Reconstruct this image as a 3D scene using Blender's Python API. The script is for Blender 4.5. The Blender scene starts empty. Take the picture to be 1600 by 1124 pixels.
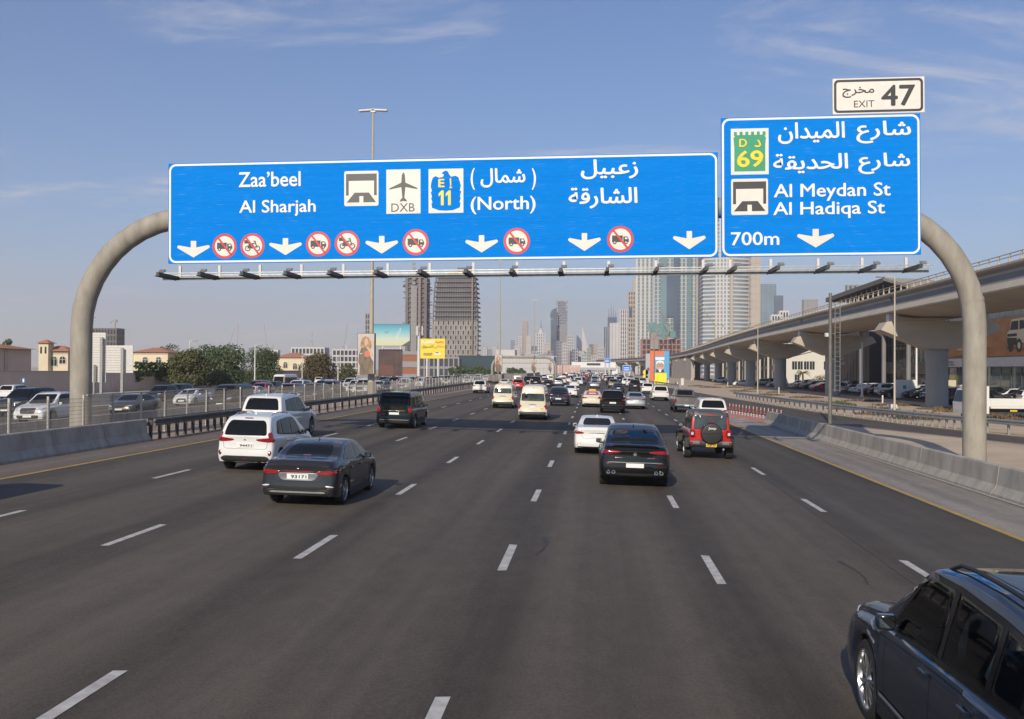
import bpy, bmesh, math, random
from mathutils import Vector, Matrix
from mathutils.bvhtree import BVHTree
C = bpy.context.scene.collection
SC = bpy.context.scene
R = math.radians
PI = math.pi
random.seed(7)
HAZE = 0.00023

# ------------------------------------------------------------------ camera
CAM_H, F_PX, PW, PH = 3.35, 1500.0, 1600, 1124
YAW, PITCH, ROLL = 0.08552, 0.01044, R(0.35)
fw = Vector((-math.sin(YAW)*math.cos(PITCH), math.cos(YAW)*math.cos(PITCH), math.sin(PITCH)))
rt = fw.cross(Vector((0, 0, 1))).normalized(); up = rt.cross(fw)
rt, up = math.cos(ROLL)*rt + math.sin(ROLL)*up, -math.sin(ROLL)*rt + math.cos(ROLL)*up
cam_d = bpy.data.cameras.new('camera'); cam = bpy.data.objects.new('camera', cam_d); C.objects.link(cam)
M3 = Matrix((rt, up, -fw)).transposed().to_4x4(); M3.translation = Vector((0, 0, CAM_H)); cam.matrix_world = M3
cam_d.sensor_width = 36.0; cam_d.lens = 36.0*F_PX/PW; cam_d.clip_start = 0.1; cam_d.clip_end = 30000
SC.camera = cam

# ------------------------------------------------------------------ sun, sky, exposure
KX, KY = 0.40, 2.05                                   # shadow of 1 m of height falls this far right / ahead
sun_vec = Vector((-KX, -KY, 1)).normalized()          # towards the sun
elev = math.asin(sun_vec.z)
sd = bpy.data.lights.new('sun', 'SUN'); so = bpy.data.objects.new('sun', sd); C.objects.link(so)
sd.energy = 5.0; sd.angle = R(0.5); sd.color = (1.0, 0.88, 0.71)
so.rotation_euler = sun_vec.to_track_quat('Z', 'Y').to_euler()
W = bpy.data.worlds.new('World'); SC.world = W; W.use_nodes = True
nt = W.node_tree; N, LK = nt.nodes, nt.links; N.clear()
wo = N.new('ShaderNodeOutputWorld'); bg = N.new('ShaderNodeBackground'); sky = N.new('ShaderNodeTexSky')
sky.sky_type = 'NISHITA'; sky.sun_disc = False; sky.sun_elevation = elev
sky.sun_rotation = math.atan2(sun_vec.x, sun_vec.y); sky.altitude = 0; sky.air_density = 1.15; sky.dust_density = 0.3; sky.ozone_density = 3.0
bg.inputs['Strength'].default_value = 0.118
# thin cirrus: stretched noise on a flat layer above the place
tc = N.new('ShaderNodeTexCoord'); sep = N.new('ShaderNodeSeparateXYZ'); LK.new(tc.outputs['Generated'], sep.inputs[0])
def wmath(op, a, b=None, c=None):
    n = N.new('ShaderNodeMath'); n.operation = op
    for i, v in enumerate((a, b, c)):
        if v is None: continue
        if isinstance(v, (int, float)): n.inputs[i].default_value = v
        else: LK.new(v, n.inputs[i])
    return n.outputs[0]
zz = wmath('ADD', wmath('MAXIMUM', sep.outputs[2], 0.0), 0.14)
cmb = N.new('ShaderNodeCombineXYZ'); LK.new(wmath('DIVIDE', sep.outputs[0], zz), cmb.inputs[0]); LK.new(wmath('DIVIDE', sep.outputs[1], zz), cmb.inputs[1])
mp = N.new('ShaderNodeMapping'); mp.inputs['Rotation'].default_value = (0, 0, R(18)); mp.inputs['Scale'].default_value = (0.62, 1.3, 1); mp.inputs['Location'].default_value = (7.42, -1.44, 0)
LK.new(cmb.outputs[0], mp.inputs[0])
n1 = N.new('ShaderNodeTexNoise'); n1.inputs['Scale'].default_value = 1.15; n1.inputs['Detail'].default_value = 9; n1.inputs['Roughness'].default_value = 0.63; n1.inputs['Distortion'].default_value = 0.9
LK.new(mp.outputs[0], n1.inputs['Vector'])
n2 = N.new('ShaderNodeTexNoise'); n2.inputs['Scale'].default_value = 5.5; n2.inputs['Detail'].default_value = 6; n2.inputs['Roughness'].default_value = 0.65; n2.inputs['Distortion'].default_value = 1.2
LK.new(mp.outputs[0], n2.inputs['Vector'])
cr = N.new('ShaderNodeMapRange'); cr.interpolation_type = 'SMOOTHSTEP'; cr.inputs[1].default_value = 0.51; cr.inputs[2].default_value = 0.80
LK.new(wmath('ADD', n1.outputs[0], wmath('MULTIPLY', wmath('SUBTRACT', n2.outputs[0], 0.5), 0.20)), cr.inputs[0])
mixc = N.new('ShaderNodeMix'); mixc.data_type = 'RGBA'; mixc.inputs['B'].default_value = (6.9, 6.8, 7.3, 1)
tint = N.new('ShaderNodeMix'); tint.data_type = 'RGBA'; tint.blend_type = 'MULTIPLY'; tint.inputs['Factor'].default_value = 1.0
tint.inputs['B'].default_value = (0.61, 0.80, 1.05, 1); LK.new(sky.outputs[0], tint.inputs['A']); LK.new(tint.outputs['Result'], mixc.inputs['A']); LK.new(wmath('MULTIPLY', cr.outputs[0], 0.95), mixc.inputs['Factor'])
LK.new(mixc.outputs['Result'], bg.inputs['Color']); LK.new(bg.outputs[0], wo.inputs[0])
SC.view_settings.view_transform = 'Standard'; SC.view_settings.look = 'None'; SC.view_settings.gamma = 1.0
SC.view_settings.use_curve_mapping = False; SC.view_settings.exposure = -0.20
SC.render.engine = 'CYCLES'; SC.cycles.max_bounces = 6; SC.cycles.diffuse_bounces = 2; SC.cycles.glossy_bounces = 3
SC.cycles.transmission_bounces = 4; SC.cycles.volume_bounces = 2; SC.cycles.transparent_max_bounces = 12; SC.cycles.use_denoising = True
SC.cycles.caustics_reflective = False; SC.cycles.caustics_refractive = False

# ------------------------------------------------------------------ measuring helpers
def gz(x):                                             # the carriageway falls to the right; crown in the median
    if x > 11.6: return -0.2355
    if x > -18: return -0.0203*x
    if x > -48: return 0.3654 + 0.0203*(x + 18)
    return -0.2436
def ray(px, py): return (px - 800)/F_PX*rt - (py - 562)/F_PX*up + fw
def at(px, py, Y):                                     # point at road distance Y seen in that direction
    d = ray(px, py); q = d*(Y/d.y); return Vector((q.x, q.y, q.z + CAM_H))
def atx(px, py, X):
    d = ray(px, py); q = d*(X/d.x); return Vector((q.x, q.y, q.z + CAM_H))
def gp(px, py):                                        # point on the ground
    d = ray(px, py); x = 0.0
    for _ in range(40):
        t = (gz(x) - CAM_H)/d.z; x = 0.5*x + 0.5*d.x*t
    t = (gz(x) - CAM_H)/d.z
    return Vector((d.x*t, d.y*t, gz(d.x*t)))

# ------------------------------------------------------------------ scene helpers
def tag(o, label=None, cat=None, group=None, kind=None):
    if label: o['label'] = label
    if cat: o['category'] = cat
    if group: o['group'] = group
    if kind: o['kind'] = kind
    return o
def thing(name, label, cat, loc=(0, 0, 0), rz=0.0, group=None):
    o = bpy.data.objects.new(name, None); C.objects.link(o); o.location = loc; o.rotation_euler = (0, 0, rz)
    o.empty_display_size = 0.3
    return tag(o, label, cat, group)
def link(name, me, parent=None, loc=None, rot=None):
    o = bpy.data.objects.new(name, me); C.objects.link(o)
    if parent is not None: o.parent = parent
    if loc is not None: o.location = loc
    if rot is not None: o.rotation_euler = rot
    return o
KIDS = {}
def kids(o):
    return [c for c in bpy.data.objects if c.parent is o]
def dup(src, loc, rz=0.0, label=None, group=None, skip=(), cat=None, paint=None, tree=None):
    """copy of a thing with its parts and sub-parts (tree = {part: [sub-parts]} gathered once)"""
    r = src.copy(); C.objects.link(r); r.location = loc; r.rotation_euler = (0, 0, rz)
    if label: r['label'] = label
    if cat: r['category'] = cat
    if group: r['group'] = group
    elif 'group' in r and group is None: pass
    for p, subs in tree:
        base = p.name.split('.')[0]
        if base in skip: continue
        c = p.copy(); C.objects.link(c); c.parent = r
        if paint is not None and p.get('painted'): set_paint(c, paint)
        for s in subs:
            if s.name.split('.')[0] in skip: continue
            d = s.copy(); C.objects.link(d); d.parent = c
            if paint is not None and s.get('painted'): set_paint(d, paint)
    return r
def set_paint(o, m):
    o.material_slots[0].link = 'OBJECT'; o.material_slots[0].material = m
def tree_of(o):
    ch = {}
    for q in bpy.data.objects:
        if q.parent is not None: ch.setdefault(q.parent.name, []).append(q)
    return [(p, ch.get(p.name, [])) for p in ch.get(o.name, [])]

class MB:
    """collects shapes and links them as ONE mesh object"""
    def __init__(s): s.v = []; s.f = []; s.m = []
    def add(s, vs, fs, m=0):
        b = len(s.v); s.v += [tuple(v) for v in vs]; s.f += [tuple(i + b for i in f) for f in fs]; s.m += [m]*len(fs); return s
    def box(s, cx, cy, cz, sx, sy, sz, m=0, rz=0.0, rx=0.0, ry=0.0):
        vs = [Vector((i*sx/2, j*sy/2, k*sz/2)) for k in (-1, 1) for j in (-1, 1) for i in (-1, 1)]
        if rz or rx or ry:
            mt = Matrix.Rotation(rz, 3, 'Z') @ Matrix.Rotation(ry, 3, 'Y') @ Matrix.Rotation(rx, 3, 'X'); vs = [mt @ v for v in vs]
        c = Vector((cx, cy, cz))
        return s.add([v + c for v in vs], [(0, 2, 3, 1), (4, 5, 7, 6), (0, 1, 5, 4), (2, 6, 7, 3), (0, 4, 6, 2), (1, 3, 7, 5)], m)
    def bb(s, x0, x1, y0, y1, z0, z1, m=0): return s.box((x0+x1)/2, (y0+y1)/2, (z0+z1)/2, abs(x1-x0), abs(y1-y0), abs(z1-z0), m)
    def bevbox(s, cx, cy, cz, sx, sy, sz, b, m=0):       # box with chamfered edges (vertical and top)
        hx, hy = sx/2, sy/2
        def ring(i, z): return [(cx+a, cy+c, z) for a, c in ((-hx+i, -hy+b+0*i), (-hx+b, -hy+i), (hx-b, -hy+i), (hx-i, -hy+b), (hx-i, hy-b), (hx-b, hy-i), (-hx+b, hy-i), (-hx+i, hy-b))]
        z0, z1 = cz-sz/2, cz+sz/2
        rs = [ring(b*.5, z0), ring(0, z0+b), ring(0, z1-b), ring(b*.5, z1)]
        vs = [p for r_ in rs for p in r_]; fs = []
        for k in range(3):
            for i in range(8): fs.append((k*8+i, k*8+(i+1) % 8, k*8+8+(i+1) % 8, k*8+8+i))
        fs.append(tuple(range(7, -1, -1))); fs.append(tuple(range(24, 32)))
        return s.add(vs, fs, m)
    def tube(s, pts, rad, n=8, m=0, cap=True, rads=None):
        pts = [Vector(p) for p in pts]; rings = []; prev = None
        for i, p in enumerate(pts):
            t = (pts[min(i+1, len(pts)-1)] - pts[max(i-1, 0)]).normalized()
            a = Vector((0, 0, 1)) if abs(t.z) < 0.9 else Vector((0, 1, 0))
            if prev is None: u = t.cross(a).normalized()
            else: u = (prev - t*prev.dot(t)).normalized()
            prev = u; w = t.cross(u); r_ = rads[i] if rads else rad
            rings.append([p + u*math.cos(2*PI*k/n)*r_ + w*math.sin(2*PI*k/n)*r_ for k in range(n)])
        vs = [q for r_ in rings for q in r_]; fs = []
        for i in range(len(pts)-1):
            for k in range(n): fs.append((i*n+k, i*n+(k+1) % n, (i+1)*n+(k+1) % n, (i+1)*n+k))
        if cap: fs.append(tuple(range(n-1, -1, -1))); fs.append(tuple((len(pts)-1)*n+k for k in range(n)))
        return s.add(vs, fs, m)
    def cyl(s, x, y, z0, z1, r0, r1=None, n=12, m=0): return s.tube([(x, y, z0), (x, y, z1)], r0, n, m, rads=[r0, r0 if r1 is None else r1])
    def lathe(s, prof, n=24, axis='Z', c=(0, 0, 0), m=0):
        vs = []; fs = []
        for r_, h in prof:
            for k in range(n):
                a = 2*PI*k/n
                p = (r_*math.cos(a), r_*math.sin(a), h) if axis == 'Z' else (h, r_*math.cos(a), r_*math.sin(a)) if axis == 'X' else (r_*math.cos(a), h, r_*math.sin(a))
                vs.append((p[0]+c[0], p[1]+c[1], p[2]+c[2]))
        for i in range(len(prof)-1):
            for k in range(n): fs.append((i*n+k, i*n+(k+1) % n, (i+1)*n+(k+1) % n, (i+1)*n+k))
        return s.add(vs, fs, m)
    def prism(s, poly, x0, x1, axis='X', m=0):           # polygon swept along an axis
        def P(h, a, b): return (h, a, b) if axis == 'X' else (a, h, b) if axis == 'Y' else (a, b, h)
        n = len(poly); vs = [P(x0, a, b) for a, b in poly] + [P(x1, a, b) for a, b in poly]
        fs = [(i, (i+1) % n, n+(i+1) % n, n+i) for i in range(n)] + [tuple(range(n-1, -1, -1)), tuple(range(n, 2*n))]
        return s.add(vs, fs, m)
    def sweep(s, path, prof, m=0, closed=True, cap=True):  # prof = (lateral to the right, up) swept along path [(x,y,z)]
        pts = [Vector(p) for p in path]; n = len(prof); vs = []
        for i, p in enumerate(pts):
            t = (pts[min(i+1, len(pts)-1)] - pts[max(i-1, 0)]); t.z = 0; t.normalize(); rr = Vector((t.y, -t.x, 0))
            for a, b in prof: vs.append(p + rr*a + Vector((0, 0, b)))
        fs = []
        for i in range(len(pts)-1):
            for k in range(n if closed else n-1): fs.append((i*n+k, (i+1)*n+k, (i+1)*n+(k+1) % n, i*n+(k+1) % n))
        if cap and closed: fs.append(tuple(range(n))); fs.append(tuple((len(pts)-1)*n+k for k in range(n-1, -1, -1)))
        return s.add(vs, fs, m)
    def mesh(s, name, mats, smooth=None, fix=True):
        me = bpy.data.meshes.new(name); me.from_pydata(s.v, [], s.f)
        for m in (mats if isinstance(mats, (list, tuple)) else [mats]): me.materials.append(m)
        me.polygons.foreach_set('material_index', s.m)
        if fix:
            bm = bmesh.new(); bm.from_mesh(me); bmesh.ops.recalc_face_normals(bm, faces=bm.faces); bm.to_mesh(me); bm.free()
        if smooth is not None:
            me.polygons.foreach_set('use_smooth', [True]*len(me.polygons)); me.set_sharp_from_angle(angle=R(smooth))
        me.update(); return me
    def build(s, name, mats, parent=None, smooth=None, loc=None, rot=None, fix=True):
        return link(name, s.mesh(name, mats, smooth, fix), parent, loc, rot)

# ------------------------------------------------------------------ materials
MATS = {}
def mat(name, col, rough=0.6, metal=0.0, var=0.12, scale=3.0, bump=0.0, bscale=40.0, coat=0.0, spec=0.5, stretch=(1, 1, 1), col2=None, trans=0.0, emit=None, es=0.0, det=6):
    if name in MATS: return MATS[name]
    m = bpy.data.materials.new(name); m.use_nodes = True; t = m.node_tree; b = t.nodes['Principled BSDF']; L = t.links
    b.inputs['Roughness'].default_value = rough; b.inputs['Metallic'].default_value = metal
    b.inputs['Coat Weight'].default_value = coat; b.inputs['Coat Roughness'].default_value = 0.04; b.inputs['Specular IOR Level'].default_value = spec
    if trans: b.inputs['Transmission Weight'].default_value = trans
    if emit: b.inputs['Emission Color'].default_value = (*emit, 1); b.inputs['Emission Strength'].default_value = es
    tcn = t.nodes.new('ShaderNodeTexCoord'); mpn = t.nodes.new('ShaderNodeMapping'); mpn.inputs['Scale'].default_value = stretch
    L.new(tcn.outputs['Object'], mpn.inputs[0])
    no = t.nodes.new('ShaderNodeTexNoise'); no.inputs['Scale'].default_value = scale; no.inputs['Detail'].default_value = det; no.inputs['Roughness'].default_value = 0.6
    L.new(mpn.outputs[0], no.inputs['Vector'])
    mx = t.nodes.new('ShaderNodeMix'); mx.data_type = 'RGBA'
    c2 = col2 or tuple(min(1, c*(1+var)) for c in col); c1 = col if col2 else tuple(c*(1-var) for c in col)
    mx.inputs['A'].default_value = (*c1, 1); mx.inputs['B'].default_value = (*c2, 1)
    mr = t.nodes.new('ShaderNodeMapRange'); mr.inputs[1].default_value = 0.32; mr.inputs[2].default_value = 0.68; L.new(no.outputs[0], mr.inputs[0])
    L.new(mr.outputs[0], mx.inputs['Factor']); L.new(mx.outputs['Result'], b.inputs['Base Color'])
    if bump:
        nb = t.nodes.new('ShaderNodeTexNoise'); nb.inputs['Scale'].default_value = bscale; nb.inputs['Detail'].default_value = 5
        L.new(tcn.outputs['Object'], nb.inputs['Vector']); bn = t.nodes.new('ShaderNodeBump'); bn.inputs['Strength'].default_value = bump; bn.inputs['Distance'].default_value = 0.02
        L.new(nb.outputs[0], bn.inputs['Height']); L.new(bn.outputs[0], b.inputs['Normal'])
    MATS[name] = m; return m
def paint(name, col, rough=0.28, metal=0.0):
    dark = max(col) < .1
    return mat('paint_'+name, col, .45 if dark else rough, 0.0 if dark else metal, var=0.03, scale=1.2, coat=.8 if dark else 1.0, spec=.08 if dark else .4)
P_WHITE = paint('white', (0.74, 0.74, 0.72)); P_PEARL = paint('pearl', (0.70, 0.68, 0.63)); P_GREY = paint('grey', (0.024, 0.025, 0.030), 0.32, 0.5)
P_BLACK = paint('black', (0.0045, 0.0045, 0.005)); P_NAVY = mat('paint_navy', (0.009, 0.016, 0.034), 0.45, 0.0, var=.03, coat=1.0, spec=.1); P_RED = paint('red', (0.50, 0.018, 0.018)); P_SILVER = paint('silver', (0.42, 0.44, 0.46), 0.3, 0.6)
P_CREAM = paint('cream', (0.70, 0.645, 0.50)); P_BRONZE = paint('bronze', (0.20, 0.185, 0.16), 0.32, 0.6); P_BLUE = paint('blue', (0.03, 0.06, 0.16), 0.3, 0.4); P_DARKGREY = paint('dark_grey', (0.03, 0.031, 0.034), 0.3, 0.4)
P_MAROON = paint('maroon', (0.10, 0.015, 0.018)); P_GOLD = paint('gold', (0.35, 0.30, 0.22), 0.3, 0.5)
M_GLASS = mat('car_glass', (0.010, 0.012, 0.014), 0.04, 0, 0.1, spec=0.16)
M_TRIM = mat('black_trim', (0.018, 0.018, 0.019), 0.55, 0, 0.15, bump=0.05)
M_TYRE = mat('tyre_rubber', (0.022, 0.021, 0.020), 0.85, 0, 0.25, scale=12)
M_RIM = mat('alloy', (0.55, 0.56, 0.58), 0.25, 0.9, 0.06)
M_DARKRIM = mat('dark_alloy', (0.05, 0.05, 0.055), 0.3, 0.8)
M_GLOSSB = mat('gloss_black', (0.008, 0.008, 0.009), 0.12, 0, 0.1)
M_TAIL = mat('tail_lamp_red', (0.26, 0.006, 0.010), 0.12, 0, 0.2, scale=14, coat=1.0)
M_TAILDARK = mat('tail_lamp_dark', (0.16, 0.006, 0.010), 0.12, 0, 0.3, scale=14, coat=1.0)
M_HEAD = mat('head_lamp', (0.62, 0.65, 0.68), 0.1, 0.2, 0.25, scale=14, coat=1.0)
M_CHROME = mat('chrome', (0.72, 0.72, 0.72), 0.12, 1.0, 0.05)
M_PLATE = mat('plate_white', (0.78, 0.78, 0.76), 0.4, 0, 0.03)
M_PLATEY = mat('plate_yellow', (0.75, 0.48, 0.03), 0.4, 0, 0.03)
M_INK = mat('plate_ink', (0.02, 0.02, 0.02), 0.5)
M_AMBER = mat('amber', (0.75, 0.22, 0.02), 0.2, coat=1.0)
M_CONC = mat('concrete', (0.30, 0.285, 0.255), 0.85, 0, 0.22, scale=0.9, bump=0.25, bscale=30)
M_CONCB = mat('concrete_barrier', (0.38, 0.345, 0.295), 0.85, 0, 0.25, scale=1.6, bump=0.3, bscale=25, stretch=(1, 1, 0.5))
M_CONCP = mat('concrete_pole', (0.31, 0.285, 0.24), 0.7, 0, 0.2, scale=1.6, bump=0.2, bscale=18, stretch=(1.6, 1.6, .5), det=12)
M_GALV = mat('galvanised_steel', (0.42, 0.43, 0.43), 0.42, 0.6, 0.18, scale=5)
M_GALVD = mat('weathered_steel', (0.30, 0.30, 0.29), 0.55, 0.4, 0.2, scale=5)
M_STEELW = mat('white_painted_steel', (0.62, 0.61, 0.58), 0.5, 0, 0.1)
M_DARKM = mat('dark_metal', (0.05, 0.05, 0.052), 0.5, 0.3)
M_INNER = mat('underbody', (0.012, 0.012, 0.012), 0.9)

# ================================================================== LARGE STRUCTURE: ground, roads, markings
def road_mat(name, base, lane0=None, lane_w=3.57, track=0.0, dusty=0.0, rough=0.8):
    m = bpy.data.materials.new(name); m.use_nodes = True; t = m.node_tree; L = t.links; b = t.nodes['Principled BSDF']
    b.inputs['Roughness'].default_value = rough; b.inputs['Specular IOR Level'].default_value = 0.35
    tcn = t.nodes.new('ShaderNodeTexCoord'); sp = t.nodes.new('ShaderNodeSeparateXYZ'); L.new(tcn.outputs['Object'], sp.inputs[0])
    def noise(scale, st, det=5, ro=0.6):
        mp_ = t.nodes.new('ShaderNodeMapping'); mp_.inputs['Scale'].default_value = st; L.new(tcn.outputs['Object'], mp_.inputs[0])
        n_ = t.nodes.new('ShaderNodeTexNoise'); n_.inputs['Scale'].default_value = scale; n_.inputs['Detail'].default_value = det; n_.inputs['Roughness'].default_value = ro
        L.new(mp_.outputs[0], n_.inputs['Vector']); return n_.outputs[0]
    def mth(op, a, b_=None):
        n_ = t.nodes.new('ShaderNodeMath'); n_.operation = op
        for i, v in enumerate((a, b_)):
            if v is None: continue
            if isinstance(v, (int, float)): n_.inputs[i].default_value = v
            else: L.new(v, n_.inputs[i])
        return n_.outputs[0]
    big = mth('SUBTRACT', noise(0.12, (1, 0.35, 1)), 0.5); streak = mth('SUBTRACT', noise(1.3, (1, 0.018, 1), 6), 0.5)
    grain = mth('SUBTRACT', noise(30, (1, 1, 1), 4, 0.85), 0.5); mid = mth('SUBTRACT', noise(2.2, (1, 0.5, 1), 8, 0.7), 0.5)
    f = mth('ADD', mth('ADD', mth('MULTIPLY', big, 0.8), mth('MULTIPLY', streak, 1.15)), mth('ADD', mth('MULTIPLY', grain, 1.9), mth('MULTIPLY', mid, 0.7)))
    if lane0 is not None:                                # oil line down the middle of each lane, polished wheel tracks
        ph = mth('MULTIPLY', mth('SUBTRACT', sp.outputs[0], lane0), 2*PI/lane_w)
        f = mth('ADD', f, mth('MULTIPLY', mth('ADD', mth('COSINE', ph), mth('MULTIPLY', mth('COSINE', mth('MULTIPLY', ph, 2)), -0.6)), track))
    mx = t.nodes.new('ShaderNodeMix'); mx.data_type = 'RGBA'
    mx.inputs['A'].default_value = (*(c*0.50 for c in base), 1); mx.inputs['B'].default_value = (*(c*1.5 for c in base), 1)
    L.new(mth('ADD', f, 0.5), mx.inputs['Factor'])
    L.new(mx.outputs['Result'], b.inputs['Base Color'])
    bn = t.nodes.new('ShaderNodeBump'); bn.inputs['Strength'].default_value = 0.35; bn.inputs['Distance'].default_value = 0.01
    L.new(noise(70, (1, 1, 1), 2), bn.inputs['Height']); L.new(bn.outputs[0], b.inputs['Normal'])
    return m
M_ROAD = road_mat('asphalt', (0.094, 0.077, 0.060), -3.25, 3.57, 0.17)
M_ROADD = road_mat('asphalt_newer', (0.080, 0.069, 0.056), 7.3, 3.57, 0.08)
M_ROAD2 = road_mat('asphalt_far_side', (0.090, 0.076, 0.066), -30, 3.6, 0.08)
M_SHOUL = road_mat('shoulder_asphalt', (0.16, 0.132, 0.108), None)
M_SHOUR = road_mat('shoulder_dusty', (0.29, 0.255, 0.22), None)
M_SERV = road_mat('service_asphalt', (0.098, 0.085, 0.075), None)
M_SAND = mat('sand', (0.62, 0.50, 0.37), 0.95, 0, 0.2, scale=0.25, bump=0.5, bscale=3, col2=(0.44, 0.34, 0.245), det=12)
M_PAVE = mat('block_paving', (0.36, 0.27, 0.22), 0.9, 0, 0.2, scale=1.5)
M_MARK = mat('road_paint_white', (0.62, 0.60, 0.56), 0.7, 0, 0.1, scale=5, col2=(0.36, 0.345, 0.32), det=10)
M_MARKY = mat('road_paint_yellow', (0.52, 0.33, 0.07), 0.7, 0, 0.2, scale=3, col2=(0.36, 0.24, 0.07), det=10)

def strip(name, cols, m, dz, ys=(-60, 20, 60, 120, 260, 600, 3000), kind='structure'):
    """sheet between x columns; cols = list of x or functions x(y)"""
    b = MB(); vs = []
    for y in ys:
        for c in cols:
            x = c(y) if callable(c) else c
            vs.append((x, y, gz(x) + dz))
    n = len(cols); fs = [(j*n+i, j*n+i+1, (j+1)*n+i+1, (j+1)*n+i) for j in range(len(ys)-1) for i in range(n-1)]
    b.add(vs, fs); return tag(b.build(name, m, fix=False), kind=kind)
def lerp_tab(tab):
    def f(y):
        if y <= tab[0][0]: return tab[0][1]
        for (y0, x0), (y1, x1) in zip(tab, tab[1:]):
            if y <= y1: return x0 + (x1-x0)*(y-y0)/(y1-y0)
        return tab[-1][1]
    return f
strip('ground', (-9000, -48, -18, 11.6, 9000), M_SAND, 0.0, ys=(-400, 0, 400, 2000, 14000))
sN = lerp_tab([(-60, 52), (20, 30.6), (50, 21.4), (59.3, 18.5), (68.5, 15.6), (80, 13.2), (95, 11.3), (3000, 11.3)])   # near edge of the service road
sF = lerp_tab([(-60, 62), (20, 34.5), (55, 23.9), (67, 21.3), (81, 19.8), (106, 18.7), (145, 17.2), (220, 15), (320, 12.6), (3000, 12.6)])
strip('road', (-15.8, -10, -5, 0, 5.66), M_ROAD, 0.012)
strip('road', (5.66, 9.0), M_ROADD, 0.012)
strip('road_shoulder', (-17.85, -15.8), M_SHOUL, 0.012)
strip('road_shoulder', (9.0, 11.35), M_SHOUR, 0.012)
strip('service_road', (lambda y: max(sN(y), 11.35), lambda y: max(sF(y), 11.36)), M_SERV, 0.012, ys=(-60, 0, 20, 50, 59, 68, 80, 95, 106, 145, 220, 320))
strip('far_road', (-44.5, -36, -24.2), M_ROAD2, 0.012)
strip('median_paving', (-24.2, -18, -17.85), M_PAVE, 0.008)
strip('frontage_road', (-66, -56), M_SERV, 0.012)
strip('parking_lot', (38.5, 50), M_ROADD, 0.012, ys=(-60, 60, 160, 420))

# dashed lane lines, 2.35 m marks every 8.42 m, worn at their ends
def dashes(name, X, y0, y1, w=0.15, ln=2.35, per=8.42, ph=8.75, m=M_MARK):
    b = MB(); y = ph + per*math.floor((y0-ph)/per)
    while y < y1:
        if y > y0:
            x = X(y) if callable(X) else X; zz_ = gz(x)
            j = random.uniform(-.08, .08); a = random.uniform(-.004, .004)
            b.add([(x-w/2-a, y-ln/2+j, gz(x-w/2)+.018), (x+w/2-a, y-ln/2+j+random.uniform(-.04, .04), gz(x+w/2)+.018), (x+w/2+a, y+ln/2+j, gz(x+w/2)+.018), (x-w/2+a, y+ln/2+j+random.uniform(-.05, .05), gz(x-w/2)+.018)], [(0, 1, 2, 3)])
        y += per
    return tag(b.build(name, m, fix=False), kind='structure')
for X, ph in ((-12.19, 10.1), (-8.62, 9.0), (-5.01, 8.75), (-1.50, 8.5), (2.03, 8.15), (5.64, 8.5)): dashes('lane_marking', X, -12, 900, ph=ph)
for X in (-40.6, -36.9, -33.2, -29.5): dashes('lane_marking', X, -12, 600, w=0.18)
dashes('lane_marking', 9.0, 84, 420, ph=88)
def line(name, X, y0, y1, w, m, step=None):
    ys = [y0 + (y1-y0)*i/24 for i in range(25)]
    b = MB(); vs = []
    for y in ys:
        x = X(y) if callable(X) else X
        for e in (-w/2, w/2): vs.append((x+e, y, gz(x+e)+.018))
    b.add(vs, [(2*i, 2*i+1, 2*i+3, 2*i+2) for i in range(24)]); return tag(b.build(name, m, fix=False), kind='structure')
line('edge_marking', -15.82, -20, 110, 0.17, M_MARKY); line('edge_marking', -15.82, 110, 900, 0.17, M_MARKY)
line('edge_marking', 9.0, -20, 72, 0.17, M_MARKY); line('edge_marking', lambda y: sN(y)-.05, 0, 68, 0.15, M_MARK)
line('edge_marking', lambda y: sF(y)-.35, 0, 145, 0.15, M_MARKY)
line('edge_marking', 11.2, 100, 700, 0.17, M_MARKY)
line('edge_marking', -24.6, -20, 400, 0.15, M_MARKY)
# white gore hatching ahead of the barrier nose
b = MB()
for i in range(5):
    y = 64 + i*3.2
    b.add([(9.3+.25*i, y, gz(9.3)+.02), (11.9+.2*i, y+1.9, -.2155), (11.9+.2*i, y+2.4, -.2155), (9.3+.25*i, y+.5, gz(9.3)+.02)], [(0, 1, 2, 3)])
tag(b.build('gore_marking', M_MARK, fix=False), kind='structure')
strip('gore_paving', (9.15, lambda y: 9.16 + max(0, sN(y)-9.6)), M_SHOUR, 0.013, ys=(67.2, 70, 75, 80, 90, 95))
# tar-sealed crack and skid scars on the carriageway
b = MB()
def crack(pts, w):
    vs = []
    for i, (x, y) in enumerate(pts):
        ww = w*(0.5+random.random())
        vs += [(x-ww/2, y, gz(x)+.0165), (x+ww/2, y, gz(x)+.0165)]
    b.add(vs, [(2*i, 2*i+1, 2*i+3, 2*i+2) for i in range(len(pts)-1)])
p = [gp(*q) for q in ((838, 868), (848, 860), (854, 850), (850, 841))]; crack([(q.x, q.y) for q in p], 0.07)
p = [gp(*q) for q in ((1310, 878), (1338, 893), (1352, 905), (1356, 916))]; crack([(q.x, q.y) for q in p], 0.07)
p = [gp(1175+i*27, 733+i*19.5) for i in range(16)]; crack([(q.x + random.uniform(-.04, .04), q.y) for q in p], 0.03)
p = [gp(1215+i*9, 735+i*5.4) for i in range(9)]; crack([(q.x + random.uniform(-.05, .05), q.y) for q in p], 0.03)
M_TAR = mat('tar', (0.045, 0.040, 0.037), 0.75, 0, .3, scale=3)
tag(b.build('tar_seam', M_TAR, fix=False), kind='structure')

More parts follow.
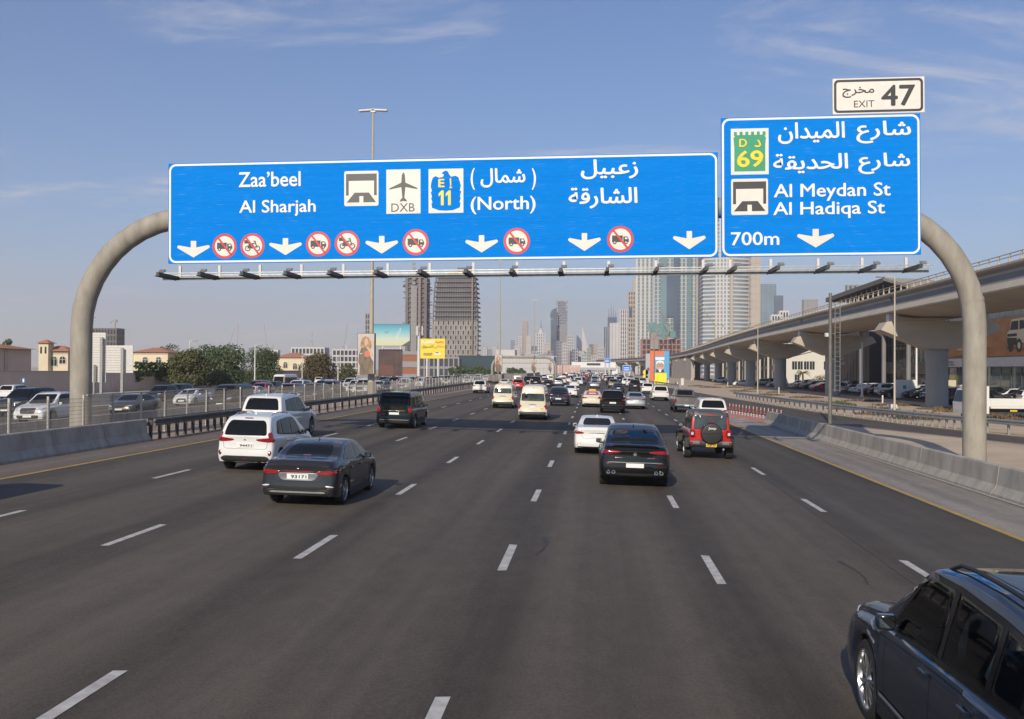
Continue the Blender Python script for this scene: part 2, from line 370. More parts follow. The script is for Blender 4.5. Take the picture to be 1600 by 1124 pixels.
# ------------------------------------------------------------------ concrete barriers (each cast segment its own part)
JERSEY = [(0, 0), (0, .09), (.17, .33), (.24, .86), (.27, .89), (.39, .89), (.42, .86), (.49, .33), (.66, .09), (.66, 0)]
def barrier(name, label, X, ys, flip, grp=None, h=1.0, cat='barrier', m=M_CONCB):
    t = thing(name, label, cat, (X, ys[0], gz(X)), 0, grp)
    lens = {}
    for y0, y1 in zip(ys, ys[1:]):
        k = round(y1-y0, 2)
        if k not in lens:
            b_ = MB(); s = 1 if flip else -1
            b_.sweep([(0, .014, 0), (0, k/2, 0), (0, k-.014, 0)], [(s*a, c*h) for a, c in JERSEY])
            lens[k] = b_.mesh('barrier_segment', m)
        o = link('barrier_segment', lens[k], t, (random.uniform(-.008, .008), y0-ys[0], 0)); o.rotation_euler = (0, 0, random.uniform(-.002, .002))
    return t
barrier('concrete_barrier', 'long concrete barrier in shade along the left edge of the carriageway', -17.88, [37.6 - 3.4*i for i in range(14)][::-1], False)
tR = barrier('concrete_barrier', 'sunlit concrete barrier along the right shoulder, before the gantry\'s right leg', 11.45, [65.2 - 3.3*i for i in range(24)][::-1], True)
b = MB(); pr = [(a, c) for a, c in JERSEY]
pts = [(11.45, 65.2, gz(11.45)), (11.5, 66.6, gz(11.5)), (11.62, 67.8, gz(11.6)), (11.7, 68.3, gz(11.7))]
vs = []
for (x, y, z), sc in zip(pts, (1, .96, .62, .15)):
    for a, c in pr: vs.append((x+a*(.6+.4*sc)+.33*(1-sc)*.4, y, z+c*sc))
n = len(pr); fs = [(i*n+k, i*n+(k+1) % n, (i+1)*n+(k+1) % n, (i+1)*n+k) for i in range(3) for k in range(n)] + [tuple(range(3*n, 4*n))]
b.add(vs, fs); nose = b.build('barrier_nose', M_CONCB); nose.parent = tR; nose.location = -tR.location
strip('gutter_kerb', (11.28, 11.45), mat('kerb_concrete', (0.36, 0.34, 0.30), 0.9), 0.03, ys=(-20, 20, 40, 67))
barrier('concrete_barrier', 'low concrete barrier behind the wire fence, along the oncoming carriageway', -24.0, [12+4*i for i in range(34)], False, h=0.82)
b = MB()
# far edge of the oncoming carriageway: rounded pale barrier
barrier('concrete_barrier', 'pale concrete barrier on the far side of the oncoming carriageway', -46.5, [20+8*i for i in range(48)], False, h=1.0, m=mat('pale_concrete', (0.42, 0.40, 0.36), 0.85))

# ------------------------------------------------------------------ steel guardrails
WB = [(-.04, -.155), (.04, -.12), (.04, -.06), (-.03, -.02), (-.03, .02), (.04, .06), (.04, .12), (-.04, .155), (-.055, .155), (-.055, -.155)]
def guardrail(label, path, spacing, s, h=0.72, grp=None, double=False, dense=None, rm=None, pm_=None):
    p0 = Vector(path[0]); t = thing('guardrail', label, 'guardrail', p0, 0, grp)
    q = [Vector(p)-p0 for p in path]
    b_ = MB(); b_.sweep([(v.x, v.y, v.z+h) for v in q], [(s*a, c) for a, c in WB][::s]); b_.build('rail', rm or M_GALV, t)
    if double:
        b_ = MB(); b_.sweep([(v.x-.34*s, v.y, v.z+h) for v in q], [(-s*a, c) for a, c in WB][::-s]); b_.build('rail', rm or M_GALV, t)
    pm = MB().bb(-.06, .06, -.05, .05, -.05, h+.1); pm.bb(-.04, .1 if s > 0 else .04, -.04, .04, h-.1, h+.1)
    pmesh = pm.mesh('post', pm_ or M_GALVD)
    d = 0.0; L = [0]
    for a, c in zip(q, q[1:]): L.append(L[-1]+(c-a).length)
    while d < L[-1]:
        k = max(i for i in range(len(L)) if L[i] <= d); k = min(k, len(q)-2); f = (d-L[k])/(L[k+1]-L[k]); v = q[k].lerp(q[k+1], f)
        link('post', pmesh, t, (v.x - .17*s, v.y, v.z))
        yy = v.y + p0.y
        d += spacing*(0.42 if dense and dense[0] < yy < dense[1] else 1)
    return t
guardrail('double steel guardrail on close-set posts at the end of the shaded barrier', [(-17.9, 37.9, gz(-17.9)), (-18.0, 60, gz(-18)), (-18.2, 90, gz(-18.2)), (-19.3, 132, gz(-19)), (-20.4, 192, gz(-20)), (-20.6, 330, gz(-20))], 2.0, 1, 0.74, double=True, dense=(0, 50), rm=mat('shade_dark_steel', (.15, .145, .135), .6, .3, .3, scale=3), pm_=mat('shade_dark_post', (.07, .068, .062), .7, .2, .3))  # rail and posts coloured darker to stand for their shaded side
guardrail('steel guardrail on the outer edge of the slip road at right', [(sF(y)+.35, y, -.2355) for y in (8, 20, 38, 55, 67, 81, 106, 128)], 2.0, -1, 0.72, dense=(58, 74))
guardrail('steel guardrail far along the sandy strip beneath the viaduct', [(16.6, 190, -.2355), (15.4, 240, -.2355), (14.2, 320, -.2355)], 4.0, -1, 0.72)

# ------------------------------------------------------------------ wire fence in the median
M_FENCE = mat('fence_post_beige', (0.50, 0.46, 0.40), 0.6, 0, 0.15)
M_WIRE = mat('fence_wire', (0.26, 0.24, 0.21), 0.55, 0.2)
XF = -20.25
t = thing('wire_fence', 'tall wire mesh fence on pale posts along the median', 'fence', (XF, 0, gz(XF)))
pm = MB().box(0, 0, .95, .07, .07, 1.9); pm.box(0, 0, 1.91, .08, .08, .02); pmesh = pm.mesh('post', M_FENCE)
y = 17.1
while y < 290:
    link('post', pmesh, t, (random.uniform(-.02, .02), y, 0)).rotation_euler = (random.uniform(-.01, .01), random.uniform(-.015, .015), 0); y += 2.44
b = MB().box(0, 44.2, 1.90, .045, 14.6, .045); b.build('top_rail', M_FENCE, t)
b = MB()
for k in range(12): b.bb(-.004, .004, 17, 250, .12+.15*k-.004, .12+.15*k+.004)
y = 17.1
while y < 250:
    b.bb(-.0035, .0035, y-.0035, y+.0035, .1, 1.82); y += 0.075 if y < 110 else 0.15
tag(b.build('wire_mesh', M_WIRE, t), kind='stuff')
# stacked block paving / screens further along the median
M_SCREEN = mat('brown_screen', (0.23, 0.18, 0.14), 0.85, 0, 0.2)
t = thing('screen_fence', 'brown solid screen panels along the median in the distance', 'fence', (-21.2, 0, gz(-21.2)))
sm = MB().box(0, 0, 0.95, .08, 7.4, 1.9).mesh('screen_panel', M_SCREEN)
for k in range(22): link('screen_panel', sm, t, (0, 196+k*8.2, 0))

# ------------------------------------------------------------------ traffic delineators in the gore
M_ORANGE = mat('delineator_red', (0.62, 0.10, 0.05), 0.5, 0, 0.12); M_REFL = mat('reflective_white', (0.74, 0.73, 0.70), 0.4)
dm = MB(); dm.cyl(0, 0, .03, .62, .04, n=10); dm.lathe([(0, .62), (.04, .62), (.0, .64)], 10)
base = MB(); base.lathe([(0, 0), (.13, 0), (.12, .025), (.05, .045), (0, .045)], 12)
band = MB(); band.cyl(0, 0, .36, .43, .042, n=10); band.cyl(0, 0, .50, .58, .042, n=10)
proto = thing('delineator_post', 'red flexible delineator post with two white bands', 'delineator', (0, 0, 0), 0, 'red delineator posts in the gore beside the slip road')
dm.build('post', M_ORANGE, proto); base.build('base', M_ORANGE, proto); band.build('reflective_band', M_REFL, proto)
tr = tree_of(proto)
spots = [(10.55+.115*i, 75.3-.62*i) for i in range(14)] + [(12.75+.145*i, 92-1.02*i) for i in range(15)]
for i, (x, y) in enumerate(spots):
    o = proto if i == 0 else dup(proto, (0, 0, 0), tree=tr)
    o.location = (x, y, gz(x)+.012); o.rotation_euler = (random.uniform(-.05, .05), random.uniform(-.05, .05), 0); o.scale = (.9, .9, .82)
    k_ = i if i < 14 else i-14; ordw = ('first', 'second', 'third', 'fourth', 'fifth', 'sixth', 'seventh', 'eighth', 'ninth', 'tenth', 'eleventh', 'twelfth', 'thirteenth', 'fourteenth', 'fifteenth')[k_]
    o['label'] = 'red delineator post, %s from the left in the row %s' % (ordw, 'nearer the traffic' if i < 14 else 'along the slip road')
    o['group'] = 'delineators nearer the traffic' if i < 14 else 'delineators along the slip road'

# ================================================================== SIGN GANTRY
YG = 37.6; YP = 36.95; TILT = math.atan2(0.175, 21.7)
# ---- flat lettering
ISO = {}
def _ar(name, base, dual): ISO[name] = (base, dual)
for ch, bse, dual in (('ا', 0xFE8D, 0), ('إ', 0xFE87, 0), ('ب', 0xFE8F, 1), ('ة', 0xFE93, 0), ('ت', 0xFE95, 1), ('ج', 0xFE9D, 1), ('ح', 0xFEA1, 1), ('خ', 0xFEA5, 1), ('د', 0xFEA9, 0), ('ر', 0xFEAD, 0), ('ز', 0xFEAF, 0), ('س', 0xFEB1, 1), ('ش', 0xFEB5, 1), ('ص', 0xFEB9, 1), ('ع', 0xFEC9, 1), ('ف', 0xFED1, 1), ('ق', 0xFED5, 1), ('ل', 0xFEDD, 1), ('م', 0xFEE1, 1), ('ن', 0xFEE5, 1), ('و', 0xFEED, 0), ('ي', 0xFEF1, 1)): ISO[ch] = (bse, dual)
def arabic(s):
    out = []
    for w in s.split(' '):
        r_ = []
        for i, ch in enumerate(w):
            if ch not in ISO: r_.append(ch); continue
            bse, dual = ISO[ch]
            prev = i > 0 and w[i-1] in ISO and ISO[w[i-1]][1]; nxt = i+1 < len(w) and w[i+1] in ISO and dual
            r_.append(chr(bse + (1 if prev and not nxt else 2 if nxt and not prev else 3 if prev and nxt else 0)))
        out.append(''.join(reversed(r_)))
    return ' '.join(reversed(out))
def text_verts(s, bold=0.0, res=3):
    cu = bpy.data.curves.new('lettering', 'FONT'); cu.body = s; cu.size = 1; cu.resolution_u = res
    o = bpy.data.objects.new('lettering', cu); C.objects.link(o); bpy.context.view_layer.update()
    me = bpy.data.meshes.new_from_object(o.evaluated_get(bpy.context.evaluated_depsgraph_get()))
    bm = bmesh.new(); bm.from_mesh(me); bm.verts.ensure_lookup_table(); seen = set(); k = 0; zs = {}
    for v in bm.verts:                                    # every island a hair above the last, so that joined letters do not share a plane
        if v.index in seen: continue
        st = [v]; seen.add(v.index)
        while st:
            a = st.pop(); zs[a.index] = k*0.00035
            for e in a.link_edges:
                c = e.other_vert(a)
                if c.index not in seen: seen.add(c.index); st.append(c)
        k += 1
    vs = [(v.co.x, v.co.y, zs[v.index]) for v in bm.verts]; fs = [tuple(v.index for v in f.verts) for f in bm.faces]
    if bold:                                             # heavier strokes: the same outline laid a few times, slightly shifted
        n0 = len(vs); v0, f0 = list(vs), list(fs)
        for i, (dx, dy) in enumerate(((bold, 0), (-bold, 0), (0, bold*.8), (0, -bold*.8))):
            vs += [(x+dx, y+dy, z+.0035*(i+1)) for x, y, z in v0]; fs += [tuple(q+n0*(i+1) for q in f) for f in f0]
    bm.free(); bpy.data.objects.remove(o); bpy.data.meshes.remove(me); bpy.data.curves.remove(cu)
    return vs, fs
def lettering(parent, s, u0, u1, v0, v1, m, d=0.006, bold=0.018, name='lettering', shear=0.0, axis='Y', res=3):
    """text filling the rectangle u0..u1, v0..v1 on the parent's front (local -Y), d in front of it"""
    vs, fs = text_verts(s, bold, res)
    xa, xb = min(v[0] for v in vs), max(v[0] for v in vs); ya, yb = min(v[1] for v in vs), max(v[1] for v in vs)
    b_ = MB(); b_.add([(u0+(v[0]-xa)/(xb-xa)*(u1-u0), -d-v[2], v0+(v[1]-ya)/(yb-ya)*(v1-v0)) for v in vs], fs)
    return b_.build(name, m, parent, fix=False)
def flat(parent, name, polys, mats, d=0.004):
    """polygons [(points(u,v), material index, layer)] lying on the parent's front"""
    b_ = MB()
    for pts, mi, lay in polys:
        if sum(a[0]*c[1]-c[0]*a[1] for a, c in zip(pts, pts[1:]+pts[:1])) < 0: pts = pts[::-1]
        b_.add([(u, -d-lay*0.003, v) for u, v in pts], [tuple(range(len(pts)))], mi)
    return b_.build(name, mats, parent, fix=False)
def rrect(u0, u1, v0, v1, r, n=6):
    out = []
    for cx, cy, a0 in ((u1-r, v0+r, -90), (u1-r, v1-r, 0), (u0+r, v1-r, 90), (u0+r, v0+r, 180)):
        for k in range(n+1): a = R(a0+90*k/n); out.append((cx+r*math.cos(a), cy+r*math.sin(a)))
    return out
def ring(parent, name, outer, inner, m, d):
    n = len(outer); b_ = MB(); b_.add([(u, -d, v) for u, v in outer+inner], [(i, (i+1) % n, n+(i+1) % n, n+i) for i in range(n)]); return b_.build(name, m, parent, fix=False)
def circ(cx, cy, r_, n=28): return [(cx+r_*math.cos(2*PI*k/n), cy+r_*math.sin(2*PI*k/n)) for k in range(n)]

M_BLUE = mat('sign_blue', (0.0015, 0.20, 0.68), 0.8, 0, 0.1, scale=1.0, stretch=(0.25, 1, 7), col2=(0.005, 0.22, 0.74), det=8, spec=0.04)
def scuffed(m, col, amt):                                   # pale scratches and dust streaks on the sheeting
    t = m.node_tree; b_ = t.nodes['Principled BSDF']; src = b_.inputs['Base Color'].links[0].from_socket
    tcn = t.nodes.new('ShaderNodeTexCoord'); acc = None
    for sc, st, rot, lo, hi in ((1.6, (1, 1, 22), R(2), .60, .74), (2.2, (1, 1, 16), R(-28), .66, .76), (9.0, (1, 1, 1), 0, .68, .78)):
        mp_ = t.nodes.new('ShaderNodeMapping'); mp_.inputs['Scale'].default_value = st; mp_.inputs['Rotation'].default_value = (0, rot, 0); t.links.new(tcn.outputs['Object'], mp_.inputs[0])
        n_ = t.nodes.new('ShaderNodeTexNoise'); n_.inputs['Scale'].default_value = sc; n_.inputs['Detail'].default_value = 7; t.links.new(mp_.outputs[0], n_.inputs['Vector'])
        r_ = t.nodes.new('ShaderNodeMapRange'); r_.inputs[1].default_value = lo; r_.inputs[2].default_value = hi; t.links.new(n_.outputs[0], r_.inputs[0])
        if acc is None: acc = r_.outputs[0]
        else:
            q_ = t.nodes.new('ShaderNodeMath'); q_.operation = 'MAXIMUM'; t.links.new(acc, q_.inputs[0]); t.links.new(r_.outputs[0], q_.inputs[1]); acc = q_.outputs[0]
    q_ = t.nodes.new('ShaderNodeMath'); q_.operation = 'MULTIPLY'; q_.inputs[1].default_value = amt; t.links.new(acc, q_.inputs[0])
    mx = t.nodes.new('ShaderNodeMix'); mx.data_type = 'RGBA'; mx.inputs['B'].default_value = (*col, 1); t.links.new(src, mx.inputs['A']); t.links.new(q_.outputs[0], mx.inputs['Factor']); t.links.new(mx.outputs['Result'], b_.inputs['Base Color'])
scuffed(M_BLUE, (.16, .38, .80), .55)
M_SWHITE = mat('sign_white', (0.80, 0.79, 0.76), 0.45, 0, 0.04); M_SOFF = mat('sign_offwhite', (0.72, 0.69, 0.63), 0.45, 0, 0.05)
M_SBLACK = mat('sign_black', (0.035, 0.035, 0.037), 0.45); M_SRED = mat('sign_red', (0.60, 0.03, 0.05), 0.4, 0, 0.08); M_SGREEN = mat('sign_green', (0.02, 0.30, 0.16), 0.4); M_SYEL = mat('sign_yellow', (0.85, 0.62, 0.02), 0.4)
M_SGREY = mat('sign_charcoal', (0.075, 0.075, 0.077), 0.5)

gan = thing('sign_gantry', 'curved concrete-grey tubular gantry spanning the whole road with lamp arms', 'gantry', (-20.9, YG, gz(-20.9)))
def gl(v): return Vector(v) - gan.location
zL, zR = 9.42, 9.70; RC = 4.55
def arch():
    pts = [(-20.9, gz(-20.9)+.0)] + [(-20.9, z) for z in (1.5, 3, zL-RC)]
    pts += [(-20.9+RC-RC*math.cos(R(a)), zL-RC+RC*math.sin(R(a))) for a in range(9, 91, 9)]
    pts += [(14.3-RC+RC*math.sin(R(a)), zR-RC+RC*math.cos(R(a))) for a in range(0, 91, 9)]
    pts += [(14.3, z) for z in (3, 1.5, -.25)]
    return pts
A = arch(); nL = 4
b = MB(); b.tube([gl((x, YG, z)) for x, z in A[:14]], .42, 24); b.build('arch_pole', M_CONCP, gan, 40)
b = MB(); b.tube([gl((x, YG, z)) for x, z in A[14:]], .42, 24); b.build('arch_pole', M_CONCP, gan, 40)
b = MB(); b.tube([gl((A[13][0]+.02, YG, A[13][1])), gl((A[14][0]-.02, YG, A[14][1]))], .40, 20); b.build('beam', M_CONCP, gan, 40)
for x, z in ((-20.9, gz(-20.9)), (14.3, -.2355)):
    b = MB(); c = gl((x, YG, z)); b.lathe([(0, .0), (.68, .0), (.68, .06), (.45, .09), (.45, .14)], 24, c=c); b.build('base_plate', M_CONC, gan, 40)
for x in (-19.9, 13.3):                                     # weld collars on the elbows
    b = MB(); s = -1 if x < 0 else 1; a = R(36); cx = (-20.9+RC) if x < 0 else (14.3-RC); zc = (zL if x < 0 else zR)-RC
    pts = [gl((cx+s*RC*math.cos(R(q)), YG, zc+RC*math.sin(R(q)))) for q in (11, 12.5)]; b.tube(pts, .432, 24); b.build('weld_collar', M_CONCP, gan, 40)

def panel(name, label, x0p, x1p, tl, br, face, cat='road sign'):
    """board: tl/br = pixels of top left and bottom right corner"""
    a = at(*tl, YP); c = at(*br, YP); a2 = at(tl[0], br[1], YP)
    o = thing(name, label, cat, (a.x, YP, 0)); o.rotation_euler = (0, -TILT, 0)
    ct, st = math.cos(TILT), math.sin(TILT)
    def uv(px, py):
        w = at(px, py, YP); dx, dz = w.x - o.location.x, w.z - o.location.z
        return (dx*ct + dz*st, -dx*st + dz*ct)
    return o, uv
def uvbox(uv, xl, xr, yt, yb):
    ym = (yt+yb)/2; xm = (xl+xr)/2
    return uv(xl, ym)[0], uv(xr, ym)[0], uv(xm, yb)[1], uv(xm, yt)[1]

def board(o, u0, u1, v0, v1, face, border, corner=.28, bw=.075, inset=.03):
    b_ = MB()
    n = max(1, round((v1-v0)/.8)) if v1-v0 > 1.8 else 1; hh = (v1-v0)/n
    me = MB().bb(u0, u1, 0.0, .06, .0015, hh-.0015).mesh('sign_plank', face)
    for k in range(n): link('sign_plank', me, o, (0, 0, v0+k*hh))
    bk = MB()
    for k in range(max(2, int((u1-u0)/2.2))):
        x = u0 + (k+.5)*(u1-u0)/max(2, int((u1-u0)/2.2)); bk.bb(x-.04, x+.04, .06, .16, v0+.05, v1-.05)
    bk.build('back_rail', M_GALV, o)
    ring(o, 'border', rrect(u0+inset, u1-inset, v0+inset, v1-inset, corner), rrect(u0+inset+bw, u1-inset-bw, v0+inset+bw, v1-inset-bw, corner-bw*.8), border, .004)

def arrow(o, cu, top, bot, hw):
    h_ = top-bot; w_ = hw; st = hw*.165
    p = [(cu-st, top), (cu-st, top-h_*.40), (cu-w_*.92, top-h_*.26), (cu-w_, top-h_*.33), (cu-w_*.98, top-h_*.42), (cu, bot), (cu+w_*.98, top-h_*.42), (cu+w_, top-h_*.33), (cu+w_*.92, top-h_*.26), (cu+st, top-h_*.40), (cu+st, top)]
    flat(o, 'arrow', [(p, 0, 0)], M_SOFF)
def prohibit(o, cu, cv, r_, kind):
    P = [(circ(cu, cv, r_), 1, 0), (circ(cu, cv, r_*.80), 0, 1)]
    def q(*pts): return [(cu+a*r_, cv+c*r_) for a, c in pts]
    if kind == 'truck':
        P += [(q((-.62, -.22), (.18, -.22), (.18, .28), (-.62, .28)), 2, 2), (q((.22, -.22), (.64, -.22), (.64, .0), (.52, .20), (.22, .20)), 2, 2), (q((.34, .0), (.56, .0), (.48, .13), (.34, .13)), 0, 3)]
        for x in (-.42, .42): P += [(circ(cu+x*r_, cv-.24*r_, .14*r_, 14), 2, 3), (circ(cu+x*r_, cv-.24*r_, .06*r_, 10), 0, 4)]
    else:
        for x in (-.38, .42): P += [(circ(cu+x*r_, cv-.22*r_, .23*r_, 18), 2, 2), (circ(cu+x*r_, cv-.22*r_, .15*r_, 14), 0, 3)]
        P += [(q((-.66, .18), (-.24, .18), (-.24, .46), (-.66, .46)), 2, 2), (q((-.42, -.22), (.1, -.22), (.2, -.06), (.02, .12), (-.3, .1)), 2, 4), (q((-.32, .08), (.16, .12), (.22, .22), (-.3, .18)), 2, 5), (q((.36, -.2), (.44, -.2), (.26, .36), (.16, .36)), 2, 4), (q((.1, .32), (.28, .30), (.28, .38), (.1, .40)), 2, 5)]
    a = R(-52); dx, dy = math.cos(a), math.sin(a); w_ = .075
    P.append(([(cu+r_*(.86*dx*s_ - w_*dy*t_), cv+r_*(.86*dy*s_ + w_*dx*t_)) for s_, t_ in ((-1, -1), (1, -1), (1, 1), (-1, 1))], 1, 6))
    flat(o, 'prohibition_roundel', P, [M_SOFF, M_SRED, M_SBLACK])
def tunnel(o, u0, u1, v0, v1, dark=M_SBLACK):
    w_, h_ = u1-u0, v1-v0
    def q(*pts): return [(u0+a*w_, v0+c*h_) for a, c in pts]
    P = [(rrect(u0, u1, v0, v1, w_*.05, 3), 0, 0), (q((.05, .30), (.13, .30), (.13, .72), (.87, .72), (.87, .30), (.95, .30), (.95, .92), (.05, .92)), 1, 1),
         (q((.07, .10), (.44, .10), (.44, .28), (.56, .28), (.56, .10), (.93, .10), (.72, .38), (.30, .38)), 1, 1)]
    flat(o, 'tunnel_pictogram', P, [M_SOFF, dark])

# ---- the long direction sign
so1, uv = panel('direction_sign', 'long blue direction sign with white place names, lane arrows and red roundels', 0, 0, (263, 260), (1122, 402), M_BLUE)
u0 = uv(263, 336)[0]; u1 = uv(1122, 320)[0]; v0 = uv(690, 407.5)[1]; v1 = uv(690, 247)[1]
board(so1, u0, u1, v0, v1, M_BLUE, M_SWHITE)
for s, xl, xr, yt, yb, bo in (("Zaa\u2019beel", 373, 470, 268.5, 292.2, .014), ('Al Sharjah', 374, 493.5, 312.5, 338.5, .014), ('(North)', 735.5, 837, 307, 334.6, .014)):
    a = uvbox(uv, xl, xr, yt, yb); lettering(so1, s, *a, M_SWHITE, bold=bo)
for s, xl, xr, yt, yb in ((arabic('شمال'), 751, 821, 263, 293), (arabic('زعبيل'), 907.6, 997, 249, 280), (arabic('الشارقة'), 888.5, 996, 293, 326)):
    a = uvbox(uv, xl, xr, yt, yb); lettering(so1, s, *a, M_SWHITE, bold=.02)
for s, xl, xr in (('(', 735.5, 742), (')', 831, 837.5)):
    a = uvbox(uv, xl, xr, 263, 297); lettering(so1, s, *a, M_SWHITE, bold=.015)
a = uvbox(uv, 538, 591.4, 267.4, 322); tunnel(so1, *a, dark=M_SGREY)
a = uvbox(uv, 603.7, 657, 265, 334); w_, h_ = a[1]-a[0], a[3]-a[2]
def q(*pts): return [(a[0]+x*w_, a[2]+y*h_) for x, y in pts]
plane_h = [(.5, .94), (.545, .88), (.56, .70), (.90, .58), (.92, .545), (.56, .60), (.53, .36), (.60, .30), (.60, .27), (.5, .285)]
flat(so1, 'airport_pictogram', [(q((0, 0), (1, 0), (1, 1), (0, 1)), 0, 0), (q(*plane_h, *[(1-x, y) for x, y in plane_h[::-1]][1:-1]), 1, 1)], [M_SOFF, M_SGREY])
lettering(so1, 'DXB', *uvbox(uv, 611.5, 648, 318, 331), M_SGREY, d=.012, bold=.0)
a = uvbox(uv, 669.7, 724, 264, 333); w_, h_ = a[1]-a[0], a[3]-a[2]
eagle = [(.10, .12), (.30, .06), (.5, .05), (.70, .06), (.90, .12), (.92, .22), (.89, .24), (.93, .34), (.90, .36), (.94, .48), (.90, .50), (.93, .62), (.90, .70), (.86, .80), (.78, .84), (.64, .82), (.59, .88), (.56, .94), (.48, .96), (.40, .92), (.38, .88), (.44, .88), (.42, .82), (.30, .80), (.20, .84), (.12, .80), (.08, .70), (.06, .60), (.10, .50), (.06, .48), (.10, .36), (.07, .34), (.11, .24), (.08, .22)]
flat(so1, 'falcon_route_shield', [(q((0, 0), (1, 0), (1, 1), (0, 1)), 0, 0), (q(*eagle), 1, 1)], [M_SOFF, M_BLUE])
lettering(so1, 'E', *uvbox(uv, 685, 694.7, 280, 293), M_SYEL, d=.012, bold=.03); lettering(so1, arabic('إ'), *uvbox(uv, 702.5, 707, 279, 295), M_SYEL, d=.012, bold=.01)
a = uvbox(uv, 684.4, 706.6, 298, 321); w_, h_ = (a[1]-a[0])/2, a[3]-a[2]
flat(so1, 'lettering', [([(a[0]+k*w_+x*w_, a[2]+y*h_) for x, y in ((.42, 0), (.80, 0), (.80, 1), (.50, 1), (.10, .80), (.10, .60), (.42, .74))], 0, 0) for k in (0, 1)], [M_SYEL], d=.014)
for cx, ty, by in ((302.4, 376.7, 402.6), (446.1, 372.4, 398.8), (596.5, 369, 396.5), (752.5, 367.8, 394.8), (913.2, 364.5, 392.4), (1077.1, 361.3, 389.8)):
    u, _ = uv(cx, (ty+by)/2); arrow(so1, u, uv(cx, ty)[1], uv(cx, by)[1], uv(cx+25.5, ty)[0]-u)
for cx, cy, rr, kd in ((351, 385, 19, 'truck'), (394.4, 384.2, 19, 'bike'), (497.3, 381.6, 19.4, 'truck'), (542.5, 380.4, 19.5, 'bike'), (649.7, 378.7, 20.4, 'truck'), (807.5, 377.2, 20.8, 'truck'), (969.3, 374, 20.9, 'truck')):
    u, v = uv(cx, cy); prohibit(so1, u, v, uv(cx+rr, cy)[0]-u, kd)
# ---- the exit sign
so2, uv = panel('direction_sign', 'tall blue exit sign with white street names and a green route shield', 0, 0, (1127, 185), (1438, 398), M_BLUE)
u0 = uv(1127, 290)[0]; u1 = uv(1438.5, 290)[0]; v0 = uv(1282, 400)[1]; v1 = uv(1282, 181)[1]
board(so2, u0, u1, v0, v1, M_BLUE, M_SWHITE)
for s, xl, xr, yt, yb in ((arabic('شارع'), 1338, 1423.3, 189, 224), (arabic('الميدان'), 1215.5, 1320, 191, 224.6), (arabic('الحديقة'), 1208, 1325, 240, 271), (arabic('شارع'), 1341, 1422, 239, 272)):
    lettering(so2, s, *uvbox(uv, xl, xr, yt, yb), M_SWHITE, bold=.014 if s.isascii() else .018)
for s, xl, xr, yt, yb in (('Al Meydan St', 1209, 1391.6, 286.4, 314), ('Al Hadiqa St', 1208, 1382.8, 315, 341.5), ('700m', 1142, 1217.6, 362.6, 383.7)):
    lettering(so2, s, *uvbox(uv, xl, xr, yt, yb), M_SWHITE, bold=.014 if s.isascii() else .018)
a = uvbox(uv, 1142, 1201, 201, 273); w_, h_ = a[1]-a[0], a[3]-a[2]
P = [(q((0, 0), (1, 0), (1, 1), (0, 1)), 0, 0), (q((.09, .07), (.91, .07), (.91, .60), (.93, .80), (.86, .86), (.14, .86), (.07, .80), (.09, .60)), 1, 1)]
for k in range(6): P.append((q((.08+.152*k, .84), (.16+.152*k, .84), (.16+.152*k, .93), (.08+.152*k, .93)), 1, 2))
flat(so2, 'castle_route_shield', P, [M_SOFF, M_SGREEN])
lettering(so2, 'D', *uvbox(uv, 1155, 1167, 217.5, 230), M_SYEL, d=.014, bold=.02); lettering(so2, arabic('د'), *uvbox(uv, 1178.5, 1189, 218.5, 230.5), M_SYEL, d=.014, bold=.02)
lettering(so2, '69', *uvbox(uv, 1151.4, 1192.5, 235.5, 261.8), M_SYEL, d=.014, bold=.025)
tunnel(so2, *uvbox(uv, 1142.5, 1200, 279.5, 336))
u, _ = uv(1274.5, 372); arrow(so2, u, uv(1274.5, 358)[1], uv(1274.5, 387)[1], uv(1303.5, 372)[0]-u)
# ---- the exit number tab
so3, uv = panel('exit_number_sign', 'white exit number tab with a black border on top of the exit sign', 0, 0, (1301, 122), (1445, 177), M_SWHITE)
u0 = uv(1301, 152)[0]; u1 = uv(1444.5, 149)[0]; v0 = uv(1372, 177.5)[1]; v1 = uv(1372, 121.5)[1]
board(so3, u0, u1, v0, v1, M_SOFF, M_SBLACK, corner=.16, bw=.09, inset=.05)
lettering(so3, arabic('مخرج'), *uvbox(uv, 1316, 1366, 136, 152.5), M_SBLACK, bold=.005); lettering(so3, 'EXIT', *uvbox(uv, 1334.4, 1366, 157.3, 167.8), M_SBLACK, bold=.0)
lettering(so3, '47', *uvbox(uv, 1376.8, 1430, 132.7, 165.6), M_SBLACK, bold=.02)
# ---- lighting rail and lamp arms under the boards
ct, st = math.cos(TILT), math.sin(TILT)
def railz(x): return at(690, 426, YP-.4).z + (x - at(690, 426, YP-.4).x)*math.tan(TILT)
xa, xb = at(247, 430, YP-.4).x, at(1456, 414, YP-.4).x
for dy, dz, h_ in ((-.30, .0, .05), (-.62, .06, .035), (-.05, -.10, .12)):
    b = MB(); b.sweep([(xa, 0, railz(xa)), (xb, 0, railz(xb))], [(-.03, -h_/2), (.03, -h_/2), (.03, h_/2), (-.03, h_/2)])
    o = b.build('lighting_rail', M_GALV if dz > -.05 else M_GALVD, gan); o.location = Vector((0, YP+dy, dz)) - gan.location
xs = [279.7, 341.5, 405, 470, 535.6, 605, 670.7, 739, 807.5, 881, 951, 1025, 1099, 1141, 1205, 1279, 1348, 1417]
hang = MB().bb(-.05, .05, -.04, .04, -.06, .42).mesh('hanger', M_STEELW)
am = MB(); am.bb(-.06, .06, -1.75, .05, -.16, -.02); am.bb(-.11, -.06, -1.75, .05, -.18, -.14)
armm = am.mesh('lamp_arm', M_DARKM)
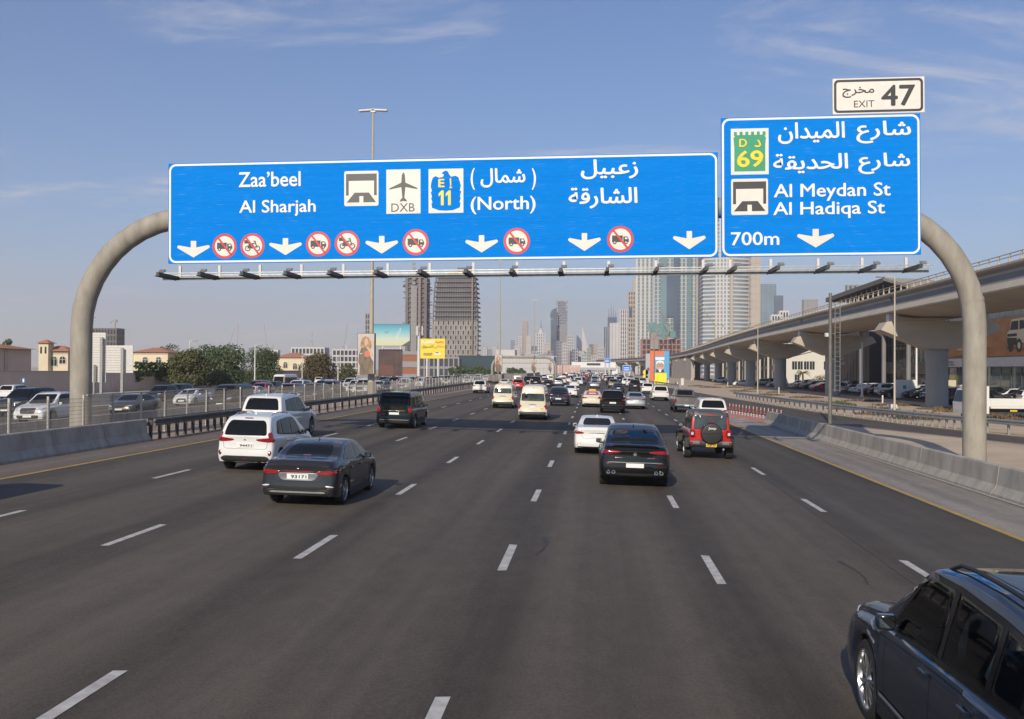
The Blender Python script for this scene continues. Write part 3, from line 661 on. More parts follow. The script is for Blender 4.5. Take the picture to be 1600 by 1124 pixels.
lm = MB(); lm.box(0, 0, 0, .22, .16, .06, rx=.5); lm.box(0, .03, -.04, .04, .06, .06)
lampm = lm.mesh('flood_lamp', M_GALVD)
for px in xs:
    x = at(px, 420, YP-.1).x; z = railz(x)
    link('hanger', hang, gan, Vector((x, YP+.02, z)) - gan.location)
    ao = link('lamp_arm', armm, gan, Vector((x-.06, YP-.1, z)) - gan.location); link('flood_lamp', lampm, ao, (.12, -1.6, .04))

# ================================================================== METRO VIADUCT
M_VIA = mat('viaduct_concrete', (0.46, 0.405, 0.335), 0.8, 0, 0.10, scale=0.3, bump=0.1, bscale=6, stretch=(1, 1, 2.5), det=8)
M_VIAG = mat('viaduct_grey', (0.24, 0.238, 0.235), 0.75, 0, 0.10, scale=0.25, stretch=(1, 1, 2), det=8)  # fascia's sun and shade contrast is put into these two concrete colours
M_PIER = mat('pier_concrete', (0.34, 0.335, 0.33), 0.85, 0, 0.10, scale=0.5, bump=0.1, bscale=8, stretch=(1, 1, .4), det=8)
M_RAILB = mat('railing_beige', (0.44, 0.38, 0.29), 0.6, 0.1, 0.08)
VP = [(34.9, -40), (34.9, 150), (36.3, 230), (39.8, 320), (42.3, 420), (41.0, 500), (34.5, 585), (22.0, 675), (6.0, 770)]
def vpath(n=130):
    out = []
    P_ = [VP[0]] + VP + [VP[-1]]
    for i in range(1, len(P_)-2):
        p0, p1, p2, p3 = (Vector((*p, 0)) for p in P_[i-1:i+3]); k = max(2, int((p2-p1).length/7))
        for j in range(k):
            t = j/k; out.append(.5*((2*p1)+(p2-p0)*t+(2*p0-5*p1+4*p2-p3)*t*t+(3*p1-p0-3*p2+p3)*t**3))
    out.append(Vector((*VP[-1], 0))); return out
VPTS = vpath()
def vat(y):
    for a, c in zip(VPTS, VPTS[1:]):
        if a.y <= y <= c.y: return a.lerp(c, (y-a.y)/(c.y-a.y))
    return VPTS[-1]
via = thing('viaduct', 'long elevated railway viaduct on round piers along the right side', 'viaduct', (35, 0, 0))
off = Vector((35, 0, 0))
PIERY = [16, 58.5, 101.2, 144.4, 186, 228, 270, 312, 354, 396, 438, 480, 522, 564, 606, 648, 690, 732]
ends = [-40] + PIERY + [770]
half = [(-5.2, 9.32), (-5.24, 9.44), (-4.78, 10.0), (-4.60, 10.10), (-4.45, 10.45), (-4.46, 10.85), (-4.66, 11.10), (-4.95, 11.2), (-4.95, 11.36), (-4.55, 11.36), (-4.4, 10.3)]
prof = half + [(-a, c) for a, c in half[::-1]] + [(4.6, 9.30), (2.2, 8.95), (-2.2, 8.95), (-4.6, 9.30)]
for y0, y1 in zip(ends, ends[1:]):
    pts = [vat(y0+.03)-off] + [p-off for p in VPTS if y0+1 < p.y < y1-1] + [vat(y1-.03)-off]
    b = MB(); b.sweep(pts, prof)
    n = len(prof)
    for i in range(len(b.m)):
        k = i % n if i < (len(pts)-1)*n else 0
        if k in (2, 3, 4, 5, 6, n-8-(4+1)): pass
        if k in (2, 3, 4, 5): b.m[i] = 1
    b.build('deck_span', [M_VIA, M_VIAG], via, 30)
for y in PIERY:
    c = vat(y)-off
    b = MB(); cap = [(-5.9, 7.6), (-5.35, 8.4), (-4.7, 8.5), (4.7, 8.5), (5.35, 8.4), (5.9, 7.6), (1.25, 5.7), (-1.25, 5.7)]
    b.prism(cap, -1.25, 1.25, 'Y'); o = b.build('pier_cap', M_VIA, via); o.location = c
    b = MB(); b.cyl(0, 0, -.24, 5.72, 1.08, n=24); b.lathe([(1.08, 5.45), (1.12, 5.46), (1.12, 5.5), (1.08, 5.51)], 24); o = b.build('pier', M_PIER, via, 40); o.location = c
    b = MB()
    for sx in (-1, 1): b.bb(sx*4.4-.5, sx*4.4+.5, -.5, .5, 8.5, 9.3)
    o = b.build('bearing', M_STEELW, via); o.location = c
rl = [p-off+Vector((0, 0, 0)) for p in VPTS]
for s in (-1, 1):
    b = MB()
    for h_ in (11.98, 11.74): b.sweep(rl, [(s*4.82-.03, h_-.03), (s*4.82+.03, h_-.03), (s*4.82+.03, h_+.03), (s*4.82-.03, h_+.03)])
    b.build('railing', M_RAILB, via)
pb = MB(); pb.add([(-.14, -.035, 0), (.02, -.035, 0), (.06, -.035, .66), (-.02, -.035, .66), (-.14, .035, 0), (.02, .035, 0), (.06, .035, .66), (-.02, .035, .66)], [(0, 1, 2, 3), (7, 6, 5, 4), (0, 4, 5, 1), (1, 5, 6, 2), (2, 6, 7, 3), (3, 7, 4, 0)])
pbm = pb.mesh('railing_post', M_RAILB)
y = 40.0
while y < 420: link('railing_post', pbm, via, vat(y)-off+Vector((-4.82, 0, 11.34))); y += 1.9
# angular station roof rising behind the viaduct rail
M_ROOFG = mat('station_roof', (0.115, 0.11, 0.105), 0.5, 0.2, 0.1)
st_ = thing('station_roof', 'angular dark pitched canopy rising behind the viaduct railing', 'station roof', (44, 150, 8))
def loc3(o, p): return Vector(p) - o.location
a0, a1, a2 = at(1290, 466, 165), at(1380, 434, 150), at(1423, 446, 140)
def slab(pts, th, nm, m, par):
    b_ = MB(); n = len(pts); q_ = [Vector(p)-par.location for p in pts]
    b_.add(q_ + [v-Vector((0, 0, th)) for v in q_], [tuple(range(n)), tuple(range(2*n-1, n-1, -1))] + [(i, n+i, n+(i+1) % n, (i+1) % n) for i in range(n)]); return b_.build(nm, m, par)
slab([a0, a1, a1+Vector((9, 6, .3)), a0+Vector((9, 6, .3))], .7, 'roof_slope', M_ROOFG, st_)
slab([a1+Vector((.02, -.02, 0)), a2, a2+Vector((9, 6, 0)), a1+Vector((9, 6, .3))], .45, 'roof_lip', M_RAILB, st_)
b = MB()
for k in range(9):
    p = a0.lerp(a1, .18+.09*k); b.tube([loc3(st_, p+Vector((1, .4, -.7))), loc3(st_, p+Vector((1.5, .4, -3.6)))], .1, 5)
tag(b.build('roof_strut', M_RAILB, st_), kind='stuff')
b = MB()
for fx in (.1, .5, .9):
    p = a0.lerp(a1, fx)+Vector((6, 4, -.7)); q0 = loc3(st_, p); b.cyl(q0.x, q0.y, -8.2, q0.z+.2, .35, n=8)
b.build('roof_column', M_VIAG, st_)

# ================================================================== BUILDINGS NEARBY, RIGHT
M_CREAMW = mat('cream_render', (0.56, 0.50, 0.38), 0.85, 0, 0.08, scale=.4); M_WGLASS = mat('window_glass', (0.03, 0.042, 0.05), 0.06, 0, .3, scale=.4, spec=.7); M_TEAL = mat('shop_glass', (0.075, 0.12, 0.12), 0.06, 0, .5, scale=.3, spec=.6)
M_BROWN = mat('brown_cladding', (0.075, 0.06, 0.052), 0.5, 0, .1); M_BLACKC = mat('black_cladding', (0.022, 0.022, 0.024), 0.3); M_LILAC = mat('pale_band', (0.42, 0.42, 0.47), 0.5); M_WHITEW = mat('white_render', (0.66, 0.62, 0.55), 0.85, 0, .06)
M_MULL = mat('mullion', (0.16, 0.17, 0.17), 0.4, .5)
def side_facade(o, y0, y1, z0, z1, m_glass, bays, rows, m_mull, x=0.0, name='window'):
    """curtain wall facing the road: one pane per bay and row, real mullions between"""
    dy, dz = (y1-y0)/bays, (z1-z0)/rows
    pm = MB().bb(x-.02, x+.12, .05, dy-.05, .05, dz-.05).mesh(name, m_glass)
    for i in range(bays):
        for j in range(rows): link(name, pm, o, (0, y0+i*dy, z0+j*dz))
    b_ = MB()
    for i in range(bays+1): b_.bb(x-.08, x+.1, y0+i*dy-.05, y0+i*dy+.05, z0, z1)
    for j in range(rows+1): b_.bb(x-.06, x+.1, y0, y1, z0+j*dz-.05, z0+j*dz+.05)
    b_.build('mullion', m_mull, o)
XS = 52.0; G0 = -.2355
d1 = thing('car_showroom', 'glass fronted car showroom with an orange desert billboard over a pale band', 'showroom', (XS, 104, G0))
MB().bb(.15, 26, 0, 42, 0, 12.5).build('wall', M_BLACKC, d1)
side_facade(d1, 0, 42, .2, 4.3, M_TEAL, 14, 1, M_MULL); side_facade(d1, 0, 42, 10.6, 12.4, M_TEAL, 21, 1, M_MULL)
MB().bb(-.5, .1, -.2, 42, 4.35, 5.6).build('fascia_band', M_LILAC, d1)
# orange hoarding with a beige off-roader printed on it
M_ORNG = mat('print_sand_orange', (0.38, 0.18, 0.07), 0.6, 0, .5, scale=.35, stretch=(1, .35, 2.2), col2=(.25, .11, .045), det=8)
hb = thing('hoarding', 'wide orange desert hoarding with a pale off-roader and white brand lettering', 'billboard', (XS-.55, 104, G0+5.65)); hb.rotation_euler = (0, 0, -PI/2)
# local: u runs along -Y (so +u = nearer), front faces the road
MB().bb(-42, 0, 0, .3, 0, 4.85).build('panel', M_ORNG, hb)
def hu(y): return -(y-104)
M_PB = mat('print_beige', (0.50, 0.44, 0.32), 0.6); M_PD = mat('print_dark', (0.03, 0.03, 0.032), 0.6); M_PSH = mat('print_rust', (0.20, 0.08, 0.03), 0.6, 0, .4, scale=.8)
u = hu(121.7)
def P_(pts): return [(u+a, c) for a, c in pts]
flat(hb, 'printed_offroader', [
    (P_([(-3.6, .9), (4.9, .4), (5.4, .8), (-3.2, 1.25)]), 2, 0),
    (P_([(-3.3, 1.5), (-3.2, 2.9), (-2.5, 3.2), (-2.0, 4.5), (1.6, 4.6), (2.4, 3.3), (3.6, 3.1), (3.7, 1.6)]), 0, 1),
    (P_([(-2.4, 3.2), (-1.9, 4.25), (.0, 4.3), (.0, 3.2)]), 1, 2), (P_([(.3, 3.2), (.3, 4.3), (1.4, 4.3), (2.0, 3.3)]), 1, 2),
    (P_([(-3.2, 1.5), (-3.2, 2.3), (-.4, 2.2), (-.4, 1.3)]), 1, 3), (P_([(-3.1, 2.4), (-.4, 2.4), (-.4, 2.75), (-3.1, 2.75)]), 1, 3),
    (circ(u-2.1, 1.2, .75, 20), 1, 4), (circ(u+.2, 1.25, .85, 20), 1, 4), (circ(u+2.9, 1.3, .75, 20), 1, 4), (circ(u+.2, 1.25, .42, 16), 0, 5), (circ(u+2.9, 1.3, .38, 16), 0, 5)], [M_PB, M_PD, M_PSH], d=.012)
flat(hb, 'printed_dunes', [([(-40, 0.05), (-30, .05), (-25.5, 1.3), (-29, .9)], 0, 0), ([(-14, .1), (-1, .1), (-1, 1.2), (-6, .8)], 0, 0), ([(-10.5, 2.9), (-.6, 3.2), (-.6, 4.7), (-10, 4.7), (-8, 3.8)], 1, 0)], [M_PSH, mat('print_hill', (.24, .17, .12), .7, 0, .6, scale=.6)], d=.008)
def kia(parent, u0, u1, v0, v1, m, d, name='brand_letters'):
    w_, h_ = u1-u0, v1-v0
    def q_(*p): return [(u0+a*w_, v0+c*h_) for a, c in p]
    t_ = .055
    flat(parent, name, [(q_((0, 0), (.09, 0), (.09, 1), (0, 1)), 0, 0), (q_((.09, .30), (.24, 1), (.34, 1), (.12, .12)), 0, 0), (q_((.2, .5), (.34, 0), (.46, 0), (.27, .62)), 0, 1), (q_((.34, .0), (.46, .0), (.60, 1), (.52, 1)), 0, 2), (q_((.52, 1), (.60, 1), (.74, 0), (.65, 0)), 0, 3), (q_((.65, 0), (.74, 0), (.95, 1), (.85, 1)), 0, 4), (q_((.88, .0), (1.0, .0), (1.0, 1), (.90, 1)), 0, 5)], [m], d=d)
kia(hb, hu(141.5), hu(137), 1.6, 2.75, M_SWHITE, .015); flat(hb, 'small_print', [([(hu(141.5), 1.05), (hu(137), 1.05), (hu(137), 1.25), (hu(141.5), 1.25)], 0, 0)], [M_PB], d=.012)
e2 = bpy.data.objects.new('fascia_sign', None); C.objects.link(e2); e2.parent = d1; e2.location = (-.52, 0, 4.35); e2.rotation_euler = (0, 0, -PI/2)
kia(e2, -16.2, -13.2, .25, 1.0, M_SWHITE, .01); flat(e2, 'small_print', [([(-41, .6), (-39, .6), (-39, .8), (-41, .8)], 0, 0), ([(-41, .25), (-38.6, .25), (-38.6, .4), (-41, .4)], 0, 0)], [M_MULL], d=.01)
d2 = thing('car_showroom', 'black glass showroom with a round emblem and white letters, behind the nearest full pier', 'showroom', (XS, 147, G0))
MB().bb(.15, 24, 0, 30, 0, 11.5).build('wall', M_BLACKC, d2)
side_facade(d2, 0, 30, 5.2, 11.3, M_WGLASS, 16, 2, M_MULL); side_facade(d2, 0, 30, .2, 3.3, M_WGLASS, 10, 1, M_MULL)
MB().bb(-.3, .1, 0, 30, 3.35, 5.15).build('fascia_band', M_BLACKC, d2)
e3 = bpy.data.objects.new('fascia_sign', None); C.objects.link(e3); e3.parent = d2; e3.location = (-.31, 0, 3.4); e3.rotation_euler = (0, 0, -PI/2)
kia(e3, -7.5, -2.8, .35, .95, M_SWHITE, .01)
lettering(e3, 'GEELY', -21, -15.6, .4, 1.15, mat('letters_grey', (.3, .3, .3), .4, .5), d=.01, bold=.02) if False else lettering(e3, 'mazda', -19.5, -15, .45, 1.05, mat('letters_grey', (.30, .30, .31), .35, .5), d=.01, bold=.02)
ring(e3, 'emblem', [(-21.6+1.0*math.cos(a*PI/12), .8+.75*math.sin(a*PI/12)) for a in range(24)], [(-21.6+.82*math.cos(a*PI/12), .8+.58*math.sin(a*PI/12)) for a in range(24)], MATS['letters_grey'], .012)
MB().bb(-.1, .1, 11, 14, .2, 3.2).build('entrance', M_BROWN, d2)
d3 = thing('car_showroom', 'windowless brown clad showroom with a winged emblem, between the second and nearest piers', 'showroom', (XS-2, 180, G0))
MB().bb(0, 22, 0, 26, 0, 11).build('wall', M_BROWN, d3)
b = MB()
for k in range(12): b.bb(-.06, .0, k*2.18-.03, k*2.18+.03, 0, 11)
tag(b.build('cladding_joint', M_BLACKC, d3), kind='stuff')
e4 = bpy.data.objects.new('wall_sign', None); C.objects.link(e4); e4.parent = d3; e4.location = (-.08, 0, 5.0); e4.rotation_euler = (0, 0, -PI/2)
lettering(e4, 'mazda', -23, -16.5, .0, .62, MATS['letters_grey'], d=.02, bold=.02)
ring(e4, 'emblem', [(-19.7+2.4*math.cos(a*PI/12), 1.9+1.0*math.sin(a*PI/12)) for a in range(24)], [(-19.7+2.15*math.cos(a*PI/12), 1.9+.8*math.sin(a*PI/12)) for a in range(24)], MATS['letters_grey'], .02)
flat(e4, 'emblem_wing', [([(-21.9, 2.1), (-19.7, 1.35), (-17.5, 2.1), (-19.7, 1.6)], 0, 0)], [MATS['letters_grey']], d=.02)
# cream gabled office facing the traffic
d4 = thing('office_building', 'cream gabled office with dark window strips, seen between two viaduct piers', 'building', (52, 228, G0))
MB().prism([(-7.5, 0), (7.5, 0), (7.5, 6.7), (0, 8.6), (-7.5, 6.7)], 0, 16, 'Y').build('wall', M_WHITEW, d4)
MB().prism([(-8, 6.62), (0, 8.66), (8, 6.62), (8, 7.0), (0, 9.05), (-8, 7.0)], -.4, 16.3, 'Y').build('roof', M_WHITEW, d4)
wm = MB().bb(-.55, .55, -.03, .12, 0, 1.9).mesh('window', M_WGLASS); fm = MB().bb(-.04, .04, -.06, .06, 0, 1.9).mesh('frame', M_STEELW)
for x in (-5.6, -4.3, -2.9, -1.6, 1.6, 2.9, 4.3, 5.6): link('frame', fm, link('window', wm, d4, (x, 0, 4.0)))
for x in (-5.0, 1.8, 4.0, 5.4): link('frame', fm, link('window', wm, d4, (x, 0, .9)))
# arcade with white columns, farther along
d5 = thing('arcade_building', 'dark fronted building with tall white columns behind the farther piers', 'building', (52, 262, G0))
MB().bb(.8, 20, 0, 150, 0, 10).build('wall', M_BLACKC, d5); MB().bb(-.4, 20.2, 0, 150, 10.02, 11).build('roof', M_CREAMW, d5)
cm = MB().cyl(0, 0, 0, 10, .32, n=10).mesh('column', M_WHITEW)
for k in range(11): link('column', cm, d5, (.1, 3+k*14.5, 0))
wm = MB().bb(-.06, .06, -1.6, 1.6, 0, 3.4).mesh('window', M_WGLASS)
for k in range(25):
    for z in (.6, 5.2): link('window', wm, d5, (.78, 5.9+k*5.8, z))
d6 = thing('guard_wall', 'plain concrete wall under the far end of the viaduct', 'wall', (37.0, 372, G0)); MB().bb(0, 1.0, 0, 90, 0, 8.6).build('wall_slab', M_VIA, d6)

# ---- small things on the right verge
M_POLEB = mat('beige_pole', (0.50, 0.44, 0.36), .55, .1, .08)
def street_lamp(label, x, y, h, arm, head='single', grp=None, r0=.10, m=None, armdir=-1):
    t_ = thing('street_lamp', label, 'street lamp', (x, y, gz(x)), 0, grp); m = m or M_POLEB
    b_ = MB(); b_.cyl(0, 0, 0, h, r0, r0*.6, 10); b_.cyl(0, 0, 0, .5, r0*1.35, r0*1.3, 10); b_.build('pole', m, t_, 40)
    for s in ((armdir,) if head == 'single' else (-1, 1)):
        b_ = MB(); b_.tube([(0, 0, h-.05), (s*arm*.5, 0, h+.03), (s*arm, 0, h+.05)], r0*.45, 6); b_.build('arm', m, t_)
        b_ = MB(); b_.bevbox(s*(arm+.25), 0, h+.03, .8 if head == 'single' else 1.4, .28, .12, .04); b_.build('lamp_head', M_GALVD if head == 'single' else M_STEELW, t_)
    return t_
street_lamp('tall thin lamp post on sand in front of the nearest viaduct pier', 27.2, 89.9, 12.2, 1.0)
street_lamp('slim lamp post beside the end of the slip road guardrail', 26.0, 156, 10.6, .9)
def lampcopy(): pass
cp = thing('camera_mast', 'dark metal mast with a ladder and small camera behind the barrier nose', 'mast', (16.2, 67.8, G0))
b = MB(); b.cyl(0, 0, 0, 9.0, .14, .11, 12); b.build('pole', mat('mast_grey', (.17, .165, .15), .6, .3, .15), cp, 40)
b = MB(); b.tube([(.32, 0, 2.2), (.32, 0, 8.2)], .03, 5); b.tube([(.66, 0, 2.2), (.66, 0, 8.2)], .03, 5)
for k in range(18): b.tube([(.32, 0, 2.3+.33*k), (.66, 0, 2.3+.33*k)], .016, 5)
for z in (2.3, 4.4, 6.2): b.tube([(.1, 0, z), (.34, 0, z)], .025, 5)
b.build('ladder', M_GALVD, cp)
b = MB(); b.bevbox(-.28, -.1, 6.1, .22, .40, .26, .03); b.box(-.12, 0, 6.1, .2, .06, .06); b.build('camera', M_STEELW, cp)
bm_ = MB(); bm_.bevbox(0, 0, .5, .16, .16, 1.0, .03); mk = bm_.mesh('marker_post', M_STEELW)
for px, py in ((1379, 632), (1217, 615), (1137, 604), (1080, 596)):
    p = gp(px, py); o = link('marker_post', mk, None, p); tag(o, {1379: 'short white marker post on sand left of the nearest pier', 1217: 'short white marker post at the foot of the third pier', 1137: 'short white marker post by the fifth pier, farther up the verge', 1080: 'short white marker post farthest up the sandy verge'}[px], 'post')
bm_ = MB(); bm_.prism([(-.4, 0), (.4, 0), (.3, .5), (-.3, .5)], -.5, .5, 'Y'); mk = bm_.mesh('concrete_block', M_STEELW)
for px, py, lb in ((1394, 640, 'white concrete block on sand behind the guardrail, beside the tall lamp'), (1057, 600, 'white concrete block on the verge before the blue billboard, right one'), (1037, 597, 'white concrete block on the verge before the blue billboard, left one')):
    p = gp(px, py); tag(link('concrete_block', mk, None, p+Vector((0, 0, 0))), lb, 'block')
b = MB(); b.bb(-.35, .35, -.3, .3, 0, 1.6); b.bb(-.4, .4, -.35, .35, 1.6, 1.7); tag(b.build('utility_cabinet', M_STEELW, loc=gp(1066, 602)), 'white utility cabinet standing on the verge right of the blue billboard', 'cabinet')
# tufts and low scrub on the sand
M_SCRUB = mat('dry_scrub', (0.15, 0.105, 0.06), .9, 0, .35, scale=6); M_SCRUBG = mat('green_scrub', (0.085, 0.10, 0.04), .9, 0, .35, scale=6)
def scrub(label, spots, m, hgt, n=160, name='scrub_patch'):
    b_ = MB()
    for (x, y, w_, d_) in spots:
        for _ in range(int(n*w_*d_**.5/2)):
            a = random.random()*2*PI; r_ = random.random()**.6; px_, py_ = x+math.cos(a)*r_*w_, y+math.sin(a)*r_*d_; h_ = hgt*(1-r_*.6)*(.4+random.random()*.8)
            t_ = random.random()*PI; dx, dy = math.cos(t_)*.10, math.sin(t_)*.10; lx, ly = random.uniform(-.2, .2), random.uniform(-.2, .2); g0 = gz(px_)
            b_.add([(px_-dx, py_-dy, g0), (px_+dx, py_+dy, g0), (px_+dx*.3+lx, py_+dy*.3+ly, g0+h_)], [(0, 1, 2)])
    return tag(b_.build(name, m, fix=False), label, None, None, 'stuff')
sp_ = [gp(px, py) for px, py in ((1245, 628), (1275, 630), (1330, 640), (1365, 640), (1375, 648), (1425, 648), (1200, 618), (1160, 612), (1110, 606), (1090, 604), (1530, 656), (1150, 606), (1300, 632), (1260, 622), (1400, 634), (1470, 640), (1350, 627), (1220, 614), (1180, 609), (1560, 652), (1500, 644), (1130, 602), (1590, 660), (1440, 655))]
scrub(None, [(p.x, p.y, 2.4, 2.0) for p in sp_], M_SCRUB, .45)
p = gp(1315, 635); scrub(None, [(p.x, p.y, 1.5, 1.2)], M_SCRUBG, .8, 260)
p = gp(1408, 655); scrub(None, [(p.x, p.y, .6, .6)], M_SCRUBG, .5, 260)
scrub(None, [(-52+random.uniform(-3, 3), 60+9*k, 1.8, 2.2) for k in range(28)], M_SCRUB, .5)
scrub(None, [(-54, 96, 1.6, 3)], M_SCRUBG, .8, 200)

# signs
def disc_sign(label, p, h, r_, col, m_rim, sym=None):
    t_ = thing('road_sign', label, 'road sign', p); b_ = MB(); b_.cyl(0, 0, 0, h+r_, .045, n=8); b_.build('post', M_GALV, t_)
    b_ = MB(); b_.prism(circ(0, h, r_, 24), -.09, -.06, 'Y'); b_.build('sign_face', m_rim, t_); flat(t_, 'sign_symbol', [(circ(0, h, r_*.78, 20), 0, 0)] + (sym or []), [col, M_SWHITE, M_SBLACK], d=.094); return t_
p = gp(37, 622); disc_sign('round blue sign on a post before the tan villa wall', p, 2.0, .42, M_SGREY, mat('sign_rim_blue', (.03, .1, .3), .4), [([(-.1, 1.8), (.1, 1.8), (.1, 2.2), (-.1, 2.2)], 1, 1)])
for px, py, lb in ((1473, 606, 'red sign with a white arrow beside the nearest pier'), (1599, 612, 'red round sign at the right edge of the photo, before the showroom')):
    p = at(px, 600, 128); t_ = thing('road_sign', lb, 'road sign', (p.x, p.y, G0)); b_ = MB(); b_.cyl(0, 0, 0, 3.3, .05, n=8); b_.build('post', M_GALV, t_)
    MB().bb(-.42, .42, -.10, -.07, 2.25, 3.25).build('sign_face', M_SRED, t_); flat(t_, 'arrow', [([(-.08, 2.4), (.08, 2.4), (.08, 2.8), (.24, 2.8), (0, 3.12), (-.24, 2.8), (-.08, 2.8)], 0, 0)], [M_SWHITE], d=.104)
# site boards behind the parked cars
for i, (px0, px1, lb) in enumerate(((1398, 1432, 'white site board with a green square, left of the nearest pier'), (1474, 1494, 'pale site board with a green square, right of the nearest pier'))):
    a, c = at(px0, 600, 136), at(px1, 600, 136); t_ = thing('site_board', lb, 'board', ((a.x+c.x)/2, 136, G0)); w_ = c.x-a.x
    MB().bb(-w_/2, w_/2, 0, .12, 0, 2.5).build('panel', M_CREAMW if i else M_SWHITE, t_); flat(t_, 'green_square', [([(-.35, 1.25), (.1, 1.25), (.1, 1.75), (-.35, 1.75)], 0, 0)], [M_SGREEN], d=.01)
for px, lb in ((1347, 'white flagless pole before the brown showroom'), (1432, 'white pole left of the nearest pier'), (1471, 'pale pylon pole right of the nearest pier')):
    p = at(px, 600, 140); b_ = MB(); b_.cyl(0, 0, 0, 7.6, .16, .12, 10); b_.cyl(0, 0, 0, .3, .26, .24, 10); b_.lathe([(.12, 7.6), (.16, 7.62), (.12, 7.7), (0, 7.75)], 10); tag(b_.build('pole', M_SWHITE, None, 40, loc=(p.x, p.y, G0)), lb, 'pole')

# ================================================================== TREES AND HEDGES
def leafmat(name, c, c2): return mat(name, c, .75, 0, .3, scale=.9, col2=c2, det=4, spec=.2)
M_LEAF = leafmat('leaf_olive', (0.065, 0.078, 0.028), (0.125, 0.125, 0.052)); M_LEAFG = leafmat('leaf_green', (0.055, 0.088, 0.034), (0.10, 0.14, 0.058)); M_LEAFB = leafmat('leaf_brownish', (0.075, 0.062, 0.026), (0.125, 0.098, 0.045)); M_HEDGE = leafmat('leaf_hedge', (0.035, 0.075, 0.02), (0.06, 0.11, 0.032))
M_BARK = mat('bark', (0.13, 0.10, 0.075), .9, 0, .3, scale=4, stretch=(1, 1, .3))
def tree(label, x, y, h, rw, m, n=4200, leaf=.32, name='broadleaf_tree', seed=1, low=.12):
    rg = random.Random(seed); t_ = thing(name, label, 'tree', (x, y, gz(x)))
    b_ = MB(); b_.tube([(0, 0, 0), (.1, .05, h*.25), (0, .1, h*.5)], .3, 8, rads=[.34, .24, .12])
    lobes = []
    for k in range(9):
        a = rg.random()*2*PI; rr = rw*(.25+.5*rg.random()) if k else 0; zc = h*(low+.22+.48*rg.random()) if k else h*.58
        r_ = rw*(.34+.22*rg.random()) if k else rw*.62
        c = Vector((math.cos(a)*rr, math.sin(a)*rr*.8, min(zc, h-r_*.75))); lobes.append((c, r_)); b_.tube([(0, 0, h*.2), c*.55+Vector((0, 0, h*.05)), c], .08, 5, rads=[.16, .1, .04])
    if low < .05:
        for k in range(7): a = k*.9+rg.random()*.5; lobes.append((Vector((math.cos(a)*rw*.55, math.sin(a)*rw*.5, h*.20)), rw*.36))
    b_.build('trunk', M_BARK, t_, 40)
    cb = MB(); tot = sum(r_**2 for _, r_ in lobes)
    for c, r_ in lobes:
        for _ in range(int(n*r_*r_/tot)):
            d = Vector((rg.gauss(0, 1), rg.gauss(0, 1), rg.gauss(0, 1))).normalized(); rr = r_*(.62+.46*rg.random()**.7)
            if rg.random() < .08: rr *= 1.15
            p = c + Vector((d.x, d.y, d.z*.82))*rr
            if p.z < h*low*.6: continue
            nrm = (d + Vector((rg.gauss(0, .6), rg.gauss(0, .6), rg.gauss(0, .6)))).normalized(); u_ = nrm.orthogonal().normalized(); v_ = nrm.cross(u_); s_ = leaf*(.5+rg.random()); al = rg.random()*PI; uu = u_*math.cos(al)+v_*math.sin(al); vv = nrm.cross(uu)
            cb.add([p-uu*s_*.6, p+vv*s_*.32, p+uu*s_*.6, p-vv*s_*.32], [(0, 1, 2, 3)])
    cb.build('crown', m, t_, fix=False); return t_
def tree_px(label, pxc, pyb, pyt, pxw, D, m, **k):
    p = at(pxc, pyb, D); zt = at(pxc, pyt, D).z; w_ = pxw*D/1500; return tree(label, p.x, D, zt-gz(p.x), w_/2, m, **k)
tree_px('broad olive tree with a pale brown lower skirt beside the hedge', 292, 604, 531, 66, 150, M_LEAF, n=8200, seed=3, low=.02)
tree_px('dark green tree in the middle of the left clump, behind the lamp post', 347, 602, 529, 80, 160, M_LEAFG, n=9000, seed=4, low=.02)
tree_px('rounded grey green tree at the right of the left clump', 410, 600, 536, 72, 178, M_LEAFG, n=9000, seed=5, low=.02, leaf=.28)
tree_px('brownish tree behind the oncoming coach', 500, 597, 543, 64, 215, M_LEAFB, n=7000, seed=6, low=.02, leaf=.36)
tree_px('small green tree right of the brownish one', 541, 596, 560, 32, 232, M_LEAF, n=2600, seed=7, low=.02, leaf=.36)
tree_px('dark tree top showing over the roof at the left edge', 8, 560, 519, 30, 190, M_LEAFG, n=1800, seed=8)
tree_px('tree behind the villa roof left of the clump', 258, 580, 531, 46, 215, M_LEAF, n=2400, seed=9)
for i in range(9): tree_px('dark street tree in the far row before the glass mall, %s' % ('leftmost', 'second from left', 'third from left', 'fourth from left', 'middle one', 'fourth from right', 'third from right', 'second from right', 'rightmost')[i], 706+i*8.2, 590, 571+random.uniform(-1.5, 1.5), 12, 330, M_LEAFG, n=900, seed=20+i, leaf=.5)
for i in range(4): tree_px('dark tree before the white mall, %s' % ('leftmost of four', 'second from left of four', 'third from left of four', 'rightmost of four')[i], 795+i*7, 586, 573, 10, 420, M_LEAFG, n=500, seed=40+i, leaf=.6)
tree_px('olive tree between the LED screen and the dark billboard foot', 596, 600, 588, 30, 300, M_LEAF, n=900, seed=50, leaf=.5)
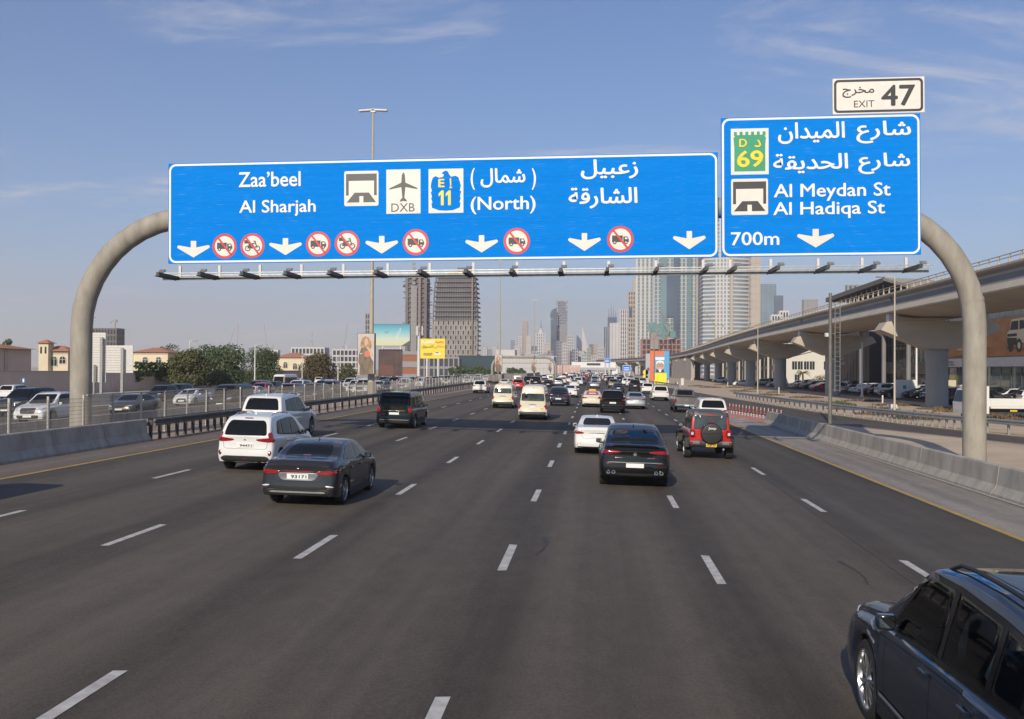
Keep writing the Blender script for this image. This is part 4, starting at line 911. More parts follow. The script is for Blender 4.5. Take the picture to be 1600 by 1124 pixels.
def palm(label, x, y, h, seed):
    rg = random.Random(seed); t_ = thing('palm_tree', label, 'palm', (x, y, gz(x))); b_ = MB(); b_.tube([(0, 0, 0), (.1, 0, h*.5), (.05, .1, h)], .2, 8, rads=[.28, .2, .17]); b_.build('trunk', M_BARK, t_, 40)
    cb = MB()
    for k in range(26):
        a = rg.random()*2*PI; e = rg.uniform(-.2, 1.2); L_ = rg.uniform(1.5, 2.2); pts = []
        for j in range(6):
            s_ = j/5; pts.append(Vector((math.cos(a)*L_*s_*math.cos(e*.6), math.sin(a)*L_*s_*math.cos(e*.6), h+L_*(math.sin(e)*s_-.75*s_*s_))))
        sd_ = Vector((-math.sin(a), math.cos(a), 0))
        for j in range(5):
            w0, w1 = .22*(1-j/6), .22*(1-(j+1)/6); cb.add([pts[j]-sd_*w0-Vector((0, 0, w0*.6)), pts[j], pts[j]+sd_*w0-Vector((0, 0, w0*.6)), pts[j+1]-sd_*w1-Vector((0, 0, w1*.6)), pts[j+1], pts[j+1]+sd_*w1-Vector((0, 0, w1*.6))], [(0, 1, 4, 3), (1, 2, 5, 4)])
    cb.build('crown', leafmat('palm_leaf', (.12, .12, .06), (.2, .18, .1)), t_, fix=False)
p = at(1254, 600, 212); palm('short palm with pale fronds before the cream office', p.x, 212, 3.2, 2)
p = at(1280, 600, 214); tree('rounded bush before the cream office, right of the palm', p.x, 214, 3.2, 1.9, M_LEAF, n=1200, seed=61, leaf=.22, low=.02, name='bush')

# ================================================================== VILLAS AND WALL, LEFT
M_TAN = mat('tan_render', (0.62, 0.49, 0.395), .9, 0, .08, scale=.25); M_YEL = mat('cream_yellow_render', (0.66, 0.57, 0.40), .9, 0, .06, scale=.3); M_TERRA = mat('terracotta', (0.40, 0.19, 0.115), .85, 0, .2, scale=2, stretch=(6, .5, 1)); M_VTRIM = mat('villa_trim', (0.50, 0.42, 0.36), .85)
wl = thing('boundary_wall', 'long tan rendered boundary wall in front of the villas', 'wall', (-70, 70, gz(-60)))
for k in range(22): MB().bb(-.15, .15, k*8+.01, k*8+7.99, 0, 2.95).build('wall_panel', M_TAN, wl)
MB().bb(-.2, .2, 0, 176, 2.952, 3.06).build('coping', M_VTRIM, wl)
hd = MB(); rg = random.Random(5)
for k in range(2600):
    y_ = rg.uniform(141, 170); z_ = 1.3+rg.random()**.6*3.0 if rg.random() < .8 else rg.uniform(1.4, 2.4); x_ = -69.6+rg.gauss(0, .35)
    if z_ < 2.2 and math.sin(y_*1.7)+math.sin(y_*.9) < .3: continue
    s_ = rg.uniform(.15, .4); n_ = Vector((1, rg.gauss(0, .8), rg.gauss(0, .8))).normalized(); u_ = n_.orthogonal().normalized(); v_ = n_.cross(u_); p = Vector((x_, y_, z_-.2))
    hd.add([p-u_*s_, p+v_*s_*.6, p+u_*s_, p-v_*s_*.6], [(0, 1, 2, 3)])
tag(hd.build('climbing_hedge', M_HEDGE, fix=False), 'bright green hedge hanging over the tan boundary wall', 'hedge')
def hip(b_, x0, x1, y0, y1, z0, z1, ov=.5, m=0):
    x0 -= ov; x1 += ov; y0 -= ov; y1 += ov; r_ = min(x1-x0, y1-y0)/2
    if x1-x0 > y1-y0: rid = [(x0+r_, (y0+y1)/2, z1), (x1-r_, (y0+y1)/2, z1)]
    else: rid = [((x0+x1)/2, y0+r_, z1), ((x0+x1)/2, y1-r_, z1)]
    vs = [(x0, y0, z0), (x1, y0, z0), (x1, y1, z0), (x0, y1, z0)] + rid
    if x1-x0 > y1-y0: fs = [(0, 1, 5, 4), (1, 2, 5), (2, 3, 4, 5), (3, 0, 4), (0, 3, 2, 1)]
    else: fs = [(0, 1, 4), (1, 2, 5, 4), (2, 3, 5), (3, 0, 4, 5), (0, 3, 2, 1)]
    b_.add(vs, fs, m)
def arched(parent, x, y, z, w_, h_, face='Y'):
    pts = [(-w_/2, 0), (w_/2, 0), (w_/2, h_-w_/2)] + [(w_/2*math.cos(a*PI/8), h_-w_/2+w_/2*math.sin(a*PI/8)) for a in range(1, 8)] + [(-w_/2, h_-w_/2)]
    def put(sc, d0, d1, nm, m, par):
        q_ = [(a*sc, c*sc if sc < 1 else c) for a, c in pts]
        b_ = MB(); b_.prism(q_, d0, d1, 'Y' if face == 'Y' else 'X'); o = b_.build(nm, m, par); return o
    s = -1 if face == 'Y' else 1
    fr = put(1.0, s*.02, s*.10, 'window', M_WHITEW, parent); fr.location = (x, y, z)
    o = put(.86, s*.08, s*.115, 'pane', M_WGLASS, fr); o.location = (0, 0, h_*.06)
    b_ = MB(); 
    if face == 'Y': b_.bb(-.03, .03, s*.10, s*.13, .05, h_*.9); b_.bb(-w_*.4, w_*.4, s*.10, s*.13, h_-w_*.55, h_-w_*.5)
    else: b_.bb(s*.10, s*.13, -.03, .03, .05, h_*.9); b_.bb(s*.10, s*.13, -w_*.4, w_*.4, h_-w_*.55, h_-w_*.5)
    b_.build('glazing_bar', M_WHITEW, fr)
# big blank tan villa at the left edge
v0_ = thing('villa', 'large blank tan villa with a low terracotta roof at the left edge', 'villa', (-84, 92, gz(-60)))
MB().bb(-8, 8, -16, 32, 0, 5.9).build('wall', M_TAN, v0_)
b = MB(); hip(b, -8, 8, -16, 32, 5.92, 7.6, .6); b.build('roof', M_TERRA, v0_)
for yy in (2, 8, 14, 20, 26): 
    MB().bb(8.0, 8.12, yy, yy+.7, 0, 5.7).build('pilaster', M_VTRIM, v0_)
def villa(label, px0, px1, pyt, pyr, D, tower=None, wins=()):
    a, c = at(px0, 577, D), at(px1, 577, D); zt, zr = at((px0+px1)/2, pyt, D).z, at((px0+px1)/2, pyr, D).z; w_ = c.x-a.x
    t_ = thing('villa', label, 'villa', ((a.x+c.x)/2, D, gz(-60))); g = gz(-60)
    MB().bb(-w_/2, w_/2, 0, w_*.8, 0, zt-g).build('wall', M_YEL, t_)
    b_ = MB(); hip(b_, -w_/2, w_/2, 0, w_*.8, zt-g+.02, zr-g, .5); b_.build('roof', M_TERRA, t_)
    MB().bb(-w_/2-.1, w_/2+.1, -.1, w_*.8+.1, zt-g-.35, zt-g-.1).build('cornice', M_VTRIM, t_)
    for px, pz, ww, hh in wins:
        q_ = at(px, pz, D); arched(t_, q_.x-t_.location.x, 0, q_.z-g, ww, hh)
    if tower:
        p0, p1, pt, pr = tower; a, c = at(p0, 577, D-1), at(p1, 577, D-1); xm = (a.x+c.x)/2-t_.location.x; hw = (c.x-a.x)/2; zt2, zr2 = at(p0, pt, D).z-g, at(p0, pr, D).z-g
        tw = MB().bb(xm-hw, xm+hw, -1, -1+2*hw, 0, zt2).build('tower', M_YEL, t_)
        b_ = MB(); hip(b_, xm-hw, xm+hw, -1, -1+2*hw, zt2+.02, zr2, .35); b_.build('tower_roof', M_TERRA, t_)
        for dx in (-.35, .35): MB().bb(xm+dx-.13, xm+dx+.13, -1.06, -.9, zt2-1.5, zt2-.5).build('slit_window', M_WGLASS, tw)
    return t_
villa('cream villa with a small square tower and arched windows left of the gantry leg', 64, 106, 549.5, 540, 138, (60, 75, 537, 530.5), ((85, 573, 1.0, 1.65), (98, 569, 1.1, 1.25)))
villa('cream villa with terracotta roof and two arched windows above the green hedge', 208, 262, 551, 543, 178, None, ((227, 570, 1.2, 1.6), (248, 570, 1.2, 1.6)))
villa('cream villa glimpsed between the grey green and brownish trees', 430, 478, 559, 551, 250, None, ((446, 576, 1.3, 1.9), (461, 578, 1.3, 1.9)))
# white slatted back of a hoarding on posts
hw_ = thing('hoarding', 'white slatted stepped hoarding on dark posts right of the gantry\'s left leg', 'billboard', at(170, 620, 112).xy.to_3d() + Vector((0, 0, gz(-56))))
def hloc(px, py, D=112): return at(px, py, D) - hw_.location
M_SLAT = mat('white_slat', (0.62, 0.60, 0.56), .6, 0, .06)
def slats(px0, px1, py0, py1, n):
    for k in range(n):
        a, c = hloc(px0, py0+(py1-py0)*k/n), hloc(px1, py0+(py1-py0)*(k+1)/n); MB().bb(a.x, c.x, -.06, .03, c.z+.015, a.z).build('slat', M_SLAT, hw_)
slats(126, 165.5, 520, 598, 20); slats(166, 208, 540, 583, 11)
for px, pt, pb_ in ((155.5, 527, 620), (188, 544, 618), (144, 570, 607)):
    a = hloc(px, pt, 111); z0 = -.2; MB().bb(a.x-.16 if px > 150 else a.x-.09, a.x+.16 if px > 150 else a.x+.09, -.6, -.35, z0, a.z).build('post', M_GALVD, hw_)
# red delivery box on a cargo scooter rack by the wall
p = gp(170, 610); t_ = thing('kiosk_bin', 'small red barrel shaped bin with a grey trolley by the tan wall', 'bin', p)
b = MB(); b.lathe([(0, 0), (.5, .02), (.62, .5), (.62, 1.3), (.4, 1.75), (0, 1.85)], 16); b.build('bin_body', M_SRED, t_, 40); MB().bb(-.3, .3, -.66, -.6, .8, 1.2).build('bin_label', M_SWHITE, t_)
b = MB(); b.bb(-2.6, -.9, -.3, .3, .5, .58)
for x in (-2.5, -1.75, -1.0): b.bb(x-.03, x+.03, -.3, .3, .5, 1.5); b.bb(x-.03, x+.03, -.03, .03, 0, .5)
b.bb(-2.6, -.9, -.3, -.25, 1.4, 1.5); b.build('trolley', M_DARKM, t_)
# lamp posts along the far frontage road
for px, py, pt, lb in ((296, 603, 533, 'pale street lamp in front of the dark tree clump'), (398, 600, 540, 'pale street lamp before the grey green tree'), (472, 597, 556, 'pale street lamp right of the coach'), (528, 594, 556, 'pale street lamp right of the brownish tree')):
    p = at(px, 600, 150 if px < 400 else 175 if px < 450 else 200); h_ = at(px, pt, p.y).z + .24; street_lamp(lb, p.x, p.y, h_, .55, r0=.13, armdir=1, m=M_STEELW)
# high mast lamps down the median, each with an advertisement panel
M_MAST = mat('mast_beige', (0.42, 0.37, 0.29), .6, .05, .08)
M_SKIN = mat('print_skin', (.56, .38, .28), .6); M_HAIR = mat('print_hair', (.40, .23, .11), .6, 0, .4, scale=3); M_DRESS = mat('print_brown_dress', (.17, .13, .09), .6, 0, .5, scale=1.6, stretch=(2, 1, .6)); M_TOPR = mat('print_coral', (.58, .18, .12), .6); M_PBG = mat('print_pale', (.52, .47, .42), .6, 0, .15, scale=.6)
def ad_polys(w_, h_):
    def q_(*p): return [((a-.5)*w_, c*h_) for a, c in p]
    return [(q_((.1, 0), (.95, 0), (.98, .30), (.80, .42), (.70, .56), (.50, .68), (.22, .66), (.06, .50), (.02, .30), (.12, .20)), 0, 0), (q_((.14, .70), (.22, .88), (.42, .95), (.64, .93), (.80, .82), (.86, .68), (.74, .62), (.60, .70), (.30, .66)), 1, 1), (q_((.42, .74), (.40, .84), (.46, .90), (.56, .90), (.62, .84), (.60, .75), (.52, .70)), 2, 2), (q_((.42, .44), (.40, .56), (.58, .60), (.74, .55), (.78, .46), (.60, .42)), 3, 3), (q_((.56, .68), (.62, .70), (.88, .54), (.94, .46), (.86, .44), (.74, .56)), 2, 4), (q_((.12, .50), (.28, .50), (.28, .525), (.12, .525)), 4, 4)]
masts = [(88, 'nearest high mast lamp in the median, with the largest fashion panel'), (210, 'second high mast lamp in the median, its head hidden behind the sign'), (332, 'third high mast lamp down the median'), (455, 'fourth high mast lamp down the median'), (580, 'farthest high mast lamp down the median')]
for i, (y, lb) in enumerate(masts):
    t_ = thing('high_mast_lamp', lb, 'street lamp', (-20.7, y, gz(-20.7)), 0, 'high mast lamps along the median'); H_ = 27.0
    b = MB(); b.cyl(0, 0, 0, H_, .24, .09, 14); b.cyl(0, 0, 0, 3.2, .34, .30, 14); b.build('pole', M_MAST, t_, 40)
    b = MB(); b.bevbox(0, 0, H_+.05, .5, .3, .2, .04); b.build('lamp_bracket', M_STEELW, t_)
    for s in (-1, 1): b = MB(); b.bevbox(s*1.05, 0, H_+.10+.06, 1.55, .42, .16, .05); o = b.build('lamp_head', M_STEELW, t_); o.rotation_euler = (0, -s*.06, 0)
for y, lb in ((86.5, 'nearest fashion advertisement panel of a woman in brown on the median lamp'), (208.5, 'second fashion panel, on the lamp beside the far arch'), (330.5, 'third fashion panel down the median'), (453.5, 'farthest fashion panel down the median')):
    w_, h_ = 1.62, 3.75; t_ = thing('advert_panel', lb, 'billboard', (-20.85, y, gz(-20.7)+2.55), 0, 'fashion advertisement panels on the median lamps')
    b = MB(); b.bevbox(0, .25, h_/2, w_, .46, h_, .03); b.build('case', M_SGREY, t_); MB().bb(-w_/2+.05, w_/2-.05, .0, .015, .05, h_-.05).build('poster', M_PBG, t_); flat(t_, 'printed_figure', ad_polys(w_*.92, h_*.97), [M_DRESS, M_HAIR, M_SKIN, M_TOPR, M_PBG], d=.004)

# ================================================================== BILLBOARDS
def billboard(label, px0, px1, py0, py1, D, face, name='billboard', posts=(), frame=M_SGREY, rz=0.0, th=.5):
    a, c = at(px0, py1, D), at(px1, py0, D); t_ = thing(name, label, 'billboard', ((a.x+c.x)/2, D, gz((a.x+c.x)/2)), rz); g = t_.location.z; w_ = c.x-a.x
    z0, z1 = at((px0+px1)/2, py1, D).z-g, at((px0+px1)/2, py0, D).z-g
    MB().bb(-w_/2, w_/2, .03, th, z0, z1).build('frame', frame, t_); MB().bb(-w_/2+.12, w_/2-.12, .0, .028, z0+.12, z1-.12).build('poster', face, t_)
    for fx in posts: MB().cyl(fx*w_, th*.5, 0, z0+.05, .28 if D < 400 else .4, n=10).build('post', M_STEELW, t_)
    return t_, w_, z0, z1
# LED screen with a pale sunset picture (printed colours)
def grad_mat(name, stops, z0, z1):
    m = bpy.data.materials.new(name); m.use_nodes = True; t = m.node_tree; b_ = t.nodes['Principled BSDF']; b_.inputs['Roughness'].default_value = .5
    tcn = t.nodes.new('ShaderNodeTexCoord'); s_ = t.nodes.new('ShaderNodeSeparateXYZ'); t.links.new(tcn.outputs['Object'], s_.inputs[0]); mr = t.nodes.new('ShaderNodeMapRange'); mr.inputs[1].default_value = z0; mr.inputs[2].default_value = z1; t.links.new(s_.outputs[2], mr.inputs[0])
    cr_ = t.nodes.new('ShaderNodeValToRGB'); e_ = cr_.color_ramp.elements; e_[0].position = 0; e_[0].color = (*stops[0], 1); e_[1].position = 1; e_[1].color = (*stops[-1], 1)
    for i, c in enumerate(stops[1:-1]): q_ = e_.new((i+1)/(len(stops)-1)); q_.color = (*c, 1)
    t.links.new(mr.outputs[0], cr_.inputs[0]); t.links.new(cr_.outputs[0], b_.inputs['Base Color']); return m
t_, w_, z0, z1 = billboard('large screen showing a teal to yellow sunset picture behind the nearest mast', 580, 641, 506.5, 541, 300, M_PBG, 'led_screen', (-.2, .25))
for o in bpy.data.objects:
    if o.parent is t_ and o.name.startswith('poster'): o.data.materials[0] = grad_mat('print_sunset', ((.62, .55, .30), (.50, .60, .48), (.16, .45, .52), (.03, .25, .40)), z0, z1)
lettering(t_, arabic('فرد'), -w_*.16, -w_*.06, z0+(z1-z0)*.55, z0+(z1-z0)*.72, M_SGREY, d=.01, bold=.0)
ring(t_, 'printed_loop', [(w_*.20+(z1-z0)*(.05*math.cos(a*PI/10)+.10*math.sin(a*PI/10)), z0+(z1-z0)*(.58+.24*math.sin(a*PI/10))) for a in range(20)], [(w_*.20+(z1-z0)*(.035*math.cos(a*PI/10)+.09*math.sin(a*PI/10)), z0+(z1-z0)*(.58+.225*math.sin(a*PI/10))) for a in range(20)], M_SWHITE, .012)
flat(t_, 'printed_hill', [([(w_*.28, z0+.12), (w_*.49, z0+.12), (w_*.49, z0+(z1-z0)*.25)], 0, 0)], [M_SGREY], d=.01)
M_DKRED = mat('print_dark_red', (.055, .022, .020), .45, 0, .6, scale=.35)
t_, w_, z0, z1 = billboard('dark maroon billboard with a row of lamps on top, below the screen', 591, 628.5, 546, 588, 260, M_DKRED, posts=(-.3, .3))
flat(t_, 'printed_panel', [([(-w_*.44, z0+.3), (w_*.12, z0+.3), (w_*.12, z0+(z1-z0)*.4), (-w_*.44, z0+(z1-z0)*.42)], 0, 0)], [mat('print_rust_dark', (.12, .035, .02), .5)], d=.01)
b = MB()
for k in range(9): b.bb(-w_/2+.3+k*w_/9, -w_/2+.7+k*w_/9, -.9, -.6, z1+.05, z1+.25); b.bb(-w_/2+.48+k*w_/9, -w_/2+.52+k*w_/9, -.8, .3, z1+.02, z1+.08)
tag(b.build('lamp_row', M_STEELW, t_), kind='stuff')
t_, w_, z0, z1 = billboard('yellow billboard with dark and red lettering on a white column', 656.5, 695.5, 529.5, 560.5, 255, mat('print_yellow', (.80, .62, .035), .5, 0, .04), posts=(-.23, .22), frame=MATS['print_yellow'])
hh = z1-z0
lettering(t_, arabic('رصيد'), w_*.10, w_*.44, z0+hh*.74, z0+hh*.92, M_SRED, d=.01, bold=.02); lettering(t_, '3,600', -w_*.46, w_*.08, z0+hh*.74, z0+hh*.92, M_SWHITE, d=.01, bold=.03)
lettering(t_, arabic('مجاني'), w_*.06, w_*.46, z0+hh*.50, z0+hh*.68, M_SRED, d=.01, bold=.02); lettering(t_, arabic('للتسوق'), -w_*.44, w_*.03, z0+hh*.50, z0+hh*.70, M_SBLACK, d=.01, bold=.02)
lettering(t_, 'noon', -w_*.36, -w_*.02, z0+hh*.14, z0+hh*.28, M_SBLACK, d=.01, bold=.02)
flat(t_, 'printed_car', [([(w_*.06, z0+hh*.2), (w_*.34, z0+hh*.2), (w_*.34, z0+hh*.27), (w_*.28, z0+hh*.29), (w_*.24, z0+hh*.34), (w_*.13, z0+hh*.34), (w_*.08, z0+hh*.27)], 0, 0), ([(w_*.10, z0+hh*.27), (w_*.26, z0+hh*.27), (w_*.23, z0+hh*.325), (w_*.14, z0+hh*.325)], 1, 1)], [M_SWHITE, M_SGREY], d=.01)
# white telecom column in front
p = at(654, 600, 230); t_ = thing('telecom_mast', 'thick white telecom column with antennas between the dark and yellow billboards', 'mast', (p.x, 230, gz(p.x))); H_ = at(654, 520, 230).z
b = MB(); b.cyl(0, 0, 0, H_, .42, .34, 14); b.build('column', M_STEELW, t_, 40)
b = MB(); rz_ = H_-1.5
for k in range(3):
    a = k*2*PI/3+.4; b.box(math.cos(a)*.8, math.sin(a)*.8, H_+.6, .3, .2, 2.2, rz=a); b.tube([(0, 0, H_-.2), (math.cos(a)*.7, math.sin(a)*.7, H_+.2)], .05, 5)
b.cyl(0, 0, H_, H_+2.2, .08, n=6); b.build('antenna', M_STEELW, t_)
# right: blue billboard beside the viaduct with a bespectacled man, plus a yellow footer and an orange side
t_, w_, z0, z1 = billboard('tall blue billboard of a bespectacled man with a yellow notice, beside the viaduct', 1022, 1046.5, 548, 593, 245, mat('print_sky_blue', (.10, .36, .66), .5, 0, .05), posts=(-.42, .42), th=.8); hh = z1-z0
M_PORNG = mat('print_orange', (.72, .17, .05), .5)
flat(t_, 'printed_portrait', [(circ(-w_*.12, z0+hh*.46, w_*.27, 24), 0, 0), ([(-w_*.40, z0+hh*.24), (w_*.16, z0+hh*.24), (w_*.10, z0+hh*.36), (-w_*.12, z0+hh*.30), (-w_*.34, z0+hh*.36)], 1, 1), ([(-w_*.18, z0+hh*.25), (-w_*.06, z0+hh*.25), (-w_*.02, z0+hh*.35), (-w_*.22, z0+hh*.35)], 2, 2), ([(-w_*.38, z0+hh*.50), (-w_*.36, z0+hh*.62), (-w_*.12, z0+hh*.66), (w_*.12, z0+hh*.62), (w_*.14, z0+hh*.50), (w_*.02, z0+hh*.58), (-w_*.26, z0+hh*.58)], 2, 3)] + [(circ(-w_*.12+s*w_*.11, z0+hh*.48, w_*.095, 16), 1, 4) for s in (-1, 1)] + [(circ(-w_*.12+s*w_*.11, z0+hh*.48, w_*.07, 16), 0, 5) for s in (-1, 1)], [M_SKIN, M_SBLACK, M_SWHITE], d=.01)
flat(t_, 'printed_banner', [([(-w_*.47, z0+hh*.83), (w_*.12, z0+hh*.83), (w_*.16, z0+hh*.93), (w_*.05, z0+hh*.985), (-w_*.47, z0+hh*.985)], 0, 0), ([(-w_*.42, z0+hh*.67), (w_*.16, z0+hh*.67), (w_*.16, z0+hh*.77), (-w_*.42, z0+hh*.77)], 1, 0)], [M_PORNG, M_SWHITE], d=.01)
MB().bb(-w_*.46, w_*.30, -.25, -.1, z0-1.2, z0+hh*.22).build('notice_board', mat('print_lemon', (.82, .74, .02), .5), t_)
MB().bb(-w_/2-1.0, -w_/2-.05, .1, .7, z0-.5, z1).build('side_panel', M_PORNG, t_)
t_, w_, z0, z1 = billboard('grey billboard seen edge on, left of the blue one, with a violet square', 1008, 1018, 552, 594, 262, M_LILAC, posts=(0.0,)); flat(t_, 'violet_square', [([(-w_*.3, z0+(z1-z0)*.40), (0, z0+(z1-z0)*.32), (w_*.3, z0+(z1-z0)*.40), (0, z0+(z1-z0)*.48)], 0, 0)], [mat('print_violet', (.18, .06, .34), .5)], d=.01)
t_, w_, z0, z1 = billboard('small yellow roadwork notice with a round top on the verge', 1004.5, 1013, 586.5, 591.5, 262, MATS['print_lemon'], name='notice_board', posts=(-.3, .3), frame=MATS['print_lemon']); b = MB(); b.prism(circ(0, z1+.75, .75, 18), .0, .2, 'Y'); b.build('round_top', MATS['print_lemon'], t_)
# far blue direction signs
for px0, px1, py0, py1, D, lb in ((1073-100, 986, 571, 581.5, 330, 'small blue direction sign on the right before the viaduct bend'), (944, 954, 560, 568, 470, 'small blue direction sign above the far footbridge')):
    t_, w_, z0, z1 = billboard(lb, px0, px1, py0, py1, D, M_BLUE, name='direction_sign', posts=(-.3, .3), frame=M_SWHITE, th=.2); t_['category'] = 'road sign'
    for k in range(2): flat(t_, 'white_print', [([(-w_*.35, z0+(z1-z0)*(.25+.3*k)), (w_*.3, z0+(z1-z0)*(.25+.3*k)), (w_*.3, z0+(z1-z0)*(.38+.3*k)), (-w_*.35, z0+(z1-z0)*(.38+.3*k))], 0, 0)], [M_SWHITE], d=.01)
# far arch gantry over the oncoming road
t_ = thing('sign_gantry', 'distant grey arch gantry over the oncoming carriageway', 'gantry', (-31, 240, gz(-31)))
xl, xr = at(769, 580, 240).x+31, at(868, 580, 240).x+31; zt_ = at(820, 559, 240).z
pts = [(xl, 0, 0), (xl, 0, zt_-2.6)] + [(xl+2.6-2.6*math.cos(R(a)), 0, zt_-2.6+2.6*math.sin(R(a))) for a in range(15, 91, 15)] + [(xr-2.6+2.6*math.sin(R(a)), 0, zt_-2.6+2.6*math.cos(R(a))) for a in range(0, 91, 15)] + [(xr, 0, 0)]
b = MB(); b.tube(pts, .33, 12); b.build('arch_pole', M_CONCP, t_, 40); MB().bb(xl+1, xr-1, -.3, -.2, zt_-1.6, zt_-1.4).build('lower_beam', M_CONCP, t_)
# far footbridge with a dark display
t_ = thing('footbridge', 'white enclosed footbridge with a dark display across the far end of the road', 'footbridge', (2, 520, 0)); xl, xr = at(893, 577, 520).x-2, at(962, 577, 520).x-2; z0, z1 = at(925, 577, 520).z, at(925, 566, 520).z
MB().bb(xl, xr, 0, 4, z0, z1).build('tube', M_SWHITE, t_); MB().bb(xl, xr, -.3, 0, z0-.4, z0+.9).build('lower_edge', M_LILAC, t_); a, c = at(917, 570.5, 519).x-2, at(938, 567.5, 519).x-2; MB().bb(a, c, -.5, -.32, z0+2.2, z1-.6).build('display', M_SBLACK, t_)
for fx in (.02, .98): MB().bb(xl+(xr-xl)*fx-1.5, xl+(xr-xl)*fx+1.5, .5, 3.5, -.3, z0).build('stair_tower', M_SWHITE, t_)

# ================================================================== SKYLINE
def tower(label, px0, px1, pyt, D, m_core, m_slab, fl=3.8, cols=6, depth=.8, out=.35, slab_h=.9, name='tower_block', m_col=None, crown=None, z_from=0, rz=0.0, colw=.6, cat='tower', side_cols=True):
    a, c = at(px0, 577, D), at(px1, 577, D); zt = at((px0+px1)/2, pyt, D).z; w_ = c.x-a.x; d_ = w_*depth
    t_ = thing(name, label, cat, ((a.x+c.x)/2, D+d_/2, -.24), rz); MB().bb(-w_/2, w_/2, -d_/2, d_/2, 0, zt).build('core', m_core, t_)
    b_ = MB(); n = max(2, int((zt-z_from)/fl))
    for k in range(n+1):
        z = z_from+(zt-z_from)*k/n; b_.bb(-w_/2-out, w_/2+out, -d_/2-out, d_/2+out, max(0, z-slab_h/2), min(zt+.3, z+slab_h/2))
    tag(b_.build('floor_band', m_slab, t_), kind='stuff')
    if cols:
        b_ = MB(); o2 = out+.12
        for k in range(cols+1):
            x = -w_/2-out*.5+(w_+out)*k/cols; b_.bb(x-colw/2, x+colw/2, -d_/2-o2, -d_/2, 0, zt+.25)
        if side_cols:
            for s in (-1, 1):
                for k in range(max(2, int(cols*depth))+1):
                    y_ = -d_/2+d_*k/max(2, int(cols*depth)); b_.bb(s*(w_/2), s*(w_/2+o2), y_-colw/2, y_+colw/2, 0, zt+.25)
        tag(b_.build('pillar', m_col or m_slab, t_), kind='stuff')
    return t_, w_, d_, zt
TB = mat('tower_beige', (.43, .38, .32), .85, 0, .06, scale=.05); TW = mat('tower_white', (.56, .55, .54), .8, 0, .05, scale=.05); TG = mat('tower_glass_blue', (.075, .11, .16), .12, 0, .25, scale=.03, spec=.7); TGG = mat('tower_glass_green', (.16, .25, .28), .15, 0, .25, scale=.03, spec=.7); TP = mat('tower_pink', (.40, .34, .31), .85); TC = mat('raw_concrete_tower', (.16, .152, .145), .9, 0, .2, scale=.08); TD = mat('tower_dark', (.04, .042, .048), .3, 0, .2, scale=.05); TGR = mat('tower_grey', (.27, .27, .28), .7); TTAN = mat('tower_tan', (.38, .32, .26), .85); TRED = mat('scaffold_red', (.34, .18, .15), .85, 0, .25, scale=.4); TNET = mat('teal_net', (.14, .26, .26), .8, 0, .2, scale=.2); TYEL = mat('formwork_yellow', (.45, .30, .10), .8, 0, .3, scale=.3); TCL = mat('raw_concrete_light', (.29, .275, .25), .9, 0, .15, scale=.1)
def spike(t_, x, y, z0, z1, r_=.5): MB().cyl(x, y, z0, z1, r_, r_*.2, 6).build('spire', TGR, t_)
# two towers under construction, left of centre
t_, w_, d_, zt = tower('slim raw concrete tower under construction with jagged floor edges and a red hoist', 637, 663, 434, 720, TC, TC, 3.6, 3, .9, out=1.6, slab_h=.7, colw=2.0)
MB().bb(w_*.16, w_*.30, -d_/2-3.2, -d_/2-1.8, 0, zt+4).build('hoist_mast', mat('hoist_rust', (.25, .185, .165), .8), t_); MB().bb(-w_*.30, w_*.05, -d_/2-2.2, -d_/2-1.75, 0, zt-6).build('shear_wall', TGR, t_)
wm = MB().bb(-.9, .9, -.15, .1, 0, 2.2).mesh('window_slot', TCL)
for k in range(22):
    for dx in (-.16, -.10): link('window_slot', wm, t_, (w_*dx, -d_/2-2.25, 10+k*3.6))
b = MB(); rg = random.Random(3)
for k in range(60): b.box(rg.choice((-1, 1))*(w_/2+rg.uniform(1.5, 3.4)), rg.uniform(-d_/2, d_/2), rg.uniform(10, zt), rg.uniform(1, 3.5), 3, .5)
tag(b.build('falsework', TC, t_), kind='stuff'); MB().bb(-w_*.28, w_*.28, -d_*.3, d_*.3, zt+.4, zt+3.5).build('formwork', TYEL, t_); MB().bb(-w_*.1, w_*.42, -d_*.3, d_*.3, zt-4, zt+6).build('lift_core', TC, t_)
# wide latticed tower
a, c = at(675, 577, 700), at(745, 577, 700); zt = at(710, 432, 700).z; w_ = c.x-a.x; t_ = thing('tower_block', 'broad raw concrete tower under construction with a honeycomb of open floors', 'tower', ((a.x+c.x)/2, 700+12, -.24))
def bul(z): f = z/zt; return w_/2*(.90+.10*math.sin(PI*(f*.9+.15))) if f < .97 else w_/2*.86
b = MB(); vs = []; zs = [zt*k/12 for k in range(13)]
for z in zs: h_ = bul(z)-1.6; vs += [(-h_, -10, z), (h_, -10, z), (h_, 12, z), (-h_, 12, z)]
b.add(vs, [(4*i+k, 4*i+(k+1) % 4, 4*i+4+(k+1) % 4, 4*i+4+k) for i in range(12) for k in range(4)] + [(48, 49, 50, 51)]); b.build('core', TD, t_)
b = MB(); bl = MB(); n = int(zt/3.5)
for k in range(n+1):
    z = zt*k/n; h_ = bul(z); (b if z > zt*.52 else bl).bb(-h_, h_, -12, 14, z-.45, z+.45)
tag(b.build('floor_band', TC, t_), kind='stuff'); tag(bl.build('floor_band', TCL, t_), kind='stuff')
b = MB(); bl = MB()
